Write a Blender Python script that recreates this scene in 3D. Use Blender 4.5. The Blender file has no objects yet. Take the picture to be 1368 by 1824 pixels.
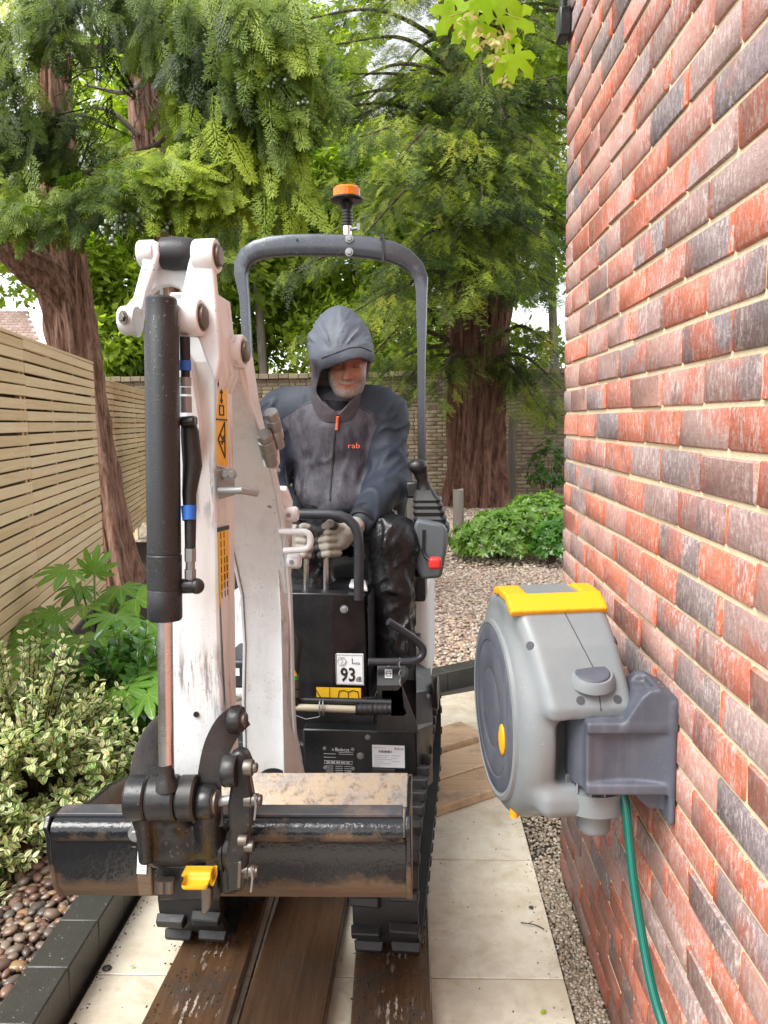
import bpy, bmesh, math, random
import numpy as np
from mathutils import Vector, Matrix
random.seed(7); rng = np.random.default_rng(7)
scene = bpy.context.scene
COL = scene.collection
# ------------------------------------------------------------------ camera
FPX, CAMZ = 1400.0, 1.57
T_, YAW_, ROLL_ = math.radians(6.6), math.radians(2.3), math.radians(1.0)
_c, _s, _ct, _st, _cr, _sr = math.cos(YAW_), math.sin(YAW_), math.cos(T_), math.sin(T_), math.cos(ROLL_), math.sin(ROLL_)
EX = np.array([_c, _s, 0.0]); EF = np.array([-_s*_ct, _c*_ct, -_st]); EU = np.array([-_s*_st, _c*_st, _ct])
RIGHT = EX*_cr - EU*_sr; UP = EX*_sr + EU*_cr; CAM = np.array([0, 0, CAMZ])
cd = bpy.data.cameras.new('camera'); cam = bpy.data.objects.new('camera', cd); COL.objects.link(cam)
cd.sensor_fit = 'VERTICAL'; cd.sensor_height = 36.0; cd.lens = 36.0*FPX/1824.0; cd.clip_start = 0.05; cd.clip_end = 400
cam.matrix_world = Matrix(((RIGHT[0], UP[0], -EF[0], 0), (RIGHT[1], UP[1], -EF[1], 0), (RIGHT[2], UP[2], -EF[2], CAMZ), (0, 0, 0, 1)))
scene.camera = cam
# ------------------------------------------------------------------ overcast daylight
SUN_EL, SUN_AZ = math.radians(54), math.radians(228)      # azimuth from +Y towards +X: high on the left, a little behind the camera
world = bpy.data.worlds.new('World'); scene.world = world; world.use_nodes = True
wn = world.node_tree; wn.nodes.clear()
sky = wn.nodes.new('ShaderNodeTexSky'); sky.sky_type = 'NISHITA'; sky.sun_disc = False
sky.sun_elevation = SUN_EL; sky.sun_rotation = SUN_AZ; sky.dust_density = 1.0; sky.air_density = 1.0
hs = wn.nodes.new('ShaderNodeHueSaturation'); hs.inputs['Saturation'].default_value = 0.12
bg = wn.nodes.new('ShaderNodeBackground'); bg.inputs['Strength'].default_value = 0.115
wo = wn.nodes.new('ShaderNodeOutputWorld')
wn.links.new(sky.outputs[0], hs.inputs['Color']); wn.links.new(hs.outputs[0], bg.inputs['Color']); wn.links.new(bg.outputs[0], wo.inputs['Surface'])
sl = bpy.data.lights.new('sun', 'SUN'); sl.energy = 1.5; sl.angle = math.radians(35); sl.color = (1.0, 0.985, 0.955)
sun = bpy.data.objects.new('sun', sl); COL.objects.link(sun)
sd = Vector((math.sin(SUN_AZ)*math.cos(SUN_EL), math.cos(SUN_AZ)*math.cos(SUN_EL), math.sin(SUN_EL)))
sun.rotation_euler = sd.to_track_quat('Z', 'Y').to_euler(); sun.location = (-3, -3, 9)
vs = scene.view_settings; vs.view_transform = 'Standard'; vs.look = 'None'; vs.gamma = 1.0; vs.use_curve_mapping = False
vs.exposure = 1.75
scene.render.engine = 'CYCLES'
cy = scene.cycles; cy.use_denoising = True; cy.denoiser = 'OPENIMAGEDENOISE'; cy.denoising_input_passes = 'RGB_ALBEDO_NORMAL'; cy.denoising_prefilter = 'ACCURATE'; cy.max_bounces = 8; cy.diffuse_bounces = 4; cy.glossy_bounces = 3; cy.transmission_bounces = 4; cy.transparent_max_bounces = 8
cy.use_adaptive_sampling = True; cy.adaptive_threshold = 0.008; cy.sample_clamp_indirect = 6.0; cy.caustics_reflective = False; cy.caustics_refractive = False

# ------------------------------------------------------------------ surveying helpers: sight lines measured on the photograph -> places in the yard
def ray(px, py):
    a = (px-684)/FPX; b = (py-912)/FPX
    return EF + RIGHT*a - UP*b
def P(px, py, Y): r = ray(px, py); return CAM + r*(Y/r[1])
def PX(px, py, X): r = ray(px, py); return CAM + r*(X/r[0])
def G(px, py, z=0.0): r = ray(px, py); return CAM + r*((z-CAMZ)/r[2])
def proj(p):
    d = np.asarray(p, float)-CAM; zc = d@EF
    return 684+FPX*(d@RIGHT)/zc, 912-FPX*(d@UP)/zc
V = lambda *a: np.array(a, float)
def unit(v): v = np.asarray(v, float); return v/np.linalg.norm(v)
def frame(d, up=(0, 0, 1)):
    d = unit(d); u = np.asarray(up, float)
    if abs(d@u) > 0.98: u = np.array([0, 1.0, 0])
    a = unit(np.cross(u, d)); b = np.cross(d, a); return a, b, d

# ------------------------------------------------------------------ vector noise
def _hash(i, j, k, seed):
    n = (i*374761393 + j*668265263 + k*2147483647 + seed*1274126177) & 0xffffffff
    n = ((n ^ (n >> 13))*1274126177) & 0xffffffff
    n = n ^ (n >> 16)
    return (n & 0xffff)/65535.0*2-1
def vnoise(p, seed=0):
    p = np.asarray(p, float); f = np.floor(p); i = f.astype(np.int64); t = p-f; t = t*t*(3-2*t); o = 0
    for dx in (0, 1):
        for dy in (0, 1):
            for dz in (0, 1):
                w = (t[..., 0] if dx else 1-t[..., 0])*(t[..., 1] if dy else 1-t[..., 1])*(t[..., 2] if dz else 1-t[..., 2])
                o = o + w*_hash(i[..., 0]+dx, i[..., 1]+dy, i[..., 2]+dz, seed)
    return o
def fbm(p, oct=3, seed=0):
    o = 0; a = 1.0; p = np.asarray(p, float)
    for k in range(oct): o = o + a*vnoise(p*2**k, seed+k*17); a *= .5
    return o

# ------------------------------------------------------------------ mesh building
class MB:
    def __init__(s): s.v = []; s.f = []; s.n = 0
    def add(s, verts, faces):
        b = s.n; s.v.append(np.asarray(verts, float).reshape(-1, 3)); s.n += len(s.v[-1])
        s.f += [tuple(b+i for i in f) for f in faces]; return s
    def box(s, c, size, axes=None):
        c = np.asarray(c, float); h = np.asarray(size, float)/2
        A = np.eye(3) if axes is None else np.asarray(axes, float)
        vs = [c + (x*h[0])*A[0] + (y*h[1])*A[1] + (z*h[2])*A[2] for x in (-1, 1) for y in (-1, 1) for z in (-1, 1)]
        return s.add(vs, [(0, 1, 3, 2), (4, 6, 7, 5), (0, 4, 5, 1), (2, 3, 7, 6), (0, 2, 6, 4), (1, 5, 7, 3)])
    def hexa(s, a, b):           # two quads (same winding)
        return s.add(list(a)+list(b), [(3, 2, 1, 0), (4, 5, 6, 7)]+[(i, (i+1) % 4, 4+(i+1) % 4, 4+i) for i in range(4)])
    def loft(s, rings, caps=True, closed=True):
        m = len(rings[0]); fs = []
        for r in range(len(rings)-1):
            for i in range(m if closed else m-1):
                j = (i+1) % m; fs.append((r*m+i, r*m+j, (r+1)*m+j, (r+1)*m+i))
        if caps: fs.append(tuple(range(m-1, -1, -1))); fs.append(tuple((len(rings)-1)*m+i for i in range(m)))
        return s.add(np.concatenate([np.asarray(r, float) for r in rings]), fs)
    def tube(s, pts, r, seg=12, caps=True, up=(0, 0, 1)):
        pts = [np.asarray(p, float) for p in pts]; n = len(pts); rr = r if hasattr(r, '__len__') else [r]*n
        rings = []; a = None
        for i in range(n):
            d = unit(pts[min(i+1, n-1)]-pts[max(i-1, 0)])
            if a is None: a, b, _ = frame(d, up)
            else: a = unit(a-d*(a@d)); b = np.cross(d, a)
            rings.append([pts[i]+rr[i]*(math.cos(t)*a+math.sin(t)*b) for t in np.linspace(0, 2*math.pi, seg, endpoint=False)])
        return s.loft(rings, caps)
    def cyl(s, p0, p1, r0, r1=None, seg=20): return s.tube([p0, p1], [r0, r0 if r1 is None else r1], seg)
    def lathe(s, c, d, prof, seg=24, caps=True):     # prof: (distance along d, radius)
        a, b, d = frame(d); c = np.asarray(c, float)
        rings = [[c+d*h+r*(math.cos(t)*a+math.sin(t)*b) for t in np.linspace(0, 2*math.pi, seg, endpoint=False)] for h, r in prof]
        return s.loft(rings, caps)
    def prism(s, poly, thick):                       # poly: 3-D points of a planar face, thick: vector
        poly = np.asarray(poly, float); t = np.asarray(thick, float); n = len(poly)
        nn = np.zeros(3)
        for i in range(n): nn += np.cross(poly[i], poly[(i+1) % n])
        if nn@t > 0: poly = poly[::-1]
        return s.add(np.concatenate([poly, poly+t]), [tuple(range(n)), tuple(range(2*n-1, n-1, -1))]+[(i, n+i, n+(i+1) % n, (i+1) % n) for i in range(n)])
    def sph(s, c, r, seg=14, rings=9, axes=None):
        r = np.asarray(r, float)*np.ones(3); A = np.eye(3) if axes is None else np.asarray(axes, float); vs = []; fs = []
        for i in range(1, rings):
            ph = math.pi*i/rings
            for j in range(seg):
                t = 2*math.pi*j/seg; q = V(math.sin(ph)*math.cos(t), math.sin(ph)*math.sin(t), math.cos(ph))*r
                vs.append(np.asarray(c)+q@A)
        n = len(vs); vs.append(np.asarray(c)+V(0, 0, r[2])@A); vs.append(np.asarray(c)+V(0, 0, -r[2])@A)
        for i in range(rings-2):
            for j in range(seg): k = (j+1) % seg; fs.append((i*seg+j, (i+1)*seg+j, (i+1)*seg+k, i*seg+k))
        for j in range(seg):
            k = (j+1) % seg; fs.append((n, j, k)); fs.append((n+1, (rings-2)*seg+k, (rings-2)*seg+j))
        return s.add(vs, fs)
    def verts(s): return np.concatenate(s.v) if s.v else np.zeros((0, 3))
WORLD = {}
def np_mesh(name, verts, faces=None, quads=None, tris=None):
    me = bpy.data.meshes.new(name); verts = np.asarray(verts, np.float32)
    if faces is not None: me.from_pydata(verts.tolist(), [], faces)
    else:
        k = quads if quads is not None else tris; m = k.shape[1]; k = np.asarray(k, np.int32)
        me.vertices.add(len(verts)); me.vertices.foreach_set('co', verts.ravel())
        me.loops.add(k.size); me.loops.foreach_set('vertex_index', k.ravel())
        me.polygons.add(len(k)); me.polygons.foreach_set('loop_start', np.arange(0, k.size, m, dtype=np.int32))
        me.update(calc_edges=True)
    return me
def setprops(o, label=None, cat=None, group=None, kind=None):
    if label: o['label'] = label
    if cat: o['category'] = cat
    if group: o['group'] = group
    if kind: o['kind'] = kind
    return o
def link(name, me, mat, origin, parent=None, **pr):
    o = bpy.data.objects.new(name, me); COL.objects.link(o); origin = np.asarray(origin, float)
    pw = WORLD[parent.name] if parent is not None else np.zeros(3)
    o.location = Vector(origin-pw)
    if parent is not None: o.parent = parent
    WORLD[o.name] = origin
    if mat is not None and me is not None and not me.materials: me.materials.append(mat)
    return setprops(o, **pr)
def empty(name, loc, **pr):
    o = bpy.data.objects.new(name, None); COL.objects.link(o); o.location = Vector(loc); o.empty_display_size = 0.1
    WORLD[o.name] = np.asarray(loc, float); return setprops(o, **pr)
def ob(name, mb, mat, parent=None, smooth=35, bevel=0, seg=2, origin=None, **pr):
    v = mb.verts(); c = (v.min(0)+v.max(0))/2 if origin is None else np.asarray(origin, float)
    me = np_mesh(name, v-c, faces=mb.f)
    bm = bmesh.new(); bm.from_mesh(me); bmesh.ops.recalc_face_normals(bm, faces=bm.faces); bm.to_mesh(me); bm.free()
    o = link(name, me, mat, c, parent, **pr)
    if smooth:
        me.shade_smooth(); me.set_sharp_from_angle(angle=math.radians(smooth))
    if bevel:
        m = o.modifiers.new('bevel', 'BEVEL'); m.width = bevel; m.segments = seg; m.limit_method = 'ANGLE'; m.angle_limit = math.radians(40); m.harden_normals = False
    return o
# baking many copies of a small template into one mesh
def bake(tv, tf, mats, tint=None):
    tv = np.asarray(tv, float); n = len(tv); M = np.asarray(mats, float)      # (k,3,4)
    vs = np.einsum('kij,nj->kni', M[:, :, :3], tv)+M[:, None, :, 3]
    fs = (np.asarray(tf)[None]+(np.arange(len(M))*n)[:, None, None])
    return vs.reshape(-1, 3), fs.reshape(-1, np.asarray(tf).shape[1])
def basis(d, up, s=1.0):            # columns: x=side, y=along d, z=normal ; arrays (k,3)
    d = d/np.linalg.norm(d, axis=1, keepdims=True); x = np.cross(d, up); x /= np.linalg.norm(x, axis=1, keepdims=True)+1e-9; z = np.cross(x, d)
    return np.stack([x, d, z], axis=2)*np.asarray(s).reshape(-1, 1, 1)
def xf(B, p): return np.concatenate([B, p[:, :, None]], axis=2)

# ------------------------------------------------------------------ signed-distance modelling (surface nets)
def smin(a, b, k): h = np.clip(.5+.5*(b-a)/k, 0, 1); return b*(1-h)+a*h-k*h*(1-h)
def smax(a, b, k): return -smin(-a, -b, k)
def s_ell(p, c, r, A=None):
    q = p-np.asarray(c); q = q if A is None else q@np.asarray(A).T
    r = np.asarray(r, float); k0 = np.linalg.norm(q/r, axis=-1); k1 = np.linalg.norm(q/(r*r), axis=-1)+1e-9
    return k0*(k0-1)/k1
def s_cap(p, a, b, ra, rb):
    a = np.asarray(a, float); b = np.asarray(b, float); d = b-a; t = np.clip(((p-a)@d)/(d@d), 0, 1)
    return np.linalg.norm(p-a-t[..., None]*d, axis=-1)-(ra+(rb-ra)*t)
def s_box(p, c, h, r=0.0, A=None):
    q = p-np.asarray(c); q = q if A is None else q@np.asarray(A).T
    q = np.abs(q)-(np.asarray(h, float)-r)
    return np.linalg.norm(np.maximum(q, 0), axis=-1)+np.minimum(q.max(-1), 0)-r
def s_poly(x, y, pts):
    pts = np.asarray(pts, float); n = len(pts); d = np.full(x.shape, 1e9); s = np.ones(x.shape)
    for i in range(n):
        a = pts[i]; b = pts[i-1]; e = b-a; wx = x-a[0]; wy = y-a[1]
        t = np.clip((wx*e[0]+wy*e[1])/(e@e), 0, 1); d = np.minimum(d, (wx-e[0]*t)**2+(wy-e[1]*t)**2)
        c1 = y >= a[1]; c2 = y < b[1]; c3 = e[0]*wy > e[1]*wx
        flip = (c1 & c2 & c3) | (~c1 & ~c2 & ~c3); s = np.where(flip, -s, s)
    return s*np.sqrt(d)
def s_cyl(p, a, b, r, rd=0.0):
    a = np.asarray(a, float); b = np.asarray(b, float); L = np.linalg.norm(b-a); d = (b-a)/L; q = p-(a+b)/2; h = q@d
    rad = np.linalg.norm(q-h[..., None]*d, axis=-1)-(r-rd); hh = np.abs(h)-(L/2-rd)
    return np.sqrt(np.maximum(rad, 0)**2+np.maximum(hh, 0)**2)+np.minimum(np.maximum(rad, hh), 0)-rd
def nets(f, lo, hi, h):
    lo = np.asarray(lo, float); n = np.ceil((np.asarray(hi, float)-lo)/h).astype(int)+1
    g = np.stack(np.meshgrid(*[lo[i]+h*np.arange(n[i]) for i in range(3)], indexing='ij'), -1)
    d = f(g); s = d < 0; m = n-1
    cs = np.zeros(tuple(m)+(3,)); cn = np.zeros(tuple(m))
    offs = [(0, 0, 0), (0, 0, 1), (0, 1, 0), (0, 1, 1), (1, 0, 0), (1, 0, 1), (1, 1, 0), (1, 1, 1)]
    sl = lambda o: tuple(slice(o[i], o[i]+m[i]) for i in range(3))
    for a in range(8):
        for ax in range(3):
            if offs[a][ax] == 0:
                b = list(offs[a]); b[ax] = 1; A_, B_ = sl(offs[a]), sl(b); ch = s[A_] != s[B_]
                da, db = d[A_], d[B_]; t = np.where(ch, da/np.where(ch, da-db, 1), 0)
                pt = np.array(offs[a], float)+t[..., None]*np.eye(3)[ax]
                cs += np.where(ch[..., None], pt, 0); cn += ch
    act = cn > 0; idx = -np.ones(tuple(m), np.int64); idx[act] = np.arange(act.sum())
    ijk = np.argwhere(act); vs = lo+h*(ijk+cs[act]/cn[act][:, None]); qs = []
    for ax in range(3):
        u, w = (ax+1) % 3, (ax+2) % 3
        rngs = [slice(1, m[i]) for i in range(3)]; rngs[ax] = slice(0, m[ax])
        base = np.stack(np.meshgrid(*[np.arange(r.start, r.stop) for r in rngs], indexing='ij'), -1).reshape(-1, 3)
        e = np.eye(3, dtype=int)[ax]; a_ = s[tuple(base.T)]; b_ = s[tuple((base+e).T)]; ch = a_ != b_; base = base[ch]; fl = a_[ch]
        U, W_ = np.eye(3, dtype=int)[u], np.eye(3, dtype=int)[w]
        q = np.stack([idx[tuple((base-U-W_).T)], idx[tuple((base-W_).T)], idx[tuple(base.T)], idx[tuple((base-U).T)]], 1)
        q[~fl] = q[~fl][:, ::-1]; qs.append(q)
    q = np.concatenate(qs); return vs, q[(q >= 0).all(1)]
def sdf_ob(name, f, lo, hi, h, mat, parent=None, relax=1, attr=None, origin=None, **pr):
    v, q = nets(f, lo, hi, h)
    for _ in range(relax):
        acc = np.zeros_like(v); cnt = np.zeros(len(v))
        for k in range(4):
            np.add.at(acc, q[:, k], v[q[:, (k+1) % 4]]+v[q[:, k-1]]); np.add.at(cnt, q[:, k], 2)
        v = v*.5+.5*acc/np.maximum(cnt, 1)[:, None]
    c = (v.min(0)+v.max(0))/2 if origin is None else np.asarray(origin, float)
    me = np_mesh(name, v-c, quads=q); me.shade_smooth()
    if attr:
        for k, fn in attr.items():
            at = me.attributes.new(k, 'FLOAT', 'POINT'); at.data.foreach_set('value', np.asarray(fn(v), np.float32))
    return link(name, me, mat, c, parent, **pr)

def catm(pts, n=14):
    pts = [2*pts[0]-pts[1]]+list(pts)+[2*pts[-1]-pts[-2]]; o = []
    for i in range(1, len(pts)-2):
        for t in np.linspace(0, 1, n, endpoint=False):
            a, b, c, d = pts[i-1:i+3]; o.append(.5*((2*b)+(c-a)*t+(2*a-5*b+4*c-d)*t*t+(-a+3*b-3*c+d)*t**3))
    return o+[pts[-2]]
# ------------------------------------------------------------------ materials
class N:
    def __init__(s, name):
        s.m = bpy.data.materials.new(name); s.m.use_nodes = True; s.t = s.m.node_tree; s.b = s.t.nodes['Principled BSDF']; s.out = s.t.nodes['Material Output']
        s._co = {}
    def n(s, typ, **kw):
        x = s.t.nodes.new('ShaderNode'+typ)
        for k, v in kw.items(): setattr(x, k, v)
        return x
    def put(s, a, b):
        if hasattr(a, 'is_linked') or isinstance(a, bpy.types.NodeSocket): s.t.links.new(a, b)
        else: b.default_value = (*a, 1.0) if isinstance(a, tuple) and len(a) == 3 and len(b.default_value) == 4 else a
    def set(s, **kw):
        for k, v in kw.items(): s.put(v, s.b.inputs[{'base': 'Base Color', 'rough': 'Roughness', 'metal': 'Metallic', 'normal': 'Normal', 'spec': 'Specular IOR Level', 'coat': 'Coat Weight', 'coatr': 'Coat Roughness', 'emit': 'Emission Color', 'emits': 'Emission Strength', 'trans': 'Transmission Weight', 'alpha': 'Alpha', 'sub': 'Subsurface Weight', 'sheen': 'Sheen Weight'}[k]])
        return s
    def co(s, kind='Object', rnd=False):
        if (kind, rnd) in s._co: return s._co[(kind, rnd)]
        o = s.n('TexCoord').outputs[kind]
        if rnd:
            oi = s.n('ObjectInfo'); mm = s.n('VectorMath', operation='ADD'); sc = s.n('Math', operation='MULTIPLY'); sc.inputs[1].default_value = 37.0
            s.t.links.new(oi.outputs['Random'], sc.inputs[0]); s.t.links.new(o, mm.inputs[0]); s.t.links.new(sc.outputs[0], mm.inputs[1]); o = mm.outputs[0]
        s._co[(kind, rnd)] = o; return o
    def map(s, co, scale=(1, 1, 1), loc=(0, 0, 0), rot=(0, 0, 0)):
        x = s.n('Mapping'); x.inputs['Scale'].default_value = scale; x.inputs['Location'].default_value = loc; x.inputs['Rotation'].default_value = rot; s.t.links.new(co, x.inputs[0]); return x.outputs[0]
    def noise(s, co, scale, detail=4, rough=.6, dist=0.0):
        x = s.n('TexNoise'); s.t.links.new(co, x.inputs['Vector']); x.inputs['Scale'].default_value = scale; x.inputs['Detail'].default_value = detail; x.inputs['Roughness'].default_value = rough; x.inputs['Distortion'].default_value = dist; return x.outputs['Fac']
    def voro(s, co, scale, feat='F1', out='Distance', rnd=1.0):
        x = s.n('TexVoronoi', feature=feat); s.t.links.new(co, x.inputs['Vector']); x.inputs['Scale'].default_value = scale; x.inputs['Randomness'].default_value = rnd; return x.outputs[out]
    def wave(s, co, scale, dist=2, detail=3, ds=1.0, dirn='X'):
        x = s.n('TexWave', bands_direction=dirn); s.t.links.new(co, x.inputs['Vector']); x.inputs['Scale'].default_value = scale; x.inputs['Distortion'].default_value = dist; x.inputs['Detail'].default_value = detail; x.inputs['Detail Scale'].default_value = ds; return x.outputs['Fac']
    def ramp(s, fac, stops, interp='LINEAR'):
        x = s.n('ValToRGB'); e = x.color_ramp.elements; x.color_ramp.interpolation = interp
        while len(e) < len(stops): e.new(0.5)
        for el, (p, c) in zip(e, stops): el.position = p; el.color = (*c, 1) if isinstance(c, tuple) else (c, c, c, 1)
        s.put(fac, x.inputs[0]); return x.outputs[0]
    def mix(s, fac, a, b, mode='MIX'):
        x = s.n('MixRGB', blend_type=mode); s.put(fac, x.inputs[0]); s.put(a, x.inputs[1]); s.put(b, x.inputs[2]); return x.outputs[0]
    def math(s, op, a, b=0.0, clamp=False):
        x = s.n('Math', operation=op, use_clamp=clamp); s.put(a, x.inputs[0]); s.put(b, x.inputs[1]); return x.outputs[0]
    def bump(s, h, strength=.3, dist=.01, nrm=None):
        x = s.n('Bump'); x.inputs['Strength'].default_value = strength; x.inputs['Distance'].default_value = dist; s.put(h, x.inputs['Height'])
        if nrm is not None: s.t.links.new(nrm, x.inputs['Normal'])
        return x.outputs[0]
    def rnd(s): return s.n('ObjectInfo').outputs['Random']
    def island(s): return s.n('NewGeometry').outputs['Random Per Island']
    def attr(s, name): x = s.n('Attribute'); x.attribute_name = name; return x.outputs['Fac']
    def sep(s, co, ax): x = s.n('SeparateXYZ'); s.t.links.new(co, x.inputs[0]); return x.outputs[ax]
MATS = {}
def drops(k, co, scale=170, amt=.32):
    """standing rain drops: height field 0..1"""
    d = k.voro(co, scale); c = k.voro(co, scale, out='Color'); sel = k.math('LESS_THAN', c, amt)
    return k.math('MULTIPLY', k.ramp(d, [(0, 1.0), (.28, .75), (.42, 0.0)]), sel)
def paint(name, col, rough=.35, dirt=(.12, .09, .06), amt=.25, speck=(.02, .02, .02), speck_amt=.3, metal=0.0, wet=0.0, scale=9, spec=.5, streak=0.0, chip=None, scuff=0.0):
    k = N(name); co = k.co('Object', True)
    n1 = k.noise(co, scale, 5, .65); base = k.mix(k.ramp(n1, [(.45, 0.0), (.8, amt)]), col, dirt)
    if streak:
        st = k.noise(k.map(co, (30, 30, 1.6)), 1.0, 4, .6); base = k.mix(k.ramp(st, [(.5, 0.0), (.78, streak)]), base, dirt)
    if speck_amt:
        sp = k.noise(co, 160, 2, .5); m = k.noise(co, 6, 3, .6); mk = k.math('MULTIPLY', k.ramp(sp, [(.66, 0.0), (.70, 1.0)]), k.ramp(m, [(.42, 0.0), (.65, speck_amt)]))
        base = k.mix(mk, base, speck)
    if scuff:
        sf = k.noise(k.map(co, (70, 70, 7)), 1.0, 5, .7); bl = k.noise(co, 3.6, 3, .55); base = k.mix(k.math('MULTIPLY', k.ramp(sf, [(.50, 0.0), (.60, 1.0)]), k.ramp(bl, [(.56, 0.0), (.70, scuff)])), base, (.10, .08, .075))
    if chip:
        ch = k.noise(co, 28, 6, .75); base = k.mix(k.ramp(ch, [(.64, 0.0), (.67, 1.0)]), base, chip)
    rg = k.ramp(n1, [(.3, rough), (.75, min(1, rough+.25))])
    h = k.noise(co, 220, 2, .5)
    nrm = k.bump(h, .06, .002)
    if wet:
        dr = drops(k, co, 330, wet); nrm = k.bump(dr, .30, .0012, nrm); rg = k.mix(dr, rg, (.06, .06, .06))
    k.set(base=base, rough=rg, metal=metal, normal=nrm, spec=spec); MATS[name] = k.m; return k.m
def leafmat(name, cols, rough=.35, trans=.35, tcol=None, spec=.5, tint=False):
    k = N(name); r = k.math('ADD', k.attr('tint'), k.math('MULTIPLY', k.math('SUBTRACT', k.island(), .5), .22), True) if tint else k.island(); base = k.ramp(r, [(i/(len(cols)-1), c) for i, c in enumerate(cols)])
    co = k.co('Object'); nz = k.noise(co, 1.3, 3, .6); base = base if tint else k.mix(k.ramp(nz, [(.3, .55), (.7, 0.0)]), base, tuple(c*.55 for c in cols[0]))
    k.set(base=base, rough=rough, spec=spec)
    tr = k.n('BsdfTranslucent'); k.put(k.mix(1.0, base, tcol or (1.5, 1.7, .5), 'MULTIPLY'), tr.inputs[0])
    mx = k.n('MixShader'); mx.inputs[0].default_value = trans; k.t.links.new(k.b.outputs[0], mx.inputs[1]); k.t.links.new(tr.outputs[0], mx.inputs[2]); k.t.links.new(mx.outputs[0], k.out.inputs[0])
    MATS[name] = k.m; return k.m
# --- machine
paint('white_paint', (.71, .735, .74), .38, (.40, .35, .30), .30, (.07, .05, .04), .55, wet=.10, streak=.30, scuff=.8)
paint('black_paint', (.006, .0065, .0075), .24, (.05, .042, .035), .45, (.16, .14, .11), .25, wet=.25)
paint('black_plate', (.008, .0085, .010), .24, (.03, .028, .026), .35, (.12, .11, .10), .2, wet=.15, streak=.25)
paint('linkage_black', (.012, .0125, .014), .26, (.075, .055, .038), .5, (.20, .17, .13), .4, wet=.30)
paint('cylinder_grey', (.013, .0145, .017), .34, (.045, .04, .034), .4, (.33, .33, .33), .35, wet=.35)
paint('rops_grey', (.075, .083, .097), .16, (.12, .12, .12), .4, (.5, .52, .55), .5, metal=.35, wet=.42)
paint('dark_frame', (.022, .024, .029), .28, (.08, .075, .07), .3, (.3, .3, .3), .3, wet=.2)
paint('rubber', (.008, .008, .008), .45, (.04, .034, .028), .5, (.12, .10, .08), .3, wet=.1)
paint('console_grey', (.085, .10, .11), .42, (.05, .05, .05), .3, (.3, .3, .3), .15, wet=.12)
paint('red_plastic', (.62, .025, .02), .32, (.4, .02, .02), .3, speck_amt=0)
paint('yellow_paint', (.70, .42, .02), .4, (.16, .10, .04), .6, (.06, .05, .03), .7)
paint('beige_pipe', (.42, .38, .29), .4, (.2, .17, .12), .4)
paint('decal_yellow', (.82, .49, .02), .42, (.45, .27, .04), .4, (.1, .08, .04), .15)
paint('decal_white', (.74, .76, .78), .4, (.5, .5, .5), .25, speck_amt=0)
paint('decal_black', (.012, .012, .012), .4, speck_amt=0, amt=.1)
paint('decal_grey', (.45, .46, .47), .4, speck_amt=0, amt=.1)
paint('decal_blue', (.01, .12, .50), .4, speck_amt=.1, amt=.2)
paint('paint_pen', (.45, .50, .03), .5, speck_amt=0)
paint('decal_green', (.02, .30, .05), .4, speck_amt=0, amt=.2)
paint('coupler_steel', (.30, .30, .29), .30, (.16, .15, .13), .5, (.08, .07, .06), .3, metal=.7)
paint('steel', (.17, .155, .135), .38, (.20, .14, .09), .6, (.1, .07, .05), .4, metal=.9)
paint('galvanised', (.30, .31, .31), .40, (.35, .36, .35), .5, metal=.75)
paint('chrome', (.74, .73, .72), .17, (.35, .32, .30), .25, metal=1.0, speck_amt=.1)
k = N('bucket_black'); co = k.co('Object'); zz = k.sep(co, 2)
n1 = k.noise(co, 14, 6, .7); n2 = k.noise(k.map(co, (3, 3, 26)), 2.2, 5, .7)
low = k.math('ADD', k.math('MULTIPLY', k.ramp(k.math('MULTIPLY_ADD', zz, -9.0), [(.25, 0.0), (.95, 1.0)]), .42), k.math('MULTIPLY', n1, .75))
base = k.mix(k.ramp(low, [(.52, 0.0), (.66, 1.0)]), (.012, .013, .015), k.mix(n2, (.055, .036, .022), (.19, .125, .075)))
sc = k.noise(k.map(co, (7, 7, 40), rot=(0, .5, 0)), 3.0, 3, .5); base = k.mix(k.ramp(sc, [(.72, 0.0), (.76, .6)]), base, (.30, .25, .19))
k.set(base=base, rough=k.ramp(low, [(.5, .17), (.66, .6)]), normal=k.bump(k.math('ADD', n1, k.noise(co, 90, 3, .6)), .25, .006)); MATS['bucket_black'] = k.m
k = N('worn_steel'); co = k.co('Object'); n1 = k.noise(co, 7, 6, .7); n2 = k.noise(co, 40, 5, .7)
base = k.ramp(n1, [(.28, (.13, .13, .145)), (.42, (.30, .26, .22)), (.52, (.40, .30, .20)), (.62, (.36, .29, .23)), (.75, (.17, .14, .13))]); base = k.mix(k.ramp(n2, [(.52, 0.0), (.68, .75)]), base, (.13, .09, .07))
k.set(base=base, rough=.42, metal=.35, normal=k.bump(n2, .4, .004)); MATS['worn_steel'] = k.m
paint('worn_dark', (.055, .058, .065), .35, (.22, .15, .10), .8, (.3, .25, .2), .6, scale=16)
k = N('orange_lens'); co = k.co('Object'); k.set(base=(.95, .24, .005), rough=.18, trans=.35, emit=(1.0, .25, .0), emits=.0); MATS['orange_lens'] = k.m
# --- hose reel plastics
paint('reel_grey', (.185, .205, .213), .30, (.25, .25, .24), .5, (.60, .60, .56), .16, wet=.08, streak=.22)
paint('reel_slate', (.070, .077, .100), .42, (.16, .16, .18), .5, (.4, .4, .42), .12, streak=.5)
paint('reel_yellow', (.80, .35, .008), .40, (.7, .34, .0), .3, speck_amt=0)
paint('reel_dark', (.05, .05, .06), .5)
k = N('green_hose'); co = k.co('UV'); w = k.voro(k.map(co, (14, 560, 1)), 1.0, out='Distance', rnd=.0)
k.set(base=k.mix(k.ramp(w, [(.2, 0.0), (.55, 1.0)]), (.0, .155, .105), (.0, .055, .045)), rough=.25, normal=k.bump(w, .25, .001)); MATS['green_hose'] = k.m
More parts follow.
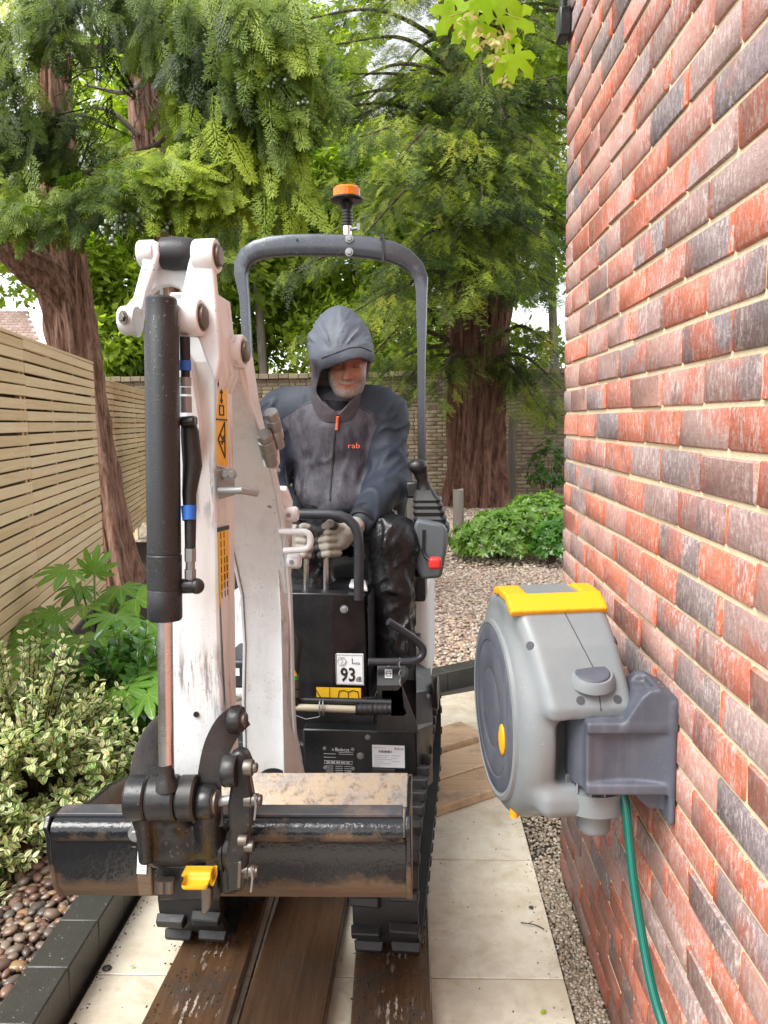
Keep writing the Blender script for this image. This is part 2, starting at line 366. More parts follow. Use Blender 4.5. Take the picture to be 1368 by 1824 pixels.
# --- clothing, skin
def cloth(name, base_fn, rough, wr=.35, weave=900, spec=.3, wet=0):
    k = N(name); co = k.co('Object'); b = base_fn(k, co) if callable(base_fn) else base_fn
    h = k.math('ADD', k.math('MULTIPLY', k.noise(co, 26, 4, .55, 1.2), 1.0), k.math('MULTIPLY', k.noise(co, weave, 1, .5), .04))
    k.set(base=b, rough=rough, normal=k.bump(h, wr, .008), spec=spec); MATS[name] = k.m; return k
def jacket_col(k, co):
    p = k.attr('panel'); wetn = k.noise(k.map(co, (1, 1, .45)), 24, 6, .7)
    grey = k.mix(k.ramp(wetn, [(.45, 0.0), (.60, .8)]), (.072, .066, .080), (.026, .025, .033)); navy = k.mix(k.noise(co, 5, 3), (.014, .019, .031), (.027, .035, .051))
    return k.mix(k.ramp(p, [(.49, 0.0), (.51, 1.0)]), navy, grey)
cloth('jacket', jacket_col, .60, .24, spec=.35)
cloth('hood', lambda k, co: k.mix(k.ramp(k.attr('panel'), [(.48, 0.0), (.52, 1.0)]), k.mix(k.noise(co, 8, 3), (.070, .081, .102), (.110, .126, .152)), (.075, .064, .073)), .55, .30)
cloth('trousers', lambda k, co: k.mix(k.noise(co, 9, 4), (.005, .005, .006), (.012, .012, .013)), .27, .45, spec=.4)
cloth('jacket_dark', (.012, .013, .018), .6, .2)
cloth('glove', lambda k, co: k.mix(k.ramp(k.attr('palm'), [(.42, 0.0), (.58, 1.0)]), k.mix(k.noise(co, 30, 4), (.33, .30, .25), (.22, .20, .17)), (.045, .043, .042)), .75, .35, weave=700)
k = N('skin'); co = k.co('Object'); n1 = k.noise(co, 30, 4); b = k.attr('beard'); st = k.noise(co, 420, 2, .6)
sk = k.mix(n1, (.33, .135, .090), (.44, .205, .14)); sk = k.mix(k.attr('lips'), sk, (.34, .11, .085)); sk = k.mix(k.attr('eye'), sk, (.16, .07, .05))
hair = k.mix(k.ramp(st, [(.4, 0.0), (.6, 1.0)]), (.17, .13, .10), (.48, .44, .39))
k.set(base=k.mix(k.math('MULTIPLY', b, k.ramp(st, [(.25, .72), (.55, .98)])), sk, hair), rough=.5, sub=.08, normal=k.bump(k.math('ADD', st, n1), .3, .003)); MATS['skin'] = k.m
# --- brick, mortar
def brickmat(name, faces, ends, bloom, bumpd=.004):
    k = N(name); co = k.co('Object', True); ob_ = k.co('Object'); r = k.rnd()
    fc = k.ramp(r, faces, 'LINEAR'); n1 = k.noise(co, 13, 6, .7); n2 = k.noise(co, 75, 5, .75)
    y = k.sep(ob_, 1); edge = k.math('ADD', k.math('MULTIPLY', y, 9.0), k.math('MULTIPLY', n1, .62))
    base = k.mix(k.ramp(edge, [(1.02, 0.0), (1.16, 1.0)]) if False else k.ramp(k.math('SUBTRACT', edge, .35), [(.76, 0.0), (.86, 1.0)]), fc, ends)
    patch = k.noise(co, 4.2, 3, .5); base = k.mix(k.ramp(patch, [(.56, 0.0), (.64, .85)]), base, k.mix(n1, ends, (.30, .13, .10)))
    dark = k.noise(co, 5.3, 4, .6, 1.0); base = k.mix(k.ramp(dark, [(.58, 0.0), (.70, .7)]), base, (.15, .13, .135))
    wh = k.noise(k.map(co, (1, 1, .45)), 105, 6, .8); big = k.noise(co, 11, 2, .5); base = k.mix(k.math('MULTIPLY', k.ramp(wh, [(.48, 0.0), (.60, 1.0)]), k.ramp(big, [(.36, bloom*.35), (.62, bloom)])), base, (.58, .50, .46))
    base = k.mix(k.ramp(n2, [(.62, 0.0), (.72, .7)]), base, (.06, .045, .045))
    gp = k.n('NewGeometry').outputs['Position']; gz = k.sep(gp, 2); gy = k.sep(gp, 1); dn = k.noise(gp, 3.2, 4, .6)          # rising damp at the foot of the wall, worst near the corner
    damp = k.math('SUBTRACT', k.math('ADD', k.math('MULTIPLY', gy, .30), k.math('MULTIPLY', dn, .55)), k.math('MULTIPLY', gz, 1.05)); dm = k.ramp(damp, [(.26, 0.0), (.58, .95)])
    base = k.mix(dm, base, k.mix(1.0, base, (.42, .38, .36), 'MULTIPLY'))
    k.set(base=base, rough=k.mix(dm, (.82, .82, .82), (.45, .45, .45)), spec=.25, normal=k.bump(k.math('ADD', k.math('MULTIPLY', n2, 1.1), n1), .75, bumpd)); MATS[name] = k.m; return k
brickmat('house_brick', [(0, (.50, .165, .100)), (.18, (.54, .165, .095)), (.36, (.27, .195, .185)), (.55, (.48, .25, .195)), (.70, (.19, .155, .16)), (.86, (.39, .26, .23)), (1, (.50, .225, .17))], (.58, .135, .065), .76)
k = N('garden_brick'); co = k.co('Object', True); r = k.rnd(); n1 = k.noise(co, 12, 5, .7)
b = k.ramp(r, [(0, (.22, .165, .095)), (.3, (.27, .215, .125)), (.6, (.19, .135, .085)), (.8, (.24, .195, .13)), (1, (.16, .09, .065))]); k.set(base=k.mix(k.ramp(n1, [(.4, 0.0), (.75, .7)]), b, (.11, .09, .07)), rough=.9, normal=k.bump(n1, .4, .01)); MATS['garden_brick'] = k.m
k = N('garden_brickwork'); r = k.island(); co = k.co('Object'); n1 = k.noise(co, 12, 5, .7)
b = k.ramp(r, [(0, (.22, .165, .095)), (.3, (.27, .215, .125)), (.6, (.19, .135, .085)), (.8, (.24, .195, .13)), (1, (.16, .09, .065))]); k.set(base=k.mix(k.ramp(n1, [(.4, 0.0), (.75, .7)]), b, (.11, .09, .07)), rough=.9, normal=k.bump(n1, .4, .01)); MATS['garden_brickwork'] = k.m
k = N('mortar'); co = k.co('Object'); n1 = k.noise(co, 60, 5, .7); k.set(base=k.mix(n1, (.66, .54, .34), (.80, .68, .47)), rough=.95, spec=.2, normal=k.bump(n1, .8, .006)); MATS['mortar'] = k.m
k = N('old_mortar'); co = k.co('Object'); n1 = k.noise(co, 20, 5, .7); k.set(base=k.mix(n1, (.20, .17, .12), (.33, .29, .22)), rough=.95); MATS['old_mortar'] = k.m
# --- timber
def timber(name, a, b, kn, rough, wave=18, axis=(1, 1, 1), wetc=None, bs=.25):
    k = N(name); co = k.co('Object', True); g = k.map(co, axis); w = k.noise(g, wave, 5, .6, .6); w2 = k.noise(g, wave*5, 3, .6)
    tone = k.math('MULTIPLY', k.rnd(), 1.7); base = k.mix(k.ramp(w, [(.3, 0.0), (.7, 1.0)]), a, b); base = k.mix(k.math('MULTIPLY', w2, .35), base, kn)
    base = k.mix(k.math('MULTIPLY', tone, .35), base, k.mix(1.0, base, (.72, .62, .5), 'MULTIPLY'))
    kv = k.voro(k.map(co, (axis[0]*1.6, axis[1]*1.6, axis[2]*1.6)), 1.1); base = k.mix(k.ramp(kv, [(.03, .9), (.09, 0.0)]), base, kn)
    if wetc:
        m = k.noise(co, 5, 5, .7); base = k.mix(k.ramp(m, [(.50, 0.0), (.66, .75)]), base, wetc)
    k.set(base=base, rough=k.ramp(k.noise(co, 6, 4, .6), [(.35, rough), (.7, min(1, rough+.3))]), normal=k.bump(k.math('ADD', w, w2), bs, .003)); MATS[name] = k.m; return k
timber('fence_wood', (.74, .56, .33), (.87, .71, .47), (.54, .38, .19), .7, 9, (.35, .35, 9))
timber('gap_shade_wood', (.10, .07, .04), (.15, .11, .065), (.06, .04, .02), .8, 9, (.35, .35, 9))  # darkened fence timber, stands for the shade seen between the slats
timber('plank_wood', (.058, .032, .016), (.120, .068, .037), (.026, .014, .008), .10, 7, (7, .35, 7), (.055, .045, .038), .35)
kk = timber('plank_scuffed', (.075, .041, .020), (.150, .087, .047), (.030, .016, .009), .11, 7, (7, .35, 7), (.055, .045, .038), .35)
co = kk.co('Object'); xx = kk.math('ABSOLUTE', kk.math('SUBTRACT', kk.sep(co, 0), .015)); st = kk.noise(kk.map(co, (1, .25, 1)), 70, 5, .7); m = kk.noise(co, 7, 3, .6)
fl = kk.math('MULTIPLY', kk.ramp(kk.math('ADD', st, kk.math('MULTIPLY', xx, -1.2)), [(.52, 0.0), (.58, 1.0)]), kk.ramp(m, [(.44, 0.0), (.60, .6)]))
bs = kk.b.inputs['Base Color'].links[0].from_socket; kk.set(base=kk.mix(fl, bs, (.62, .56, .50)))
timber('plank_dry', (.58, .37, .21), (.74, .53, .35), (.12, .06, .03), .5, 7, (.35, 7, 7), (.20, .14, .10), .35)
timber('grey_post', (.16, .14, .12), (.26, .23, .20), (.07, .06, .05), .85, 8, (6, 6, .4))
# --- ground
k = N('slab_stone'); co = k.co('Object', True); n1 = k.noise(co, 7, 6, .65, .5); n2 = k.noise(co, 45, 4, .7)
b = k.ramp(n1, [(.3, (.46, .38, .27)), (.44, (.58, .51, .40)), (.56, (.66, .60, .49)), (.72, (.48, .38, .25))]); b = k.mix(k.ramp(n2, [(.58, 0.0), (.72, .35)]), b, (.36, .27, .17)); n3 = k.noise(co, 2.6, 4, .6); b = k.mix(k.ramp(n3, [(.5, 0.0), (.7, .55)]), b, (.40, .31, .20))
b = k.mix(k.math('MULTIPLY', k.rnd(), .14), b, (.50, .42, .32)); k.set(base=b, rough=k.ramp(k.noise(co, 4, 4, .6), [(.35, .14), (.65, .42)]), normal=k.bump(k.math('ADD', n1, n2), .12, .003)); MATS['slab_stone'] = k.m
k = N('joint_sand'); k.set(base=(.035, .027, .02), rough=.95); MATS['joint_sand'] = k.m
k = N('kerb_stone'); co = k.co('Object', True); n1 = k.noise(co, 16, 5, .7); sp = k.noise(co, 130, 2, .5)
b = k.mix(n1, (.024, .023, .020), (.052, .050, .043)); b = k.mix(k.ramp(sp, [(.70, 0.0), (.75, .8)]), b, (.34, .34, .30)); k.set(base=b, rough=.38, normal=k.bump(k.math('ADD', n1, sp), .25, .003)); MATS['kerb_stone'] = k.m
def stones(name, stops, rough, obj=True, spec=.5):
    k = N(name); co = k.co('Object', obj); r = k.rnd() if obj else k.island(); n1 = k.noise(co, 40, 4, .7); b = k.ramp(r, stops); b = k.mix(k.ramp(n1, [(.4, 0.0), (.75, .5)]), b, k.mix(1.0, b, (.45, .42, .4), 'MULTIPLY'))
    k.set(base=b, rough=rough, normal=k.bump(n1, .2, .003), spec=spec); MATS[name] = k.m
PEB = [(0, (.060, .048, .040)), (.14, (.19, .095, .065)), (.28, (.115, .098, .080)), (.42, (.26, .20, .145)), (.55, (.080, .068, .060)), (.68, (.23, .125, .085)), (.8, (.16, .135, .105)), (.9, (.31, .185, .09)), (1, (.13, .115, .105))]
stones('pebble_stone', PEB, .17); stones('pebble_mass', PEB, .20, False)
stones('garden_pebbles', [(0, (.32, .25, .19)), (.2, (.46, .35, .26)), (.4, (.57, .48, .38)), (.55, (.34, .19, .14)), (.7, (.62, .54, .44)), (.85, (.24, .18, .15)), (1, (.48, .30, .20))], .45, False)
stones('fine_gravel', [(0, (.20, .15, .10)), (.2, (.34, .26, .18)), (.4, (.13, .10, .07)), (.6, (.48, .40, .30)), (.75, (.26, .19, .13)), (.9, (.55, .50, .42)), (1, (.11, .09, .07))], .4, False)
k = N('garden_earth'); co = k.co('Object'); n1 = k.noise(co, 3, 6, .7); n2 = k.noise(co, 60, 4, .7); k.set(base=k.mix(n2, k.mix(n1, (.035, .026, .018), (.07, .052, .036)), (.03, .022, .015)), rough=.95, normal=k.bump(n2, .6, .02)); MATS['garden_earth'] = k.m
k = N('pebble_ground'); co = k.co('Object'); c1 = k.voro(co, 26, out='Color'); d1 = k.voro(co, 26); sepc = k.n('SeparateColor'); k.t.links.new(c1, sepc.inputs[0])
b = k.ramp(sepc.outputs[0], [(0, (.28, .22, .17)), (.3, (.42, .34, .26)), (.6, (.50, .42, .33)), (.8, (.33, .22, .16)), (1, (.56, .49, .40))]); b = k.mix(k.ramp(d1, [(.35, 0.0), (.75, .85)]), b, (.10, .075, .055))
k.set(base=b, rough=.6, normal=k.bump(k.ramp(d1, [(0, 1.0), (.7, 0.0)]), .8, .02)); MATS['pebble_ground'] = k.m
# --- plants
def bark(name, a, b, cdark, scale=7):
    k = N(name); co = k.co('Object'); g = k.map(co, (1, 1, .12)); n1 = k.noise(g, scale, 6, .7, .8); n2 = k.noise(co, 30, 4, .7)
    base = k.ramp(n1, [(.3, cdark), (.48, a), (.66, b)]); k.set(base=k.mix(k.math('MULTIPLY', n2, .3), base, cdark), rough=.92, spec=.2, normal=k.bump(k.math('ADD', n1, k.math('MULTIPLY', n2, .3)), .9, .03)); MATS[name] = k.m
bark('cypress_bark', (.27, .145, .098), (.46, .295, .215), (.060, .030, .020), 26); bark('yew_bark', (.15, .074, .052), (.27, .15, .11), (.028, .014, .011), 11)
bark('twig_bark', (.10, .07, .05), (.17, .13, .10), (.03, .02, .015), 20); bark('grey_bark', (.24, .20, .16), (.34, .29, .24), (.10, .08, .06), 12)
leafmat('cypress_leaf', [(.022, .040, .010), (.062, .100, .016), (.135, .195, .022), (.28, .35, .035), (.42, .46, .06)], .5, .26, spec=.25, tint=True)
leafmat('yew_leaf', [(.012, .024, .008), (.032, .056, .013), (.075, .115, .020), (.17, .22, .032), (.28, .32, .045)], .5, .18, spec=.25, tint=True)
leafmat('yew_tip', [(.10, .15, .025), (.24, .30, .04), (.36, .42, .05), (.48, .40, .04)], .55, .30, spec=.2, tint=True)
leafmat('far_leaf', [(.10, .15, .03), (.24, .31, .05), (.40, .47, .08), (.55, .60, .14)], .6, .55, spec=.2, tint=True)
leafmat('choisya_leaf', [(.11, .23, .03), (.17, .31, .045), (.24, .38, .06), (.09, .18, .03)], .3, .3)
leafmat('green_leaf', [(.04, .13, .02), (.07, .19, .024), (.10, .25, .03), (.05, .15, .02)], .22, .25)
leafmat('dark_leaf', [(.014, .05, .012), (.022, .075, .015), (.03, .095, .016), (.018, .06, .014)], .25, .2)
leafmat('sycamore_leaf', [(.34, .50, .02), (.40, .56, .03), (.32, .48, .025), (.44, .58, .04)], .5, .55, spec=.25)
leafmat('sycamore_seed', [(.42, .38, .12), (.50, .36, .14), (.38, .40, .10), (.48, .42, .18)], .5, .35)
leafmat('berry', [(.42, .50, .42), (.50, .58, .50), (.36, .46, .36), (.55, .6, .52)], .5, .1)
k = N('variegated_leaf'); uv = k.co('UV'); u = k.sep(uv, 0); vv = k.sep(uv, 1); r = k.island(); nz = k.noise(k.co('Object'), 45, 3, .6)
mid = k.math('ADD', k.math('ABSOLUTE', k.math('SUBTRACT', u, .5)), k.math('MULTIPLY', k.math('SUBTRACT', nz, .5), .30)); edge = k.math('ADD', mid, k.math('MULTIPLY', k.math('SUBTRACT', r, .5), .34))
gr = k.ramp(r, [(0, (.18, .33, .07)), (.5, (.24, .41, .11)), (1, (.14, .27, .06))]); cr = k.ramp(k.noise(k.co('Object'), 9, 2), [(.35, (.74, .69, .30)), (.65, (.82, .79, .48))])
base = k.mix(k.ramp(edge, [(.14, 0.0), (.22, 1.0)]), gr, cr); k.set(base=base, rough=.35)
tr = k.n('BsdfTranslucent'); k.put(base, tr.inputs[0]); mx = k.n('MixShader'); mx.inputs[0].default_value = .3; k.t.links.new(k.b.outputs[0], mx.inputs[1]); k.t.links.new(tr.outputs[0], mx.inputs[2]); k.t.links.new(mx.outputs[0], k.out.inputs[0]); MATS['variegated_leaf'] = k.m
k = N('fatsia_leaf'); co = k.co('Object'); vein = k.attr('vein'); r = k.rnd(); n1 = k.noise(co, 9, 3)
base = k.mix(k.ramp(r, [(0, 0.0), (1, 1.0)]), (.13, .30, .036), (.21, .43, .06)); base = k.mix(n1, base, k.mix(1.0, base, (.6, .65, .6), 'MULTIPLY')); base = k.mix(k.ramp(vein, [(.0, .9), (.16, 0.0)]), base, (.30, .42, .12))
k.set(base=base, rough=.16, normal=k.bump(n1, .3, .01)); tr = k.n('BsdfTranslucent'); k.put(k.mix(1.0, base, (1.4, 1.6, .5), 'MULTIPLY'), tr.inputs[0]); mx = k.n('MixShader'); mx.inputs[0].default_value = .22; k.t.links.new(k.b.outputs[0], mx.inputs[1]); k.t.links.new(tr.outputs[0], mx.inputs[2]); k.t.links.new(mx.outputs[0], k.out.inputs[0]); MATS['fatsia_leaf'] = k.m
k = N('roof_tile'); co = k.co('Object'); r = k.island(); k.set(base=k.ramp(r, [(0, (.30, .20, .17)), (.5, (.38, .27, .23)), (1, (.26, .18, .16))]), rough=.8); MATS['roof_tile'] = k.m
# ================================================================== SETTING
M = MATS
mb = MB(); mb.add([(-150, -150, -.03), (150, -150, -.03), (150, 200, -.03), (-150, 200, -.03)], [(0, 1, 2, 3)])
ob('ground', mb, M['garden_earth'], smooth=0, kind='structure')

def brick_mesh(name, L, D, Hh, seed, bev=.0034, jit=.0014):
    bm = bmesh.new(); bmesh.ops.create_cube(bm, size=1.0)
    for v in bm.verts: v.co = Vector((v.co.x*D, v.co.y*L, v.co.z*Hh))
    bmesh.ops.bevel(bm, geom=list(bm.edges), offset=bev, segments=1, affect='EDGES', profile=.5)
    r = random.Random(seed)
    for v in bm.verts: v.co += Vector((r.uniform(-jit, jit), r.uniform(-jit, jit), r.uniform(-jit, jit)))
    me = bpy.data.meshes.new(name); bm.to_mesh(me); bm.free(); me.shade_smooth(); me.set_sharp_from_angle(angle=math.radians(50)); return me
# ---- red brick house wall on the right (X = 0.488, corner at Y = 2.6)
WX, WC = 0.488, 2.6
house = empty('house_wall', (WX+.1, WC-.5, 0), label='weathered red and purple brick house wall with sandy mortar, right side', cat='wall')
mb = MB(); mb.box((WX+.0055+.25, (WC-.010-3)/2, 1.75), (.5, WC-.010+3, 3.6))
ob('mortar', mb, M['mortar'], house, smooth=0)
full = [brick_mesh('brick', .2155, .1025, .0655, i) for i in range(7)]; half = [brick_mesh('brick', .1025, .1025, .0655, 20+i) for i in range(4)]
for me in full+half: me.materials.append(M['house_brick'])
rest = []; hw = WORLD[house.name]
for r in range(46):
    zc = .01+.075*r+.0375; y = WC; i = 0
    while y > -1.6:
        L = .1025 if (i == 0 and r % 2) else .2155
        c = V(WX+.0513+random.uniform(-.0008, .0008), y-L/2, zc+random.uniform(-.0012, .0012))
        pr = [proj((WX, yy, zz)) for yy in (y, y-L) for zz in (zc-.033, zc+.033)] if y-L > .3 else [(9999, 0)]
        vis = y > .6 and min(p[0] for p in pr) < 1372 and max(p[0] for p in pr) > 0 and max(p[1] for p in pr) > -4 and min(p[1] for p in pr) < 1828
        me = random.choice(half if L < .15 else full)
        rot = (random.uniform(-.006, .006), random.uniform(-.006, .006), random.uniform(-.004, .004))
        if vis:
            b = bpy.data.objects.new('brick', me); COL.objects.link(b); b.parent = house; b.location = Vector(c-hw); b.rotation_euler = rot
            if random.random() < .5: b.scale = (1, -1, 1) if random.random() < .5 else (1, 1, -1)
        else: rest.append((me, c))
        y -= L+.0095; i += 1
mb = MB()
for me, c in rest:
    vv = np.array([v.co[:] for v in me.vertices])+c; mb.add(vv, [tuple(p.vertices) for p in me.polygons])
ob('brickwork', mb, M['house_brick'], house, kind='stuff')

# ---- patio of cream slabs
patio_o = V(-.25, 2.0, 0)
mb = MB(); mb.add([(-.97, -1.5, .004), (.41, -1.5, .004), (.41, 4.9, .004), (-.97, 4.0, .004)], [(0, 1, 2, 3)])
patio = ob('patio', mb, M['joint_sand'], smooth=0, kind='structure')
xs = [-.925, -.478, .398]; ys = [2.035+.597*k for k in range(-4, 6)]
for j in range(len(ys)-1):
    for i in range(2):
        x0, x1, y0, y1 = xs[i]+.0025, xs[i+1]-.0025, ys[j]+.0025, ys[j+1]-.0025
        ymax = [4.4+.62*(x-.117)-.03 for x in (x0, x1)]
        if y0 > min(ymax): continue
        a = [V(x0, y0, 0), V(x1, y0, 0), V(x1, min(y1, ymax[1]), 0), V(x0, min(y1, max(ymax[0], y0+.02)), 0)]
        b = [p+V(0, 0, .022) for p in a]; mb = MB(); mb.hexa(a, b)
        ob('slab', mb, M['slab_stone'], patio, smooth=0, bevel=.0015, seg=1)
# soil crumbs and grit dropped on the paving
GRIT = [(-.9, .9), (.38, .9), (.38, 3.6), (-.9, 3.4)]
# ---- kerbs of dark stone blocks
def kerb(name, p0, p1, inward, w, z0, z1, L, label=None):
    d = unit(p1-p0); n = int(round(np.linalg.norm(p1-p0)/L)); o = empty(name, (p0+p1)/2*V(1, 1, 0), kind='structure')
    for i in range(n):
        a = p0+d*(L*i+.0004); b = p0+d*(L*(i+1)-.0004); mb = MB(); q = -inward*w
        j = V(0, 0, random.uniform(-.002, .002)); mb.hexa([a+V(0, 0, z0), b+V(0, 0, z0), b+q+V(0, 0, z0), a+q+V(0, 0, z0)], [a+V(0, 0, z1)+j, b+V(0, 0, z1)+j, b+q+V(0, 0, z1)+j, a+q+V(0, 0, z1)+j])
        ob('kerb_block', mb, M['kerb_stone'], o, bevel=.005, seg=2)
    return o
kerb('kerb', V(-.932, .9, 0), V(-.945, 3.9, 0), V(1, 0, 0), .115, -.02, .142, .2)
kd = unit(V(.86, .53, 0)); kn = V(kd[1], -kd[0], 0)
ka = V(.117, 4.395, 0)
kerb('kerb', ka-kd*1.25, ka+kd*.95, kn, .115, -.02, .118, .44)

# ---- planks
def plank(name, mat, a, b, th, label, bevel=.004):
    mb = MB(); mb.hexa([p-V(0, 0, th) for p in a], a) if b is None else mb.hexa(a, b)
    v = mb.verts(); return ob(name, mb, mat, bevel=bevel, label=label, cat='plank', group='timber planks laid under the digger')
pz = .064
def long_plank(pts, label, y0=.9, y1=3.0):
    l0, l1, r0, r1 = [G(*p, pz) for p in pts]
    at = lambda a, b, y: a+(b-a)*((y-a[1])/(b[1]-a[1]))
    q = [at(l0, l1, y0), at(r0, r1, y0), at(r0, r1, y1), at(l0, l1, y1)]
    mb = MB(); mb.hexa([p-V(0, 0, .040) for p in q], q)
    return ob('plank', mb, M['plank_wood' if 'between' in label else 'plank_scuffed'], bevel=.004, label=label, cat='plank', group='timber planks laid under the digger')
long_plank([(251, 1824), (328, 1672), (405, 1822), (459, 1643)], 'wet brown plank under the left rubber track, with pale flakes on it')
long_plank([(424, 1824), (490, 1618), (576, 1824), (607, 1652)], 'dark wet brown plank between the two rubber tracks')
long_plank([(624, 1824), (636, 1656), (771, 1824), (763, 1600)], 'wet brown plank under the right rubber track, scuffed pale')
# pale flakes ground into the two track planks
pd = unit(V(.83, .56, 0)); pn = V(-pd[1], pd[0], 0)
for k_, (off, w, lab) in enumerate([(0, .188, 'dry brown plank lying crosswise behind the digger, nearest the hose reel tap'), (.196, .20, 'dry brown plank lying crosswise, middle of the three behind the digger'), (.452, .195, 'dry brown plank lying crosswise, farthest of the three behind the digger')]):
    a = V(.062, 2.925, 0)+pn*off; p0 = a-pd*.30; p1 = a+pd*(.62 if k_ else .50)
    q = [p0, p1, p1+pn*w, p0+pn*w]; zt = .060+.004*k_
    mb = MB(); mb.hexa([p+V(0, 0, .024) for p in q], [p+V(0, 0, zt) for p in q])
    ob('plank', mb, M['plank_dry'], bevel=.004, label=lab, cat='plank', group='timber planks laid under the digger').rotation_euler = (0, 0, 0)

# ---- stones
def stone_tmpl(seed, sub=2):
    bm = bmesh.new(); bmesh.ops.create_icosphere(bm, subdivisions=sub, radius=1); r = np.random.default_rng(seed)
    v = np.array([x.co[:] for x in bm.verts]); f = np.array([[x.index for x in q.verts] for q in bm.faces]); bm.free()
    v *= 1+.16*fbm(v*1.1+seed*3.1, 2, seed)[:, None]; v *= V(1, r.uniform(.62, .9), r.uniform(.42, .62)); return v, f
def scatter(name, region, n, size, mat, z, parent=None, seeds=4, sub=1, zj=.3, poly=None, **pr):
    vs = []; fs = []; nn = 0
    for s_ in range(seeds):
        k = n//seeds; v, f = stone_tmpl(s_+40, sub)
        if poly is not None:
            pts = np.empty((0, 2)); lo = np.min(poly, 0); hi = np.max(poly, 0)
            while len(pts) < k:
                c = rng.uniform(lo, hi, (k, 2)); pts = np.concatenate([pts, c[s_poly(c[:, 0], c[:, 1], poly) < 0]])
            pts = pts[:k]
        else: pts = np.stack([rng.uniform(region[0], region[1], k), rng.uniform(region[2], region[3], k)], 1)
        sc = rng.uniform(size[0], size[1], k); th = rng.uniform(0, 6.28, k); tilt = rng.normal(0, .35, (k, 2))
        B = np.zeros((k, 3, 3)); d = np.stack([np.cos(th), np.sin(th), tilt[:, 0]], 1); B = basis(d, np.stack([tilt[:, 1], tilt[:, 0]*0, np.ones(k)], 1), sc)
        zz = z+sc*rng.uniform(-zj, zj, k)+.25*sc
        a, b = bake(v[:, [1, 0, 2]], f, xf(B, np.concatenate([pts, zz[:, None]], 1))); vs.append(a); fs.append(b+nn); nn += len(a)
    v = np.concatenate(vs); f = np.concatenate(fs); c = (v.min(0)+v.max(0))/2
    me = np_mesh(name, v-c, tris=f); me.shade_smooth(); return link(name, me, mat, c, parent, **pr)
# river pebbles of the left bed: the nearest ones one by one
fx = lambda Y: -2.06-.2*(Y-3.93)
bed = empty('pebble_bed', (-1.5, 2.4, 0), kind='structure')
mb = MB(); mb.add([(-1.05, .8, .075), (-1.05, 4.0, .075), (-1.05, 9, .12), (-4.2, 9, .25), (-2.3, 3, .2), (-1.9, .8, .12)], [(0, 1, 2, 3, 4, 5)]); ob('bed_soil', mb, M['garden_earth'], bed, smooth=0)
pm = []
for s_ in range(8):
    v, f = stone_tmpl(s_, 2); me = np_mesh('pebble', v, tris=f); me.shade_smooth(); me.materials.append(M['pebble_stone']); pm.append(me)
cnt = 0; placed = []
for t in range(60000):
    if cnt >= 290: break
    p = V(random.uniform(-1.62, -1.055), random.uniform(1.55, 2.75), 0); q = proj((p[0], p[1], .1))
    if not (-25 < q[0] < 215 and q[1] > 1380): continue
    sz = random.choice([.014, .017, .020, .023, .027])
    if any((p[0]-a)**2+(p[1]-b)**2 < (.86*(sz+c))**2 for a, b, c in placed): continue
    placed.append((p[0], p[1], sz)); cnt += 1
    o = bpy.data.objects.new('pebble', random.choice(pm)); COL.objects.link(o); o.parent = bed; o.location = Vector(V(p[0], p[1], .096+random.uniform(-.006, .010))-WORLD[bed.name])
    o.rotation_euler = (random.uniform(-.35, .35), random.uniform(-.35, .35), random.uniform(0, 6.28)); o.scale = (sz*1.12, sz*1.12, sz*1.12)
scatter('pebble_mass', (-1.75, -1.06, 1.3, 3.4), 3200, (.010, .019), M['pebble_mass'], .082, bed, kind='stuff')
scatter('pebble_mass', (-2.5, -1.06, 3.2, 6.5), 2600, (.014, .026), M['pebble_mass'], .13, bed, kind='stuff')
scatter('grit', None, 420, (.0008, .0032), M['garden_earth'], .0225, patio, kind='stuff', poly=GRIT)
scatter('grit', None, 260, (.001, .0035), M['garden_earth'], .0225, patio, kind='stuff', poly=[(-.925, .9), (-.89, .9), (-.89, 3.4), (-.925, 3.4)])
scatter('grit', None, 160, (.001, .004), M['fine_gravel'], .0225, patio, kind='stuff', poly=[(.34, .9), (.398, .9), (.398, 3.9), (.36, 3.9)])
for nm, x0, x1, y0, lab in (('soil_crumbs', -.74, -.50, 1.78, 'dark soil crumbs dropped in front of the left track'), ('soil_crumbs', -.20, .02, 1.72, 'dark soil crumbs dropped in front of the right track')):
    scatter(nm, None, 130, (.001, .0045), M['garden_earth'], pz, None, kind='stuff', label=lab, poly=[(x0+.02, y0), (x1-.02, y0), (x1, 2.25), (x0, 2.25)])
# fine gravel strip along the house wall
strip = empty('gravel_strip', (.44, 2.2, 0), kind='structure')
mb = MB(); mb.add([(.396, -1, .002), (.52, -1, .002), (.52, 2.6, .002), (1.6, 2.6, .002), (1.6, 5.3, .002), (.396, 4.6, .002)], [(0, 1, 2, 3, 4, 5)]); ob('gravel_bedding', mb, M['garden_earth'], strip, smooth=0)
scatter('gravel', (.402, .486, 1.2, 2.62), 5200, (.0035, .0085), M['fine_gravel'], .006, strip, kind='stuff', zj=.5)
scatter('gravel', (.402, .95, 2.6, 4.6), 11000, (.004, .010), M['fine_gravel'], .006, strip, kind='stuff', zj=.5)
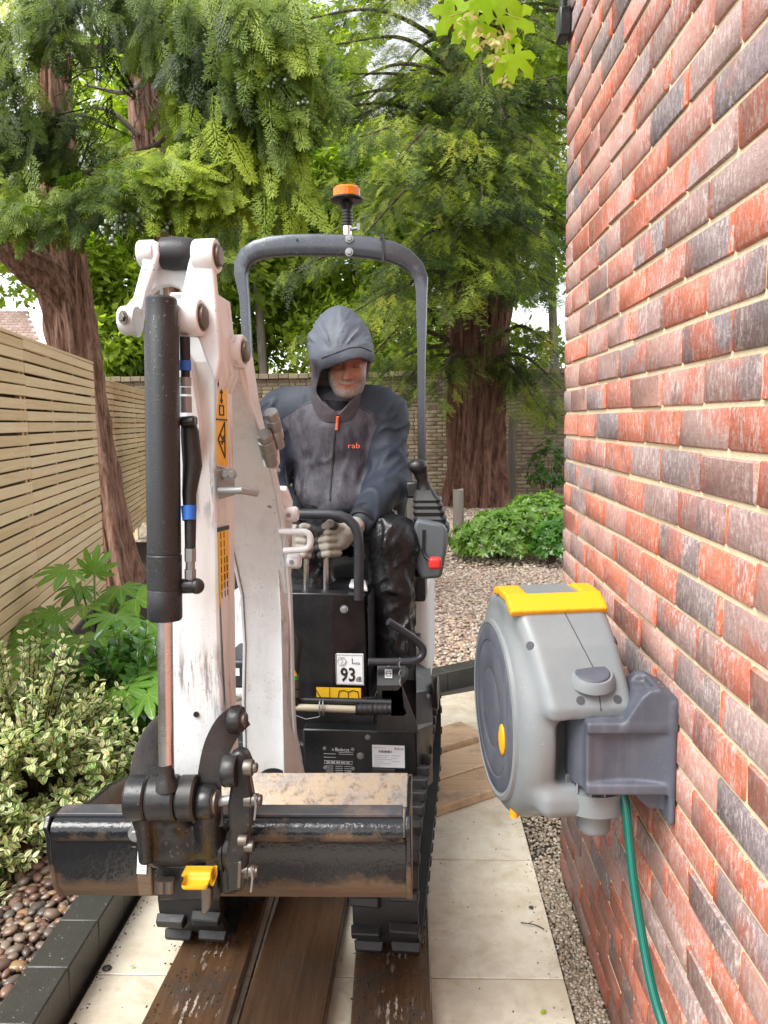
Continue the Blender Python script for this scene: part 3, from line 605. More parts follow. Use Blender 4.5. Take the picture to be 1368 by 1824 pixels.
# pebble garden beyond the patio
gard = empty('pebble_garden', (1, 8, 0), kind='structure')
mb = MB(); mb.add([(-1.2, 3.75, .03), (4.0, 6.9, .03), (9, 17.5, .05), (-6, 17.5, .05), (-4, 9, .05)], [(0, 1, 2, 3, 4)]); ob('pebble_ground', mb, M['pebble_ground'], gard, smooth=0)
k0 = ka-kn*.13
scatter('pebbles', None, 9000, (.013, .024), M['garden_pebbles'], .036, gard, kind='stuff', poly=[(k0-kd*1.0)[:2], (k0+kd*1.6)[:2], (2.4, 8.0), (-.6, 8.0)])
scatter('pebbles', None, 7000, (.018, .03), M['garden_pebbles'], .045, gard, kind='stuff', poly=[(-.8, 8.0), (2.6, 8.0), (3.6, 13.5), (-.8, 13.5)])

# ---- slatted timber fence
def fence(Ya, Yb, npan, z0, ztop, off, label):
    pa = V(fx(Ya)-off, Ya, 0); pb = V(fx(Yb)-off, Yb, 0); d = unit(pb-pa); nrm = V(d[1], -d[0], 0); Lp = np.linalg.norm(pb-pa)/npan
    f = empty('slatted_fence', (pa+pb)/2+V(0, 0, z0), label=label, cat='fence', group='slatted fence runs')
    nz = int((ztop-z0)/.0645); A = np.array([d, nrm, V(0, 0, 1)])
    sm = []
    for s_ in range(4):
        b = MB(); b.box((0, 0, 0), (Lp-.006, .018, .0535)); v = b.verts(); me = np_mesh('slat', v@A, faces=b.f); bm = bmesh.new(); bm.from_mesh(me); bmesh.ops.recalc_face_normals(bm, faces=bm.faces); bmesh.ops.bevel(bm, geom=list(bm.edges), offset=.003, segments=1, affect='EDGES'); bm.to_mesh(me); bm.free(); me.materials.append(M['fence_wood']); sm.append(me)
    for i in range(npan):
        c = pa+d*(Lp*(i+.5))
        for k in range(nz):
            o = bpy.data.objects.new('slat', random.choice(sm)); COL.objects.link(o); o.parent = f
            o.location = Vector(c+V(0, 0, ztop-.03-.0645*k+random.uniform(-.0015, .0015))+nrm*random.uniform(-.003, .002)-WORLD[f.name]); o.rotation_euler = (random.uniform(-.0016, .0016), random.uniform(-.02, .02), 0)
        b = MB(); b.box(c+V(0, 0, (z0+ztop)/2)-nrm*.047, (Lp, .010, ztop-z0-.04), A); ob('gap_shade_board', b, M['gap_shade_wood'], f, smooth=0)  # added panel: blocks light from behind and paints the slat gaps dark
        for t in (.02, .34, .67, .98):
            b = MB(); b.box(c+d*Lp*(t-.5)+V(0, 0, (z0+ztop)/2)-nrm*.026, (.038, .030, ztop-z0-.02), A); ob('batten', b, M['fence_wood'], f, smooth=0, bevel=.002, seg=1)
    for i in range(npan+1):
        b = MB(); b.box(pa+d*Lp*i+V(0, 0, (z0+ztop)/2-.1)-nrm*.09, (.09, .09, ztop-z0+.16), A); ob('post', b, M['fence_wood'], f, smooth=0, bevel=.004)
    b = MB(); b.box((pa+pb)/2+V(0, 0, ztop+.006)-nrm*.012, (np.linalg.norm(pb-pa), .05, .018), A); ob('capping', b, M['fence_wood'], f, smooth=0, bevel=.002)
    return f
fence(2.44, 6.10, 2, .20, 2.05, 0, 'pale slatted timber fence in front of the leaning trunk, left edge')
fence(7.25, 15.0, 5, .20, 2.05, .34, 'pale slatted timber fence running back behind the leaning trunk')

# ---- old yellow brick garden wall across the back
BW = 15.9
gw = empty('garden_wall', (0, BW, 0), label='old yellow stock brick garden wall with a pier, across the back', cat='wall')
mb = MB(); mb.box((0, BW+.13, 1.2), (18, .22, 2.5)); ob('mortar', mb, M['old_mortar'], gw, smooth=0)
gm = [brick_mesh('brick', .104, .215, .066, 60+i, .005, .003) for i in range(5)]
hm = [brick_mesh('brick', .104, .1025, .066, 70+i, .005, .003) for i in range(3)]
for me in gm+hm: me.materials.append(M['garden_brick'])
def shown(x, z):
    px, py = proj((x, BW, z)); return (738 < px < 802 or 900 < px < 1006) and 690 < py < 905 or (444 < px < 505 or 203 < px < 262) and 655 < py < 712
rest = MB()
def wallbrick(x, z, y, me):
    if shown(x, z):
        b = bpy.data.objects.new('brick', me); COL.objects.link(b); b.parent = gw; b.location = Vector(V(x, y+.05+random.uniform(-.004, .004), z)-WORLD[gw.name]); b.rotation_euler = (0, random.uniform(-.01, .01), 0)
    else: rest.add(np.array([v.co[:] for v in me.vertices])+V(x, y+.05, z), [tuple(p.vertices) for p in me.polygons])
for r in range(32):
    z = .02+.076*r+.038; x = -7.0+(.1 if r % 2 else 0); i = 0
    while x < 5.5:
        me = random.choice(gm if i % 2 == r % 2 or random.random() < .5 else hm); L = .215 if me in gm else .1025
        wallbrick(x+L/2, z, BW-.0, me); x += L+.011; i += 1
for r in range(33):                                        # the pier
    z = .02+.076*r+.038; cx = P(783, 800, BW)[0]
    for dx in (-.17, .06) if r % 2 else (-.06, .17): wallbrick(cx+dx, z, BW-.17, random.choice(gm))
    wallbrick(cx+(.20 if r % 2 else -.20), z, BW-.17, random.choice(hm))
mb = MB(); mb.box((cx, BW-.06, 1.25), (.46, .18, 2.5)); ob('pier_mortar', mb, M['old_mortar'], gw, smooth=0)
ob('brickwork', rest, M['garden_brickwork'], gw, kind='stuff')
for i in range(0, 60):
    b = MB(); xx = -6.6+.2*i; b.box((xx, BW+.1, 2.50+random.uniform(-.008, .008)), (.19, .34, .10)); ob('coping_brick', b, M['garden_brick'], gw, smooth=0, bevel=.006, seg=1)
# ---- neighbour's tiled roof, far left
roof = empty('neighbour_house', P(20, 640, 17)*V(1, 1, 0), label="neighbour's house with a brown tiled roof beyond the fence, far left", cat='house')
e0, e1 = P(-260, 618, 17), P(66, 612, 17); rl, rr = P(-220, 552, 20), P(44, 556, 20)
mb = MB(); mb.hexa([e0, e1, rr, rl], [e0-V(0, 0, .12), e1-V(0, 0, .12), rr-V(0, 0, .12), rl-V(0, 0, .12)]); ob('roof', mb, M['roof_tile'], roof, smooth=0)
mb = MB()
for r in range(12):
    a, b = e0+(rl-e0)*r/12, e1+(rr-e1)*r/12; u = (rl-e0)/12; n = 26
    for i in range(n):
        p = a+(b-a)*((i+(r % 2)*.5)/n); w = (b-a)/n*.94; mb.hexa([p+V(0, 0, .01), p+w+V(0, 0, .01), p+w+u*1.1+V(0, 0, .01), p+u*1.1+V(0, 0, .01)], [p+V(0, 0, .055), p+w+V(0, 0, .055), p+w+u*1.1+V(0, 0, .02), p+u*1.1+V(0, 0, .02)])
ob('roof_tiles', mb, M['roof_tile'], roof, smooth=0, kind='stuff')
mb = MB(); c = (e0+e1)/2; mb.box((c[0], c[1]+1.8, c[2]/2-.1), (np.linalg.norm(e1-e0)*.96, 3.0, c[2]-.2)); ob('house_front', mb, M['garden_brickwork'], roof, smooth=0)
# ---- weathered posts in the garden
for px, pt, pb_, Y, w, lab in [(817, 872, 985, 10.4, .15, 'short weathered grey timber stump left of the green shrub'), (912, 745, 890, 15.0, .14, 'tall weathered grey timber post against the back wall'), (723, 868, 950, 9.0, .20, 'pale broad timber stake behind the joystick')]:
    b0, t0 = G(px, pb_, .02), None; b0 = P(px, pb_, Y); b0[2] = 0; t0 = P(px, pt, Y); mb = MB()
    rings = [[V(b0[0]+w/2*sx*(1-.1*h)*(1+.06*vnoise(V(h*5, sx, sy), 3)), b0[1]+w/2*sy*.8, b0[2]+(t0[2]-b0[2])*h*(1+(.02*sx*sy if h == 1 else 0))) for sx, sy in ((-1, -1), (-.3, -1.15), (.5, -1.05), (1, -.6), (1, .8), (0, 1), (-1, .9))] for h in (0, .3, .6, .9, 1.0)]
    mb.loft(rings); ob('timber_post', mb, M['grey_post'], smooth=60, label=lab, cat='post')
# ================================================================== MINI EXCAVATOR
ya = math.radians(4.5); MR = V(math.cos(ya), -math.sin(ya), 0); MBK = V(math.sin(ya), math.cos(ya), 0); ZU = V(0, 0, 1)
MO = (V(-.738, 2.17, 0)+V(.008, 2.105, 0))/2*V(1, 1, 0)             # front centre of the tracks
MA = np.array([MR, MBK, ZU])
def mp(x, y, z): return MO+MR*x+MBK*y+ZU*z
dg = empty('mini_excavator', mp(0, .6, .06), label='white and black mini excavator with its arm folded in front, on planks', cat='excavator')
def part(name, mb, mat, parent=dg, **kw): return ob(name, mb, M[mat] if isinstance(mat, str) else mat, parent, **kw)
def bolt(c, d, r=.008, h=.006, mat='galvanised', parent=dg, name='bolt', washer=True):
    mb = MB(); d = unit(d); a, b, _ = frame(d)
    if washer: mb.lathe(c, d, [(0, r*1.5), (h*.3, r*1.5)], 16)
    ring = lambda hh, s=1.0: [np.asarray(c)+d*hh+r*s*(math.cos(t)*a+math.sin(t)*b) for t in np.arange(6)*math.pi/3]
    mb.loft([ring(h*.3), ring(h*.9), ring(h, .86)]); return part(name, mb, mat, parent, smooth=20)
def text(s, p, ux, uy, size, mat, parent, name='lettering', th=.0004, align='LEFT', bold=0.0):
    cu = bpy.data.curves.new('t', 'FONT'); cu.body = s; cu.size = 1.0; cu.resolution_u = 2; cu.align_x = align; cu.offset = bold
    to = bpy.data.objects.new('t', cu); COL.objects.link(to); dgp = bpy.context.evaluated_depsgraph_get(); me0 = bpy.data.meshes.new_from_object(to.evaluated_get(dgp)); bpy.data.objects.remove(to)
    v = np.array([x.co[:] for x in me0.vertices]); f = [tuple(q.vertices) for q in me0.polygons]; bpy.data.meshes.remove(me0)
    ux, uy = unit(ux), unit(uy); n = np.cross(ux, uy); sx = size if not isinstance(size, tuple) else size[0]; sy = size if not isinstance(size, tuple) else size[1]
    mb = MB(); mb.add(np.asarray(p)+v[:, :1]*ux*sx+v[:, 1:2]*uy*sy+n*th, f); return part(name, mb, mat, parent, smooth=0)
def sheet(name, c, ux, uy, w, h, mat, parent, th=.0012, bevel=0):
    ux, uy = unit(ux), unit(uy); n = np.cross(ux, uy); mb = MB(); mb.box(c, (w, h, th), np.array([ux, uy, n])); return part(name, mb, mat, parent, smooth=0, bevel=bevel)
def strokes(name, segs, c, ux, uy, w, mat, parent, th=.0012):
    ux, uy = unit(ux), unit(uy); n = np.cross(ux, uy); mb = MB()
    for x0, y0, x1, y1 in segs:
        a = np.asarray(c)+ux*x0+uy*y0; b = np.asarray(c)+ux*x1+uy*y1; d = b-a; L = np.linalg.norm(d)
        mb.box((a+b)/2+n*th*.5, (L+w*.6, w, th), np.array([d/L, np.cross(n, d/L), n]))
    return part(name, mb, mat, parent, smooth=0)
# ---------------- tracks
def track(xc, label):
    W, R, y0, y1, zc = .180, .165, .055, 1.12, .062+.178
    tr = empty('track', mp(xc, .6, .06), label=label); tr.parent = dg; tr.location = Vector(mp(xc, .6, .06)-WORLD[dg.name])
    path = []
    for t in np.linspace(math.pi/2, 3*math.pi/2, 15): path.append((y0+R*math.cos(t), zc+R*math.sin(t)))
    for s in np.linspace(0, 1, 12)[1:-1]: path.append((y0+(y1-y0)*s, zc-R))
    for t in np.linspace(-math.pi/2, math.pi/2, 15): path.append((y1+R*math.cos(t), zc+R*math.sin(t)))
    for s in np.linspace(1, 0, 12)[1:-1]: path.append((y0+(y1-y0)*s, zc+R))
    path = np.array(path); n = len(path); rings = []
    for i in range(n):
        d = path[(i+1) % n]-path[i-1]; d /= np.linalg.norm(d); nn = np.array([-d[1], d[0]])           # towards the inside
        rings.append([mp(xc+sx*W/2, path[i][0]+nn[0]*k, path[i][1]+nn[1]*k) for sx, k in ((-1, -.004), (-.8, -.010), (.8, -.010), (1, -.004), (1, .016), (-1, .016))])
    mb = MB(); mb.loft(rings+[rings[0]], caps=False); part('belt', mb, 'rubber', tr, smooth=30)
    # lugs, one by one
    seg = np.linalg.norm(np.roll(path, -1, 0)-path, axis=1); cum = np.concatenate([[0], np.cumsum(seg)]); Lt = cum[-1]; nl = 36
    for j in range(nl):
        s = Lt*(j+.5)/nl; i = min(np.searchsorted(cum, s)-1, n-1); f = (s-cum[i])/seg[i]; p = path[i]*(1-f)+path[(i+1) % n]*f; d = path[(i+1) % n]-path[i]; d /= np.linalg.norm(d); nn = np.array([d[1], -d[0]])
        A3 = np.array([MR, MBK*d[0]+ZU*d[1], MBK*nn[0]+ZU*nn[1]]); mb = MB()
        for sx, sh in ((-1, .5), (1, -.5)):
            q0 = mp(xc, p[0], p[1])+A3[2]*.006
            lo = [q0+A3[0]*sx*W*a+A3[1]*(b+sh*.018) for a, b in ((.06, -.020), (.53, -.017), (.53, .017), (.06, .020))]
            hi = [q0+A3[0]*sx*W*a+A3[1]*(b+sh*.018)+A3[2]*.027 for a, b in ((.08, -.013), (.51, -.011), (.51, .011), (.08, .013))]
            mb.hexa(lo, hi)
        part('lug', mb, 'rubber', tr, smooth=0, bevel=.003, seg=1)
    for yy in (y0, y1):
        mb = MB(); mb.lathe(mp(xc-.05, yy, zc), MR, [(0, .05), (0, R-.03), (.02, R-.02), (.08, R-.02), (.10, R-.03), (.10, .05)], 28); part('wheel', mb, 'dark_frame', tr)
    for yy in (.42, .66, .9): mb = MB(); mb.lathe(mp(xc-.05, yy, zc-R+.06), MR, [(0, .02), (0, .045), (.10, .045), (.10, .02)], 18); part('roller', mb, 'dark_frame', tr)
    mb = MB(); mb.box(mp(xc, .66, zc), (.10, .86, .13), MA); part('track_frame', mb, 'black_plate', tr, bevel=.01)
    return tr
track(-.278, 'left rubber track, mostly hidden behind the bucket'); track(.278, 'right rubber track with chunky lugs')
mb = MB(); mb.box(mp(0, .62, .27), (.40, .70, .16), MA); mb.lathe(mp(0, .72, .34), ZU, [(0, .22), (.10, .22)], 32); part('undercarriage', mb, 'black_plate', bevel=.01)
mb = MB(); mb.lathe(mp(-.17, .10, .19), MR, [(0, .03), (0, .075), (.05, .075), (.06, .06), (.06, .03)], 22); part('idler_hub', mb, 'black_paint')
mb = MB(); mb.box(mp(.155, .18, .24), (.05, .12, .15), MA); part('frame_end', mb, 'dark_frame', bevel=.008)
# ---------------- upper structure
fr = lambda px, py, Y: P(px, py, Y)
def qbox(name, x0, x1, y0, y1, Y, depth, mat, bevel=.006, **kw):           # box whose front face spans the sight window at depth Y
    a = P(x0, (y0+y1)/2, Y); b = P(x1, (y0+y1)/2, Y); t = P((x0+x1)/2, y0, Y); bo = P((x0+x1)/2, y1, Y)
    w = abs(b[0]-a[0]); h = t[2]-bo[2]; c = V((a[0]+b[0])/2, Y, (t[2]+bo[2])/2)+MBK*depth/2
    mb = MB(); mb.box(c, (w, depth, h), MA); return part(name, mb, mat, bevel=bevel, **kw)
def onface(px, py, off=.0012):          # a point on the deck housing's front face, set proud by off
    o_ = V(P(640, 1400, 2.47)[0], 2.47, 0); n_ = -MBK; r = ray(px, py); t = ((o_-CAM)@n_)/(r@n_); return CAM+r*t+n_*off
base = qbox('deck_housing', 540, 741, 1301, 1500, 2.47, .55, 'black_plate', .006)
rp = P(741, 1301, 2.47); 
mb = MB(); a = [P(742, 1301, 2.47), P(771, 1290, 2.68), P(771, 1394, 2.68), P(742, 1420, 2.47)]; mb.hexa(a, [p+MBK*.45-MR*.03 for p in a]); part('deck_corner', mb, 'black_plate', bevel=.003)
mb = MB(); a = [P(741, 1232, 2.62), P(770, 1228, 2.76), P(770, 1290, 2.69), P(741, 1300, 2.50)]; mb.hexa(a, [p+MBK*.35-MR*.03 for p in a]); sp_ = part('side_skirt', mb, 'dark_frame', bevel=.003)
for px, py in ((762, 1240), (762, 1288)): bolt(P(px, py, 2.69), (.5, -.8, 0), .006, .005, parent=sp_)
qbox('engine_bay', 525, 668, 1240, 1302, 2.53, .4, 'black_plate', .004)
# front panel with a vertical fold
mb = MB(); pts = [(512, 1056), (592, 1057), (650, 1062), (656, 1250), (592, 1252), (515, 1250)]; Ys = [2.49, 2.49, 2.53, 2.53, 2.49, 2.49]
front = [P(x, y, Y) for (x, y), Y in zip(pts, Ys)]; back = [p+MBK*.05 for p in front]
n6 = 6; mb.add(front+back, [(0, 1, 4, 5), (1, 2, 3, 4), (7, 6, 11, 10), (8, 7, 10, 9), (0, 6, 7, 1), (1, 7, 8, 2), (2, 8, 9, 3), (3, 9, 10, 4), (4, 10, 11, 5), (5, 11, 6, 0)])
fp = part('front_panel', mb, 'black_plate', bevel=.004, smooth=20)
mb = MB(); a = [P(655, 1062, 2.52), P(661, 1066, 2.54), P(664, 1250, 2.54), P(657, 1250, 2.52)]; mb.hexa(a, [p+MBK*.2 for p in a]); part('panel_edge', mb, 'dark_frame', bevel=.002)
mb = MB(); a = [P(512, 1057, 2.50), P(650, 1063, 2.53), P(636, 1040, 2.70), P(520, 1038, 2.70)]; mb.hexa(a, [p-ZU*.012 for p in a]); part('lever_tray', mb, 'dark_frame', bevel=.003)
mb = MB(); a = [P(622, 1053, 2.57), P(655, 1060, 2.57), P(651, 1044, 2.64), P(626, 1042, 2.64)]; mb.hexa([p+ZU*.010 for p in a], [p+ZU*.022 for p in a]); part('tray_cover', mb, 'white_paint', bevel=.003)
bolt(P(613, 1085, 2.50), (0, -1, 0), .009, .008, parent=fp)
bolt(onface(655, 1313, 0), (0, -1, 0), .006, .005, parent=base); bolt(onface(642, 1346, 0), (0, -1, 0), .008, .006, parent=base)
# noise label
fx_, fz_ = MR, V(0, 0, 1)
lab = sheet('noise_label', P(622, 1192, 2.492), fx_, fz_, .096, .106, 'decal_white', fp)
L0 = P(622, 1192, 2.4905)
strokes('label_border', [(-.044, -.049, .044, -.049), (-.044, .049, .044, .049), (-.044, -.049, -.044, .049), (.044, -.049, .044, .049)], L0, fx_, fz_, .0012, 'decal_grey', lab)
text('93', L0+fx_*(-.030)+fz_*(-.040), fx_, fz_, (.052, .064), 'decal_black', lab, bold=.022); text('dB', L0+fx_*.021+fz_*(-.041), fx_, fz_, (.018, .024), 'decal_black', lab, bold=.012)
text('L', L0+fx_*.008+fz_*.018, fx_, fz_, (.022, .028), 'decal_black', lab); text('WA', L0+fx_*.018+fz_*.015, fx_, fz_, (.011, .014), 'decal_black', lab)
hexs = [(.016*math.cos(t)-.024, .016*math.sin(t)+.027) for t in np.arange(7)*math.pi/3]; arc = [(.010*math.cos(t)-.022, .010*math.sin(t)+.027) for t in np.linspace(-2.3, 2.3, 9)]; arc2 = [(.005*math.cos(t)-.026, .005*math.sin(t)+.027) for t in np.linspace(-2, 2, 6)]
strokes('label_symbol', [(*u, *w) for q in (hexs, arc, arc2) for u, w in zip(q, q[1:])], L0, fx_, fz_, .0011, 'decal_grey', lab)
# yellow warning strip
ws = sheet('warning_strip', P(588, 1234, 2.487), fx_, fz_, .205, .036, 'decal_yellow', fp); W0 = P(588, 1234, 2.4855)
strokes('warning_triangle', [(-.068, -.017, -.050, .013), (-.050, .013, -.032, -.017)], W0, fx_, fz_, .0022, 'decal_black', ws)
strokes('exclamation_mark', [(-.050, -.012, -.050, .003)], W0, fx_, fz_, .0022, 'decal_black', ws)
strokes('dividing_line', [(-.002, -.018, -.002, .018)], W0, fx_, fz_, .0012, 'decal_black', ws)
strokes('manual_symbol', [(.026, -.018, .03, .006), (.03, .006, .045, .010), (.045, .010, .060, .004), (.060, .004, .075, .010), (.075, .010, .092, .006), (.092, .006, .096, -.018), (.060, .004, .060, -.018)], W0, fx_, fz_, .0022, 'decal_black', ws)
# lower plates
dpt = sheet('data_plate', onface(604, 1354), fx_, fz_, .108, .098, 'decal_black', base); D0 = onface(604, 1354, .0022)
text('Bobcat.', D0+fx_*(-.012)+fz_*.032, fx_, fz_, .017, 'decal_white', dpt)
strokes('plate_print', [(-.022, .036, -.016, .040), (-.016, .036, -.022, .040), (-.022, .034, -.016, .034)]+[(-.050, z, -.010, z) for z in (.022, .010)]+[(.0, .022, .048, .022), (.0, .028, .048, .028)]+[(-.048, -.002, .044, -.002), (-.048, -.012, .044, -.012), (-.048, .0, -.048, -.012), (.044, .0, .044, -.012)]+[(x, z, x+.024, z) for x in (-.044, -.012, .018) for z in (-.020, -.027, -.034, -.041)], D0, fx_, fz_, .0012, 'decal_grey', dpt)
strokes('plate_barcode', [(-.040+i*.0035, -.009, -.040+i*.0035, -.005) for i in range(22) if i % 5 != 3], D0, fx_, fz_, .0018, 'decal_white', dpt)
text('CE', D0+fx_*.026+fz_*(-.045), fx_, fz_, .012, 'decal_white', dpt)
for sx in (-1, 1):
    for sz in (-1, 1): bolt(D0+fx_*sx*.047+fz_*(.040 if sz > 0 else -.026), (0, -1, 0), .0042, .004, parent=dpt, name='rivet')
wl = sheet('serial_label', onface(692, 1347), fx_, fz_, .107, .076, 'decal_white', base); S0 = onface(692, 1347, .0022)
text('Bobcat', S0+fx_*.020+fz_*.024, fx_, fz_, .011, 'decal_black', wl)
strokes('label_print', [(-.050, .030, -.010, .030)]+[(-.048, z, -.048+w, z) for z, w in ((.004, .05), (-.003, .045), (-.010, .06), (-.017, .03), (-.024, .055), (-.031, .02))]+[(.01, z, .01+w, z) for z, w in ((.004, .03), (-.004, .02), (-.016, .025))], S0, fx_, fz_, .0011, 'decal_grey', wl)
strokes('label_barcode', [(-.030+i*.0026, .013, -.030+i*.0026, .020) for i in range(16) if i % 4 != 2], S0, fx_, fz_, .0013, 'decal_black', wl)
# right bracket with two slots
Yb = 2.44
outl = [(672, 1178), (713, 1179), (716, 1222), (744, 1294), (744, 1302), (672, 1302), (671, 1222)]
s1 = [(680, 1230), (708, 1230), (714, 1246), (708, 1250), (681, 1250)]; s2 = [(697, 1257), (719, 1258), (724, 1270), (720, 1275), (697, 1275)]
poly = [outl[6]]+[(671, 1240)]+[s1[0], s1[4], s1[3], s1[2], s1[1], s1[0], (671, 1240.2)]+[(671, 1266)]+[s2[0], s2[4], s2[3], s2[2], s2[1], s2[0], (671, 1266.2)]+[outl[5], outl[4], outl[3], outl[2]]
mb = MB(); mb.prism([P(x, y, Yb) for x, y in poly], MBK*.006); part('step_bracket', mb, 'black_plate', smooth=0)
mb = MB(); a = [P(672, 1178, Yb+.05), P(713, 1179, Yb+.05), P(716, 1222, Yb), P(671, 1222, Yb)]; mb.hexa(a, [p+MBK*.006 for p in a]); sb = part('bracket_head', mb, 'black_plate', bevel=.002)
bolt(P(693, 1185, Yb+.044), (0, -1, .3), .007, .006, parent=sb); il = sheet('pictogram', P(692, 1200, Yb+.019), fx_, V(0, .55, 1), .024, .028, 'decal_white', sb)
strokes('pictogram_lines', [(-.007, -.008, -.007, .008), (.007, -.008, .007, .008), (-.007, .008, .007, .008), (-.007, -.008, .007, -.008), (-.011, 0, .011, 0)], P(692, 1200, Yb+.017), fx_, V(0, .55, 1), .0012, 'decal_black', il)
mb = MB(); a = [P(672, 1302, Yb), P(744, 1302, Yb), P(744, 1301, Yb+.12), P(672, 1301, Yb+.12)]; mb.hexa(a, [p-ZU*.008 for p in a]); part('bracket_foot', mb, 'black_plate', bevel=.002)
# stowed pipe with rubber grip and clip
def pl(pts, Y): return [P(x, y, Y) for x, y in pts]
mb = MB(); mb.tube(pl([(470, 1258), (640, 1264)], 2.40), .0115, 16); part('stowed_bar', mb, 'beige_pipe')
mb = MB(); g0, g1 = P(634, 1264, 2.40), P(697, 1263, 2.40); d = g1-g0; prof = []
for i in range(19): t = i/18; prof.append((np.linalg.norm(d)*t, .0175+.0022*math.cos(t*14*math.pi)))
mb.lathe(g0, d, prof, 20); part('bar_grip', mb, 'rubber', smooth=60)
mb = MB(); mb.tube(pl([(516, 1247), (697, 1252)], 2.42), .012, 14); part('bar_shelf', mb, 'black_plate')
for dx in (0, 6):
    mb = MB(); c = P(570+dx, 1261, 2.40); mb.tube([c+V(0, math.cos(t)*.018, math.sin(t)*.024) for t in np.linspace(0, 2*math.pi, 15)], .0022, 6, caps=False); part('clip', mb, 'galvanised')
mb = MB(); mb.tube(pl([(520, 1272), (545, 1281), (568, 1277), (572, 1272)], 2.39), .0016, 6); part('retaining_wire', mb, 'galvanised')
# engine hose behind the boom
mb = MB(); mb.tube([P(498, 1120, 2.42), P(520, 1116, 2.40), P(532, 1140, 2.40), P(528, 1180, 2.40), P(525, 1205, 2.40)], [.014, .016, .016, .013, .012], 12); part('hydraulic_hose', mb, 'rubber')
for y0, y1, m_ in ((1192, 1203, 'decal_yellow'), (1203, 1211, 'decal_green'), (1211, 1226, 'steel'), (1228, 1242, 'steel'), (1243, 1256, 'black_paint')):
    mb = MB(); mb.cyl(P(525, y0, 2.40), P(525, y1-1, 2.40), .013, seg=12); part('hose_fitting', mb, m_)
# grab hoop, levers, pedal guard
def arcpts(pts, r, n=6):
    out = [pts[0]]
    for i in range(1, len(pts)-1):
        a, b, c = [np.asarray(q, float) for q in pts[i-1:i+2]]; u = unit(a-b); w = unit(c-b); p0 = b+u*r; p1 = b+w*r
        for t in np.linspace(0, 1, n): out.append((1-t)**2*p0+2*t*(1-t)*b+t*t*p1)
    return out+[pts[-1]]
mb = MB(); mb.tube(arcpts([P(520, 916, 2.50), P(640, 916, 2.50), P(639, 1068, 2.50)], .10), .0165, 16); part('grab_rail', mb, 'dark_frame')
for px in (545, 580):
    mb = MB(); mb.tube([P(px, 1062, 2.60), P(px+1, 985, 2.58), P(px+2, 950, 2.58)], .0095, 14); part('travel_lever', mb, 'chrome')
mb = MB(); mb.tube(catm([P(692, 1107, 2.42), P(716, 1123, 2.44), P(738, 1138, 2.46), P(752, 1152, 2.47), P(752, 1167, 2.47), P(738, 1177, 2.46), P(700, 1179, 2.45), P(656, 1179, 2.44)], 6), .0125, 14); part('pedal_guard', mb, 'dark_frame')
mb = MB(); mb.tube([P(712, 1172, 2.43)+V(0, 0, -.004*i+.0)+V(.003*math.sin(i*2.2), -.003*math.cos(i*2.2), -.006*i) for i in range(10)], .0018, 6); part('chain', mb, 'galvanised')
# body panels
mb = MB(); mb.box(P(742, 1135, 2.98)+MBK*.22-MR*.022, (.14, .46, .44), MA); part('body_panel', mb, 'white_paint', bevel=.03, seg=4)
mb = MB(); mb.box(P(425, 1150, 2.98)+MBK*.22+MR*.05, (.16, .46, .44), MA); part('body_panel', mb, 'white_paint', bevel=.03, seg=4)
mb = MB(); mb.box(mp(0, 1.12, .62), (.62, .30, .50), MA); part('counterweight', mb, 'white_paint', bevel=.05, seg=4)
mb = MB(); a = P(420, 1200, 2.6); mb.box(a+MBK*.1, (.10, .22, .10), MA); part('battery_box', mb, 'dark_frame', bevel=.01)
sheet('pictogram', P(421, 1197, 2.588), fx_, fz_, .022, .026, 'decal_white', dg)
for i in range(3):
    mb = MB(); c = P(772+i*3.2, 1234, 2.80); mb.lathe(c, MR, [(0, .02), (0, .058), (.003, .062), (.006, .058), (.006, .02)], 26); part('pulley_disc', mb, 'steel' if i != 1 else 'black_paint')
qbox('floor_pan', 515, 735, 1180, 1186, 2.60, .4, 'black_plate', .003)
# seat
mb = MB(); mb.box(mp(.01, 1.02, .92), (.46, .44, .11), MA); sc_ = part('seat', mb, 'rubber', bevel=.04, seg=4)
mb = MB(); mb.box(mp(.01, 1.26, 1.16), (.44, .10, .46), MA); part('seat_back', mb, 'rubber', bevel=.04, seg=4)
mb = MB(); mb.box(mp(0, .98, .72), (.40, .42, .30), MA); part('seat_base', mb, 'black_plate', bevel=.02)
# right console
CY = 2.70
mb = MB(); pts = [(737, 937), (742, 925), (788, 934), (796, 946), (794, 985), (786, 1030), (750, 1033), (739, 1010)]
mb.prism([P(x, y, CY) for x, y in pts], MBK*.22); con = part('console', mb, 'console_grey', bevel=.012, seg=3)
mb = MB(); pts = [(752, 944), (758, 944), (757, 980), (752, 978)]; mb.prism([P(x, y, CY-.004) for x, y in pts], MBK*.01); part('lever_slot', mb, 'black_paint', con)
mb = MB(); mb.tube([P(751, 975, CY+.02), P(758, 992, CY-.05), P(770, 1002, CY-.07)], .006, 10); lk = part('lockout_lever', mb, 'black_paint', con)
sdf_ob('lever_knob', lambda p: s_box(p, P(775, 1003, CY-.08), (.022, .018, .021), .012), P(775, 1003, CY-.08)-.05, P(775, 1003, CY-.08)+.05, .003, M['red_plastic'], con)
mb = MB(); cols = [(770, 945, 31), (769, 934, 30), (767, 930, 27.5), (766.5, 922, 29), (765, 917, 26), (764.5, 910, 28), (763, 905, 24.5), (762.5, 899, 26.5), (761, 894, 22.5), (760.5, 889, 24), (758, 882, 19), (756, 872, 15)]
rings = []
for x, y, w in cols:
    c = P(x, y, CY+.10); hw_ = w*2.8/1400; rings.append([c+MR*hw_*u+MBK*hw_*v for u, v in ((-1, -.75), (-.75, -1), (.75, -1), (1, -.75), (1, .75), (.75, 1), (-.75, 1), (-1, .75))])
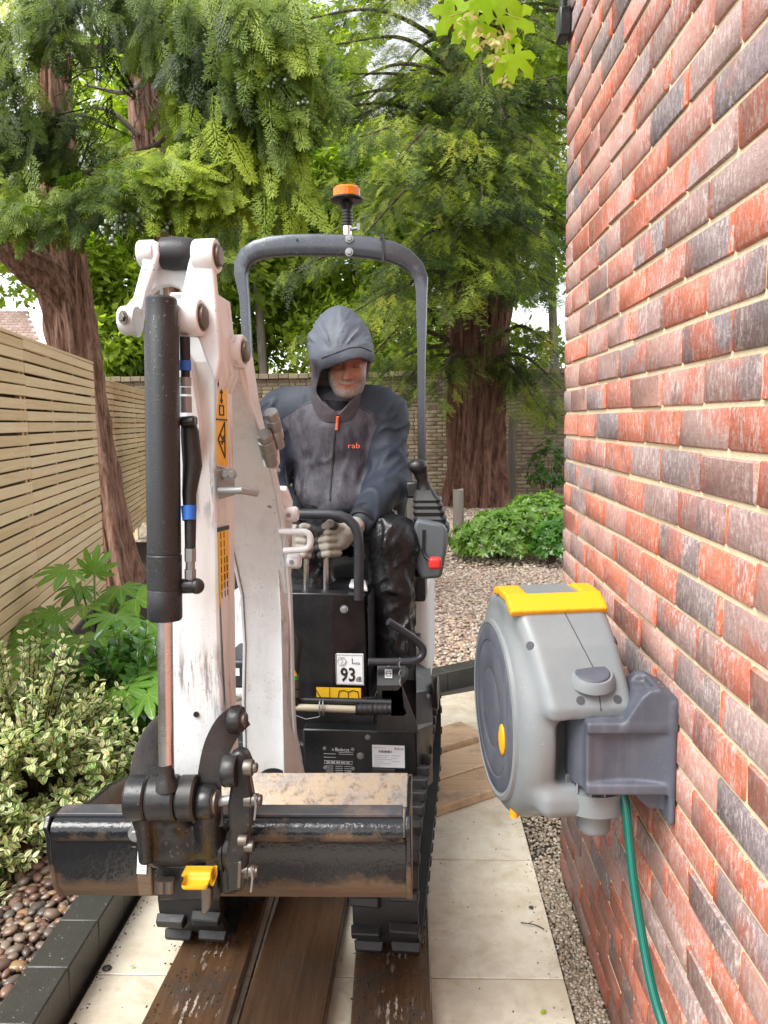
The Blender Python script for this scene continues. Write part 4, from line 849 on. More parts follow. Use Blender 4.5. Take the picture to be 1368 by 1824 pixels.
mb.loft(rings); bl = part('gaiter', mb, 'rubber', smooth=25)
jq = [P(758, 876, CY+.10), P(755, 862, CY+.10), P(750, 845, CY+.09), P(746, 832, CY+.08)]
def fj(p):
    d = s_cap(p, jq[0], jq[1], .030, .022)
    for a, b, r0, r1 in ((jq[1], jq[2], .020, .021), (jq[2], jq[3], .021, .025)): d = smin(d, s_cap(p, a, b, r0, r1), .012)
    return smin(d, s_ell(p, jq[3]+V(-.006, 0, .004), (.034, .032, .024)), .015)
sdf_ob('joystick', fj, np.min(jq, 0)-.06, np.max(jq, 0)+.06, .004, M['black_paint'], dg)
mb = MB(); mb.box(P(735, 872, CY+.18), (.045, .05, .06), MA); part('switch_box', mb, 'black_paint', bevel=.008)
mb = MB(); mb.tube([P(727, 880, CY+.2), P(722, 905, CY+.16), P(719, 930, CY+.14), P(728, 950, CY+.12)], .0035, 8); part('cable', mb, 'black_paint')
mb = MB(); mb.box(P(745, 1042, CY+.12), (.06, .12, .10), MA); part('console_stem', mb, 'black_plate', bevel=.01)
# ---------------- roll bar and beacon
RY = 3.22
arch = [(449, 760), (440, 600), (436, 530), (433, 510), (430, 490), (432, 472), (441, 456), (458, 446), (482, 440), (520, 437), (570, 437), (620, 438), (665, 443), (700, 450), (725, 462), (742, 478), (750, 496), (751, 520), (751, 640), (751, 760), (752, 850)]
hh = [.016, .016, .017, .020, .024, .030, .034, .036, .038, .039, .040, .040, .040, .039, .036, .032, .028, .022, .016, .016, .016]
pts = [P(x, y, RY+(.0 if 455 < x < 705 else .015)) for x, y in arch]; rings = []
for i, p in enumerate(pts):
    d = unit(pts[min(i+1, len(pts)-1)]-pts[max(i-1, 0)]); n = np.cross(d, MBK); n = unit(n); h = hh[i]; w = .026
    rings.append([p+n*h*a+MBK*w*b for a, b in ((-1, -.8), (-.85, -1), (.85, -1), (1, -.8), (1, .8), (.85, 1), (-.85, 1), (-1, .8))])
mb = MB(); mb.loft(rings); rb = part('roll_bar', mb, 'rops_grey', smooth=50)
for px, py in ((622, 425), (622, 449)): bolt(P(px, py, RY-.030), (0, -1, 0), .011, .009, parent=rb)
for px, py in ((529, 427), (529, 451)): bolt(P(px, py, RY-.0305), (0, -1, 0), .005, .002, 'black_paint', parent=rb, name='hole', washer=False)
tie = MB(); tie.box(P(682, 444, RY-.033), (.008, .004, .092), MA); part('cable_tie', tie, 'black_paint', rb)
tie = MB(); tie.box(P(680, 421, RY-.030), (.014, .012, .016), MA); part('tie_head', tie, 'black_paint', rb)
bc = P(619, 426, RY); bz = P(621, 343, RY)
bcn = empty('beacon', bc); bcn.parent = dg; bcn.location = Vector(bc-WORLD[dg.name])
s_ = RY/1400
mb = MB(); mb.lathe(bc-ZU*.01, ZU, [(0, .015), (.02, .015), (.02, .017), (.06, .017)], 18); part('stem', mb, 'chrome', bcn)
mb = MB(); pr_ = [(.0, .020)]
for i in range(5): pr_ += [(.012*i+.001, .022), (.012*i+.010, .022), (.012*i+.011, .019)]
mb.lathe(bc+ZU*.052, ZU, pr_+[(.075, .024), (.09, .036), (.092, .040)], 22); part('socket', mb, 'black_paint', bcn, smooth=30)
mb = MB(); mb.lathe(bc+ZU*.136, ZU, [(0, .038), (.006, .060), (.014, .066), (.019, .066), (.024, .055)], 36); part('base_ring', mb, 'black_paint', bcn)
mb = MB(); nseg = 72; rings = []
for h, r in ((.158, .052), (.160, .0535), (.190, .0525), (.197, .047), (.199, .03), (.1995, .004)):
    rings.append([bc+ZU*h+(r*(1+(.018 if (k % 4 < 2 and h < .196) else 0)))*(math.cos(2*math.pi*k/nseg)*V(1, 0, 0)+math.sin(2*math.pi*k/nseg)*V(0, 1, 0)) for k in range(nseg)])
mb.loft(rings); part('lens', mb, 'orange_lens', bcn, smooth=25)
mb = MB(); mb.cyl(bc+ZU*.035, bc+ZU*.035+V(.04, -.01, .004), .006, seg=10); mb.box(bc+ZU*.040+V(.045, -.01, .004), (.012, .01, .026)); part('wing_nut', mb, 'galvanised', bcn)

# ================================================================== boom, dipper, bucket
def plate(pts, Y, thick, mat, name, bevel=.004, parent=dg, **kw):
    mb = MB(); q = [P(*p, Y) if len(p) == 2 else P(p[0], p[1], p[2]) for p in pts]; mb.prism(q, thick); return part(name, mb, mat, parent, bevel=bevel, **kw)
# boom: welded box lofted along its banana, every station (left px, right px, y px, depth)
boom = empty('boom', P(470, 1000, 2.0)); boom.parent = dg; boom.location = Vector(P(470, 1000, 2.0)-WORLD[dg.name])
st = [(388, 424, 640, 1.63, .06), (392, 446, 720, 1.68, .09), (396, 474, 800, 1.76, .12), (398, 492, 880, 1.86, .15), (404, 500, 930, 1.93, .17), (420, 508, 1000, 2.00, .18), (433, 513, 1060, 2.05, .18), (438, 516, 1150, 2.10, .18), (436, 518, 1250, 2.14, .17), (438, 522, 1320, 2.17, .17), (440, 536, 1385, 2.19, .17), (440, 540, 1460, 2.21, .17)]
rings = []
for x0, x1, y, Y, dp in st:
    a, b = P(x0, y, Y), P(x1, y, Y); up = V(0, .45, -.1) if y < 900 else V(0, 1, 0); dp *= .6; rings.append([a, b, b+V(-.010, dp, .02), a+V(-.0, dp, .02)])
mb = MB(); mb.loft(rings); part('boom_box', mb, 'white_paint', boom, smooth=30, bevel=.005)
# flange edges proud of the front face
for sd_ in (0, 1):
    mb = MB(); rr_ = []
    for x0, x1, y, Y, dp in st[2:-1]:
        a = P((x0 if sd_ == 0 else x1), y, Y); o_ = -.004 if sd_ == 0 else .004; rr_.append([a+V(o_-.0035, -.004, 0), a+V(o_+.0035, -.004, 0), a+V(o_+.0035, .03, 0), a+V(o_-.0035, .03, 0)])
    mb.loft(rr_); part('flange', mb, 'white_paint', boom, bevel=.001, seg=1)
# right-hand side plate of the boom foot with the hose-guide lugs
plate([(492, 872, 1.95), (510, 872, 1.97), (521, 900, 1.99), (518, 1030, 2.05), (512, 1100, 2.09), (514, 1270, 2.14), (538, 1375, 2.18), (540, 1420, 2.18), (505, 1420, 2.16), (499, 1100, 2.06), (494, 1000, 2.0)], 2, V(-.008, .06, .005), 'white_paint', 'side_plate', parent=boom)
for px, py in ((519, 916), (524, 999)):
    c = P(px, py, 1.98); mb = MB(); mb.lathe(c-MR*.015, MR, [(0, .020), (.028, .020), (.030, .017), (.032, .017)], 22); l_ = part('hose_lug', mb, 'white_paint', boom, bevel=.002); bolt(c+V(-.004, -.020, 0), (0, -1, 0), .004, .003, parent=boom)
mb = MB(); mb.tube(arcpts([P(497, 947, 1.94), P(553, 947, 1.94), P(553, 978, 1.94), P(505, 981, 1.94)], .02), .0082, 12); part('hose_guide', mb, 'white_paint', boom)
# dark opening at the boom foot
mb = MB(); c = P(487, 1399, 2.182); mb.lathe(c, V(0, 1, 0), [(0, .052), (.012, .052)], 30); part('boom_foot_opening', mb, 'black_paint', boom)
# elbow of boom and dipper: boss on the right
def boss(c, r, w, mat, parent, pin=.6, pinmat='steel', d=MR, name='pivot_boss'):
    mb = MB(); mb.lathe(np.asarray(c)-d*w/2, d, [(0, r*.94), (.003, r), (w-.003, r), (w, r*.94)], 30); b = part(name, mb, mat, parent)
    if pin:
        mb = MB(); mb.lathe(np.asarray(c)+d*(w/2-.001), d, [(0, r*(pin+.14)), (.002, r*(pin+.14)), (.002, r*pin), (.007, r*pin), (.009, r*pin*.85)], 26); part('pin', mb, pinmat, parent)
    return b
boss(P(414, 627, 1.60), .034, .050, 'white_paint', boom)
plate([(400, 610, 1.62), (420, 606, 1.62), (434, 640, 1.64), (446, 720, 1.70), (462, 790, 1.76), (446, 800, 1.76), (424, 730, 1.70), (408, 690, 1.66), (398, 650, 1.63)], 1.6, V(0, .10, .01), 'white_paint', 'elbow_cheek', parent=boom)
# quick couplers on their bracket
plate([(462, 800), (478, 790), (496, 800), (498, 826), (490, 836), (470, 832)], 1.76, V(0, .01, 0), 'white_paint', 'coupler_bracket', parent=boom)
for (x0, y0), (x1, y1), r in (((484, 826), (470, 772), .0178), ((497, 795), (482, 733), .0160)):
    a, b = P(x0, y0, 1.74), P(x1, y1, 1.68); d = b-a; L = np.linalg.norm(d); mb = MB(); mb.lathe(a, d, [(0, r*.8), (L*.25, r*.8), (L*.27, r), (L*.48, r), (L*.5, r*.95), (L*.52, r), (L*.78, r), (L*.8, r*.8), (L*.84, r*.8), (L*.85, r*.95), (L*.98, r*.95), (L, r*.86)], 20); part('hose_coupler', mb, 'coupler_steel', boom, smooth=25)
mb = MB(); mb.tube([P(492, 835, 1.85), P(484, 850, 1.86), P(488, 872, 1.88), P(480, 900, 1.9)], .011, 12); part('coupler_pipe', mb, 'galvanised', boom)
# dipper arm
dip = empty('dipper_arm', P(345, 1000, 1.5)); dip.parent = dg; dip.location = Vector(P(345, 1000, 1.5)-WORLD[dg.name])
AY = 1.50
def dbox(st, mat, name, smooth=30, bevel=.005):
    rings = [[P(x0, y, Y), P(x1, y, Y), P(x1, y, Y)+V(.004, dp, .0), P(x0, y, Y)+V(0, dp, 0)] for x0, x1, y, Y, dp in st]
    mb = MB(); mb.loft(rings); return part(name, mb, mat, dip, smooth=smooth, bevel=bevel)
# main box below the head: front face and the right-hand face
dbox([(318, 384, 640, 1.50, .12), (312, 384, 760, 1.49, .13), (306, 386, 900, 1.48, .13), (300, 388, 1050, 1.47, .13), (300, 392, 1200, 1.46, .12), (298, 397, 1268, 1.455, .10), (300, 408, 1400, 1.45, .08)], 'white_paint', 'dipper_box')
mb = MB(); mb.tube([P(340, 990, 1.484), P(341, 1100, 1.475), P(343, 1255, 1.463)], .0035, 8); part('weld_seam', mb, 'white_paint', dip)
mb = MB(); mb.lathe(P(349, 1273, 1.4515), V(0, 1, 0), [(0, .0055), (.003, .0055)], 16); part('drain_hole', mb, 'decal_black', dip)
# head cheeks: two tapering plates from the top pin to below the cylinder pin
for nm, pts in (('left', [(252, 438), (268, 428), (282, 430), (284, 452), (262, 520), (244, 600), (232, 598), (218, 570), (222, 545), (236, 530), (252, 470)]),
                ('right', [(343, 440), (352, 426), (362, 424), (373, 432), (380, 470), (386, 540), (392, 640), (384, 680), (366, 640), (352, 600), (330, 598), (316, 580), (312, 555), (322, 530), (334, 470)])):
    Y0 = 1.44; mb = MB(); mb.prism([P(x, y, Y0) for x, y in pts], V(.0, .022, 0)); part('head_cheek', mb, 'white_paint', dip, bevel=.004)
# web between the cheeks, with its two scalloped edges
plate([(258, 466), (268, 452), (282, 462), (300, 474), (318, 476), (334, 468), (344, 452), (352, 470), (340, 520), (330, 530), (318, 514), (302, 508), (284, 510), (268, 522), (250, 540)], 1.475, V(0, .02, 0), 'white_paint', 'head_web', parent=dip)
dbox([(300, 378, 520, 1.53, .10), (312, 388, 600, 1.52, .12), (318, 390, 650, 1.50, .12)], 'white_paint', 'neck')
mb = MB(); q = [(384, 520), (398, 640), (402, 665), (388, 700), (384, 640)]; mb.prism([P(x, y, 1.50) for x, y in q], V(0, .12, 0)); part('neck_side', mb, 'white_paint', dip, bevel=.004)
boss(P(264, 452, 1.46), .024, .030, 'white_paint', dip, 0); boss(P(368, 457, 1.46), .031, .040, 'white_paint', dip)
mb = MB(); a, b = P(286, 452, 1.47), P(350, 452, 1.47); d = b-a; L = np.linalg.norm(d); mb.lathe(a, d, [(0, .022), (.004, .028), (L*.35, .030), (L*.65, .029), (L-.006, .027), (L, .022)], 28); part('arm_cylinder_eye', mb, 'cylinder_grey', dip)
boss(P(232, 571, 1.43), .026, .030, 'white_paint', dip, 0); bolt(P(220, 565, 1.40), (-.5, -.8, 0), .008, .006, 'steel', dip)
boss(P(338, 566, 1.43), .033, .046, 'white_paint', dip)
# guard channel that shelters the hose, right of the cylinder
plate([(322, 610), (338, 640), (352, 720), (358, 760), (350, 790), (338, 840), (342, 900), (336, 940), (330, 940), (330, 700)], 1.47, V(0, .03, 0), 'white_paint', 'hose_channel', parent=dip)
# decals on the dipper's right-hand edge
def decal(quad, mat, name, parent): mb = MB(); q = [P(x, y, Y) for x, y, Y in quad]; mb.hexa(q, [p+V(0, .0012, 0) for p in q]); return part(name, mb, mat, parent, smooth=0)
mb = MB(); q = [P(384, 650, 1.488), P(405, 668, 1.56), P(407, 836, 1.55), P(386, 830, 1.478)]; mb.hexa(q, [p+V(-.001, .006, 0) for p in q]); part('side_face', mb, 'white_paint', dip, smooth=0)
d1 = decal([(383, 658, 1.4845), (404, 664, 1.556), (406, 832, 1.546), (385, 827, 1.4745)], 'decal_yellow', 'warning_decal', dip)
dq = [P(383, 658, 1.483), P(404, 664, 1.5545), P(406, 832, 1.5445), P(385, 827, 1.473)]; dux = unit(dq[1]-dq[0]); duy = unit(dq[0]-dq[3]); dcn = sum(dq)/4; dh = np.linalg.norm(dq[0]-dq[3]); dw = np.linalg.norm(dq[1]-dq[0])
tw, th_ = dw/2, dh/2
strokes('decal_symbol', [(-tw*.9, -.002, tw*.9, -.002), (-tw*.65, -th_*.45, tw*.5, -th_*.08), (tw*.5, -th_*.08, tw*.5, -th_*.85), (tw*.5, -th_*.85, -tw*.65, -th_*.45), (-.008, -th_*.35, .012, -th_*.5), (.0, -th_*.55, .012, -th_*.38), (-.008, -th_*.5, .006, -th_*.5),
    (-tw*.35, th_*.08, -tw*.35, th_*.28), (tw*.35, th_*.08, tw*.35, th_*.28), (-tw*.35, th_*.28, tw*.35, th_*.28), (-tw*.35, th_*.08, tw*.35, th_*.08), (0, th_*.34, 0, th_*.62), (0, th_*.62, -.006, th_*.56), (0, th_*.62, .006, th_*.56), (0, th_*.34, .006, th_*.4), (0, th_*.34, -.006, th_*.4)], dcn, dux, duy, .0028, 'decal_black', d1)
strokes('decal_figure', [(-tw*.5, th_*.72, -tw*.1, th_*.72), (-tw*.5, th_*.84, tw*.5, th_*.84), (-tw*.3, th_*.74, -tw*.3, th_*.92), (tw*.05, th_*.70, tw*.05, th_*.92), (tw*.35, th_*.76, tw*.35, th_*.9)], dcn, dux, duy, .007, 'decal_black', d1)
d2 = decal([(388, 943, 1.466), (407, 938, 1.53), (408, 1070, 1.53), (391, 1082, 1.462)], 'decal_yellow', 'worn_decal', dip)
dq = [P(388, 943, 1.4645), P(407, 938, 1.5285), P(408, 1070, 1.5285), P(391, 1082, 1.4605)]; dux = unit(dq[1]-dq[0]); duy = unit(dq[0]-dq[3]); dcn = sum(dq)/4; dw = np.linalg.norm(dq[1]-dq[0]); dh = np.linalg.norm(dq[0]-dq[3])
mb = MB(); q = [P(386, 932, 1.475), P(408, 930, 1.55), P(410, 1250, 1.53), P(402, 1254, 1.46)]; mb.hexa(q, [p+V(-.001, .006, 0) for p in q]); part('side_face', mb, 'white_paint', dip, smooth=0)
for o_ in (-.25, .05, .3): strokes('decal_print', [(dw*o_, dh*(-.4+.11*i), dw*o_, dh*(-.4+.11*i+.075)) for i in range(8 if o_ < .2 else 5)], dcn, dux, duy, .0022, 'decal_black', d2)
strokes('decal_band', [(-dw*.5, dh*.49, dw*.5, dh*.49)], dcn, dux, duy, .008, 'decal_black', d2)
# angle bracket with rod stop
mb = MB(); q = [P(388, 838, 1.47), P(416, 836, 1.52), P(418, 882, 1.52), P(389, 890, 1.47)]; mb.hexa(q, [p+V(0, .006, 0) for p in q]); bk = part('stop_bracket', mb, 'galvanised', dip, bevel=.002)
mb = MB(); mb.tube([P(390, 875, 1.455), P(430, 873, 1.45), P(458, 878, 1.47)], .0075, 12); part('stop_rod', mb, 'galvanised', bk)
for px in (401, 412): bolt(P(px, 845, 1.49), (.2, -1, 0), .0075, .007, parent=bk)
# ---------------- bucket cylinder
cyl_ = empty('bucket_cylinder', P(293, 820, 1.38)); cyl_.parent = dg; cyl_.location = Vector(P(293, 820, 1.38)-WORLD[dg.name])
c0, c1, c2, c3 = P(287, 530, 1.385), P(294, 1104, 1.355), P(297, 1386, 1.345), P(299, 1412, 1.345)
Lb = np.linalg.norm(c1-c0); mb = MB(); R_ = .0305
mb.lathe(c0, c1-c0, [(0, .024), (.004, .0275), (.045, .0275), (.05, R_*.97), (Lb*.79, R_*.97), (Lb*.792, R_*.94), (Lb*.796, R_), (Lb*.9, R_), (Lb*.902, R_*.97), (Lb*.905, R_), (Lb-.004, R_), (Lb, R_*.93)], 40); part('barrel', mb, 'cylinder_grey', cyl_, smooth=30)
mb = MB(); mb.cyl(c1-(c1-c0)*.02, c2, .0138, seg=28); part('rod', mb, 'chrome', cyl_)
mb = MB(); mb.lathe(c2, c3-c2, [(-.028, .0145), (-.004, .0148), (.002, .018), (.02, .022)], 24); part('rod_eye_neck', mb, 'linkage_black', cyl_)
mb = MB(); mb.lathe(P(291, 527, 1.40), ZU, [(0, .006), (.012, .006), (.014, .003)], 10); part('grease_nipple', mb, 'steel', cyl_)
mb = MB(); mb.tube([P(270, 878, 1.342), P(271, 920, 1.3405), P(272, 964, 1.339)], .0012, 6); part('paint_mark', mb, 'paint_pen', cyl_)
# ports, hoses and fittings along the right of the barrel
hy = 1.37
mb = MB(); mb.cyl(P(318, 1044, hy), P(352, 1044, hy), .014, .013, 16); mb.sph(P(350, 1044, hy), .0145); part('elbow_port', mb, 'black_paint', cyl_)
for y0, y1, r, m_ in ((998, 1032, .0085, 'galvanised'), (1014, 1030, .0105, 'galvanised'), (976, 1000, .0105, 'galvanised')):
    mb = MB(); mb.cyl(P(339, y0, hy), P(339, y1, hy), r, seg=6 if m_ == 'galvanised' and r > .009 else 14); part('hose_fitting', mb, m_, cyl_, smooth=20)
mb = MB(); mb.tube([P(339, 976, hy), P(339, 930, hy+.005), P(337, 880, hy+.02), P(343, 830, hy+.035), P(338, 770, hy+.045), P(334, 745, hy+.05)], [.0095, .0105, .0125, .0175, .0165, .012], 16); part('hose_sleeve', mb, 'rubber', cyl_)
mb = MB(); mb.tube([P(337, 927, hy+.001), P(336.5, 902, hy+.008)], [.0118, .0138], 18); part('blue_band', mb, 'decal_blue', cyl_)
mb = MB(); mb.box(P(335, 750, hy+.04), (.028, .03, .016)); mb.cyl(P(322, 752, hy+.03), P(348, 750, hy+.03), .010, seg=14); part('hose_clamp', mb, 'black_paint', cyl_, bevel=.003)
for y0, y1, r, m_ in ((672, 688, .0105, 'galvanised'), (690, 702, .0095, 'galvanised'), (706, 735, .0105, 'galvanised'), (642, 660, .0105, 'decal_blue'), (600, 642, .0095, 'rubber'), (660, 672, .0085, 'black_paint')):
    mb = MB(); mb.cyl(P(329+(y0-600)*.02, y0, hy+.045), P(329+(y1-600)*.02, y1, hy+.045), r, seg=14); part('hose_fitting', mb, m_, cyl_, smooth=25)
# ---------------- bucket linkage
lk_ = empty('bucket_linkage', P(340, 1430, 1.38)); lk_.parent = dg; lk_.location = Vector(P(340, 1430, 1.38)-WORLD[dg.name])
def crescent(outer, inner, Ya, Yb, name):
    outer, inner = [[tuple(q) for q in np.array(catm([V(x, y, 0) for x, y in c_], 5))[:, :2]] for c_ in (outer, inner)]
    n = len(outer); pts = [P(x, y, Ya+(Yb-Ya)*i/(n-1)) for i, (x, y) in enumerate(outer)]+[P(x, y, Ya+(Yb-Ya)*i/(n-1)) for i, (x, y) in reversed(list(enumerate(inner)))]
    q = np.array(pts); n2 = len(q); t = V(.016, .004, 0); mb = MB()
    fs = []
    for i in range(n-1): a, b, c, d = i, i+1, n2-2-i, n2-1-i; fs += [(a, b, c, d), (n2+d, n2+c, n2+b, n2+a)]
    fs += [(i, n2+i, n2+(i+1) % n2, (i+1) % n2) for i in range(n2)]; mb.add(np.concatenate([q, q+t]), fs); return part(name, mb, 'linkage_black', lk_, bevel=.004, smooth=30)
crescent([(296, 1262), (272, 1280), (250, 1310), (236, 1345), (228, 1390), (226, 1440), (232, 1470)], [(304, 1285), (296, 1310), (282, 1340), (270, 1370), (262, 1400), (256, 1440), (256, 1468)], 1.50, 1.365, 'rocker_link')
crescent([(412, 1256), (388, 1276), (370, 1305), (358, 1340), (350, 1390), (350, 1440), (354, 1475)], [(432, 1292), (412, 1312), (398, 1335), (388, 1360), (380, 1400), (382, 1440), (384, 1475)], 1.435, 1.365, 'rocker_link')
boss(P(421, 1282, 1.435), .026, .024, 'linkage_black', lk_, .55)
d = P(1000, 1420, 1.37)-P(900, 1420, 1.37); d = unit(d)
for x0, x1, r in ((230, 266, .041), (268, 318, .042), (320, 352, .041)):
    a, b = P(x0, 1421, 1.365), P(x1, 1421, 1.365); L = np.linalg.norm(b-a); mb = MB(); mb.lathe(a, b-a, [(0, r*.93), (.004, r), (L-.004, r), (L, r*.93)], 34); part('link_boss', mb, 'linkage_black', lk_)
boss(P(368, 1428, 1.365), .030, .030, 'linkage_black', lk_, .72)
mb = MB(); mb.cyl(P(378, 1430, 1.37), P(415, 1424, 1.37), .009, seg=16); part('link_pin', mb, 'galvanised', lk_)
# lower link casting that drops to the hitch
Lc = MB()
prof = [(230, 1440), (244, 1490), (262, 1520), (290, 1532), (330, 1534), (376, 1532), (392, 1500), (390, 1450), (360, 1452), (300, 1455)]
def flink(p):
    d = s_box(p, P(262, 1478, 1.375), (.012, .03, .058), .01, None)
    d = smin(d, s_cap(p, P(250, 1445, 1.37), P(285, 1515, 1.40), .020, .020), .02)
    d = smin(d, s_cap(p, P(285, 1515, 1.40), P(385, 1500, 1.42), .030, .034), .02)
    d = smin(d, s_cap(p, P(370, 1448, 1.37), P(378, 1505, 1.40), .024, .026), .02)
    d = smin(d, s_cap(p, P(310, 1455, 1.39), P(330, 1500, 1.42), .028, .030), .03)
    d = smax(d, -s_cap(p, P(276, 1474, 1.335), P(292, 1506, 1.35), .020, .020), .006); return smax(d, -s_cap(p, P(322, 1474, 1.325), P(345, 1490, 1.33), .016, .018), .010)
v0, v1 = P(225, 1540, 1.40), P(410, 1430, 1.40)
sdf_ob('link_casting', flink, (v0[0]-.03, 1.29, v0[2]-.05), (v1[0]+.03, 1.50, v1[2]+.05), .005, M['linkage_black'], lk_)
mb = MB(); a, b = P(376, 1508, 1.42), P(416, 1508, 1.42); L = np.linalg.norm(b-a); mb.lathe(a, b-a, [(0, .042), (L*.55, .042), (L*.56, .046), (L*.7, .046), (L*.71, .042), (L, .042)], 32); part('hitch_tube', mb, 'linkage_black', lk_)
# right hitch plate
hp = [(404, 1362), (410, 1346), (424, 1338), (438, 1344), (446, 1362), (444, 1390), (450, 1425), (448, 1470), (438, 1500), (440, 1540), (432, 1590), (404, 1592), (400, 1540), (408, 1480), (404, 1440), (410, 1400)]
plate(hp, 1.355, V(.0, .030, 0), 'linkage_black', 'hitch_plate', .006, lk_)
plate([(x-10, y+4) for x, y in hp[6:14]], 1.39, V(0, .03, 0), 'linkage_black', 'hitch_plate', .006, lk_)
boss(P(412, 1372, 1.36), .030, .026, 'linkage_black', lk_, 0); boss(P(443, 1367, 1.355), .015, .016, 'steel', lk_, .6)
for px, py in ((458, 1425), (452, 1552)):
    mb = MB(); c = P(px, py, 1.365); mb.lathe(c-MR*.022, MR, [(0, .0145), (.012, .0145), (.014, .012), (.024, .012), (.026, .010), (.030, .010)], 24); part('hitch_bolt', mb, 'steel', lk_, smooth=30)
    mb = MB(); mb.tube([c+V(.0, -.018, .02), c+V(.002, -.021, 0), c+V(-.002, -.02, -.028)], .0022, 8); part('lynch_pin', mb, 'galvanised', lk_)
for px, py in ((433, 1497), (444, 1508)): boss(P(px, py, 1.345), .010, .016, 'steel', lk_, 0, name='hitch_stud')
mb = MB(); q = [P(424, 1536, 1.34), P(430, 1536, 1.34), P(428, 1582, 1.34), P(422, 1582, 1.34)]; mb.hexa(q, [p+V(0, .006, 0) for p in q]); part('lock_tab', mb, 'steel', lk_, bevel=.001)
# yellow latch
sdf_ob('latch', lambda p: smin(smin(s_box(p, P(350, 1560, 1.335), (.024, .02, .018), .006), s_box(p, P(356, 1540, 1.36), (.034, .02, .014), .005), .006), s_box(p, P(384, 1550, 1.36), (.007, .02, .022), .004), .004), P(300, 1600, 1.33)*V(1, 0, 1)+V(0, 1.29, 0), P(400, 1515, 1.43)*V(1, 0, 1)+V(0, 1.45, 0), .003, M['yellow_paint'], lk_)
mb = MB(); mb.box(P(340, 1560, 1.42), (.12, .05, .075)); part('latch_housing', mb, 'linkage_black', lk_, bevel=.006)
for px in (287, 302): mb = MB(); mb.cyl(P(px, 1566, 1.375), P(px, 1588, 1.375), .010, seg=14); part('latch_stud', mb, 'steel', lk_)
mb = MB(); q = [P(357, 1583, 1.385), P(376, 1583, 1.385), P(374, 1618, 1.385), P(368, 1630, 1.385), P(358, 1630, 1.385)]; mb.prism(q, V(0, .02, 0)); part('latch_tongue', mb, 'steel', lk_, bevel=.003)
boss(P(288, 1537, 1.39), .007, .01, 'steel', lk_, 0, d=V(0, 1, 0))
# ---------------- grading bucket
bk_ = empty('bucket', P(408, 1530, 1.6)); bk_.parent = dg; bk_.location = Vector(P(408, 1530, 1.6)-WORLD[dg.name])
XL, XR = P(90, 1500, 1.47)[0], P(722, 1500, 1.47)[0]; zt = P(400, 1466, 1.47)[2]; zb = P(400, 1598, 1.54)[2]
lipz = P(600, 1384, 1.97)[2]
prof = [(1.475, zt-.035), (1.471, zt-.060), (1.478, zb+.105), (1.490, zb+.055), (1.512, zb+.020), (1.548, zb+.001), (1.62, zb-.010), (1.72, zb-.006), (1.80, zb+.012), (1.88, lipz-.055), (1.97, lipz)]
outer = np.array(prof); inner = []
for i in range(len(outer)):
    d = outer[min(i+1, len(outer)-1)]-outer[max(i-1, 0)]; d /= np.linalg.norm(d); inner.append(outer[i]+np.array([-d[1], d[0]])*.008)
inner = np.array(inner)
mb = MB(); o2 = [[V(x, *q) for q in outer] for x in (XL, XR)]; n = len(outer); mb.add(o2[0]+o2[1], [(i, i+1, n+i+1, n+i) for i in range(n-1)])
shell = MB(); ring = lambda x: [V(x, *q) for q in outer]+[V(x, *q) for q in inner[::-1]]
shell.loft([ring(XL), ring(XR)], caps=False); m2 = 2*n
shell.f += [(i, i+1, m2-2-i, m2-1-i) for i in range(n-1)]+[(m2+m2-1-i, m2+m2-2-i, m2+i+1, m2+i) for i in range(n-1)]
sh_ = part('shell', shell, 'bucket_black', bk_, smooth=40)
# bare, worn inner face
mb = MB(); mb.add([V(x, *(q+np.array([0, .0016]) if k > 3 else q+np.array([.0016, 0]))) for x in (XL+.008, XR-.008) for k, q in enumerate(inner)], [(i, n+i, n+i+1, i+1) for i in range(n-1)]); part('worn_floor', mb, 'worn_steel', sh_, smooth=40)
mb = MB(); a, b = V(XL+.004, 1.487, zt-.022), V(XR-.004, 1.487, zt-.022); mb.cyl(a, b, .0235, seg=28); tb = part('rim_tube', mb, 'bucket_black', bk_)
mb = MB(); mb.box(V((XL+XR)/2, 1.512, zt+.004), (XR-XL-.01, .040, .008)); part('rim_flange', mb, 'worn_dark', bk_, bevel=.002)
for x, s_ in ((XL, -1), (XR, 1)):
    top = [(1.463, zt-.01), (1.480, zt+.010), (1.53, zt+.004), (1.60, .741), (1.69, .720), (1.79, .708), (1.86, .688), (1.975, lipz+.006)]
    pr_ = [V(x, *q) for q in top]+[V(x, *q) for q in outer[::-1]+np.array([-.0, -.004])]
    mb = MB(); mb.prism(pr_, V(s_*.012, 0, 0)); part('side_plate', mb, 'bucket_black', bk_, bevel=.003)
mb = MB(); mb.box(V((XL+XR)/2, 1.928, lipz-.018), (XR-XL, .10, .012), np.array([V(1, 0, 0), unit(V(0, .09, .055)), unit(V(0, -.055, .09))])); part('cutting_edge', mb, 'worn_steel', bk_, bevel=.002)
for x0, x1 in ((238, 262), (246, 274)):
    pass
mb = MB(); mb.box(P(258, 1535, 1.458), (.03, .012, .14)); part('hitch_rib', mb, 'bucket_black', bk_, bevel=.003)
c = P(253, 1537, 1.451); il = sheet('rating_plate', c, MR, unit(V(0.10, 0, 1)), .020, .047, 'decal_white', bk_)
strokes('plate_print', [(-.006, z, .007, z) for z in (-.014, -.006, .002)]+[(-.005, .012, .005, .018), (.005, .012, -.005, .018)], c+V(0, -.0012, 0), MR, unit(V(.1, 0, 1)), .0009, 'decal_grey', il)
bolt(P(243, 1485, 1.455), (0, -1, 0), .011, .010, 'galvanised', bk_)
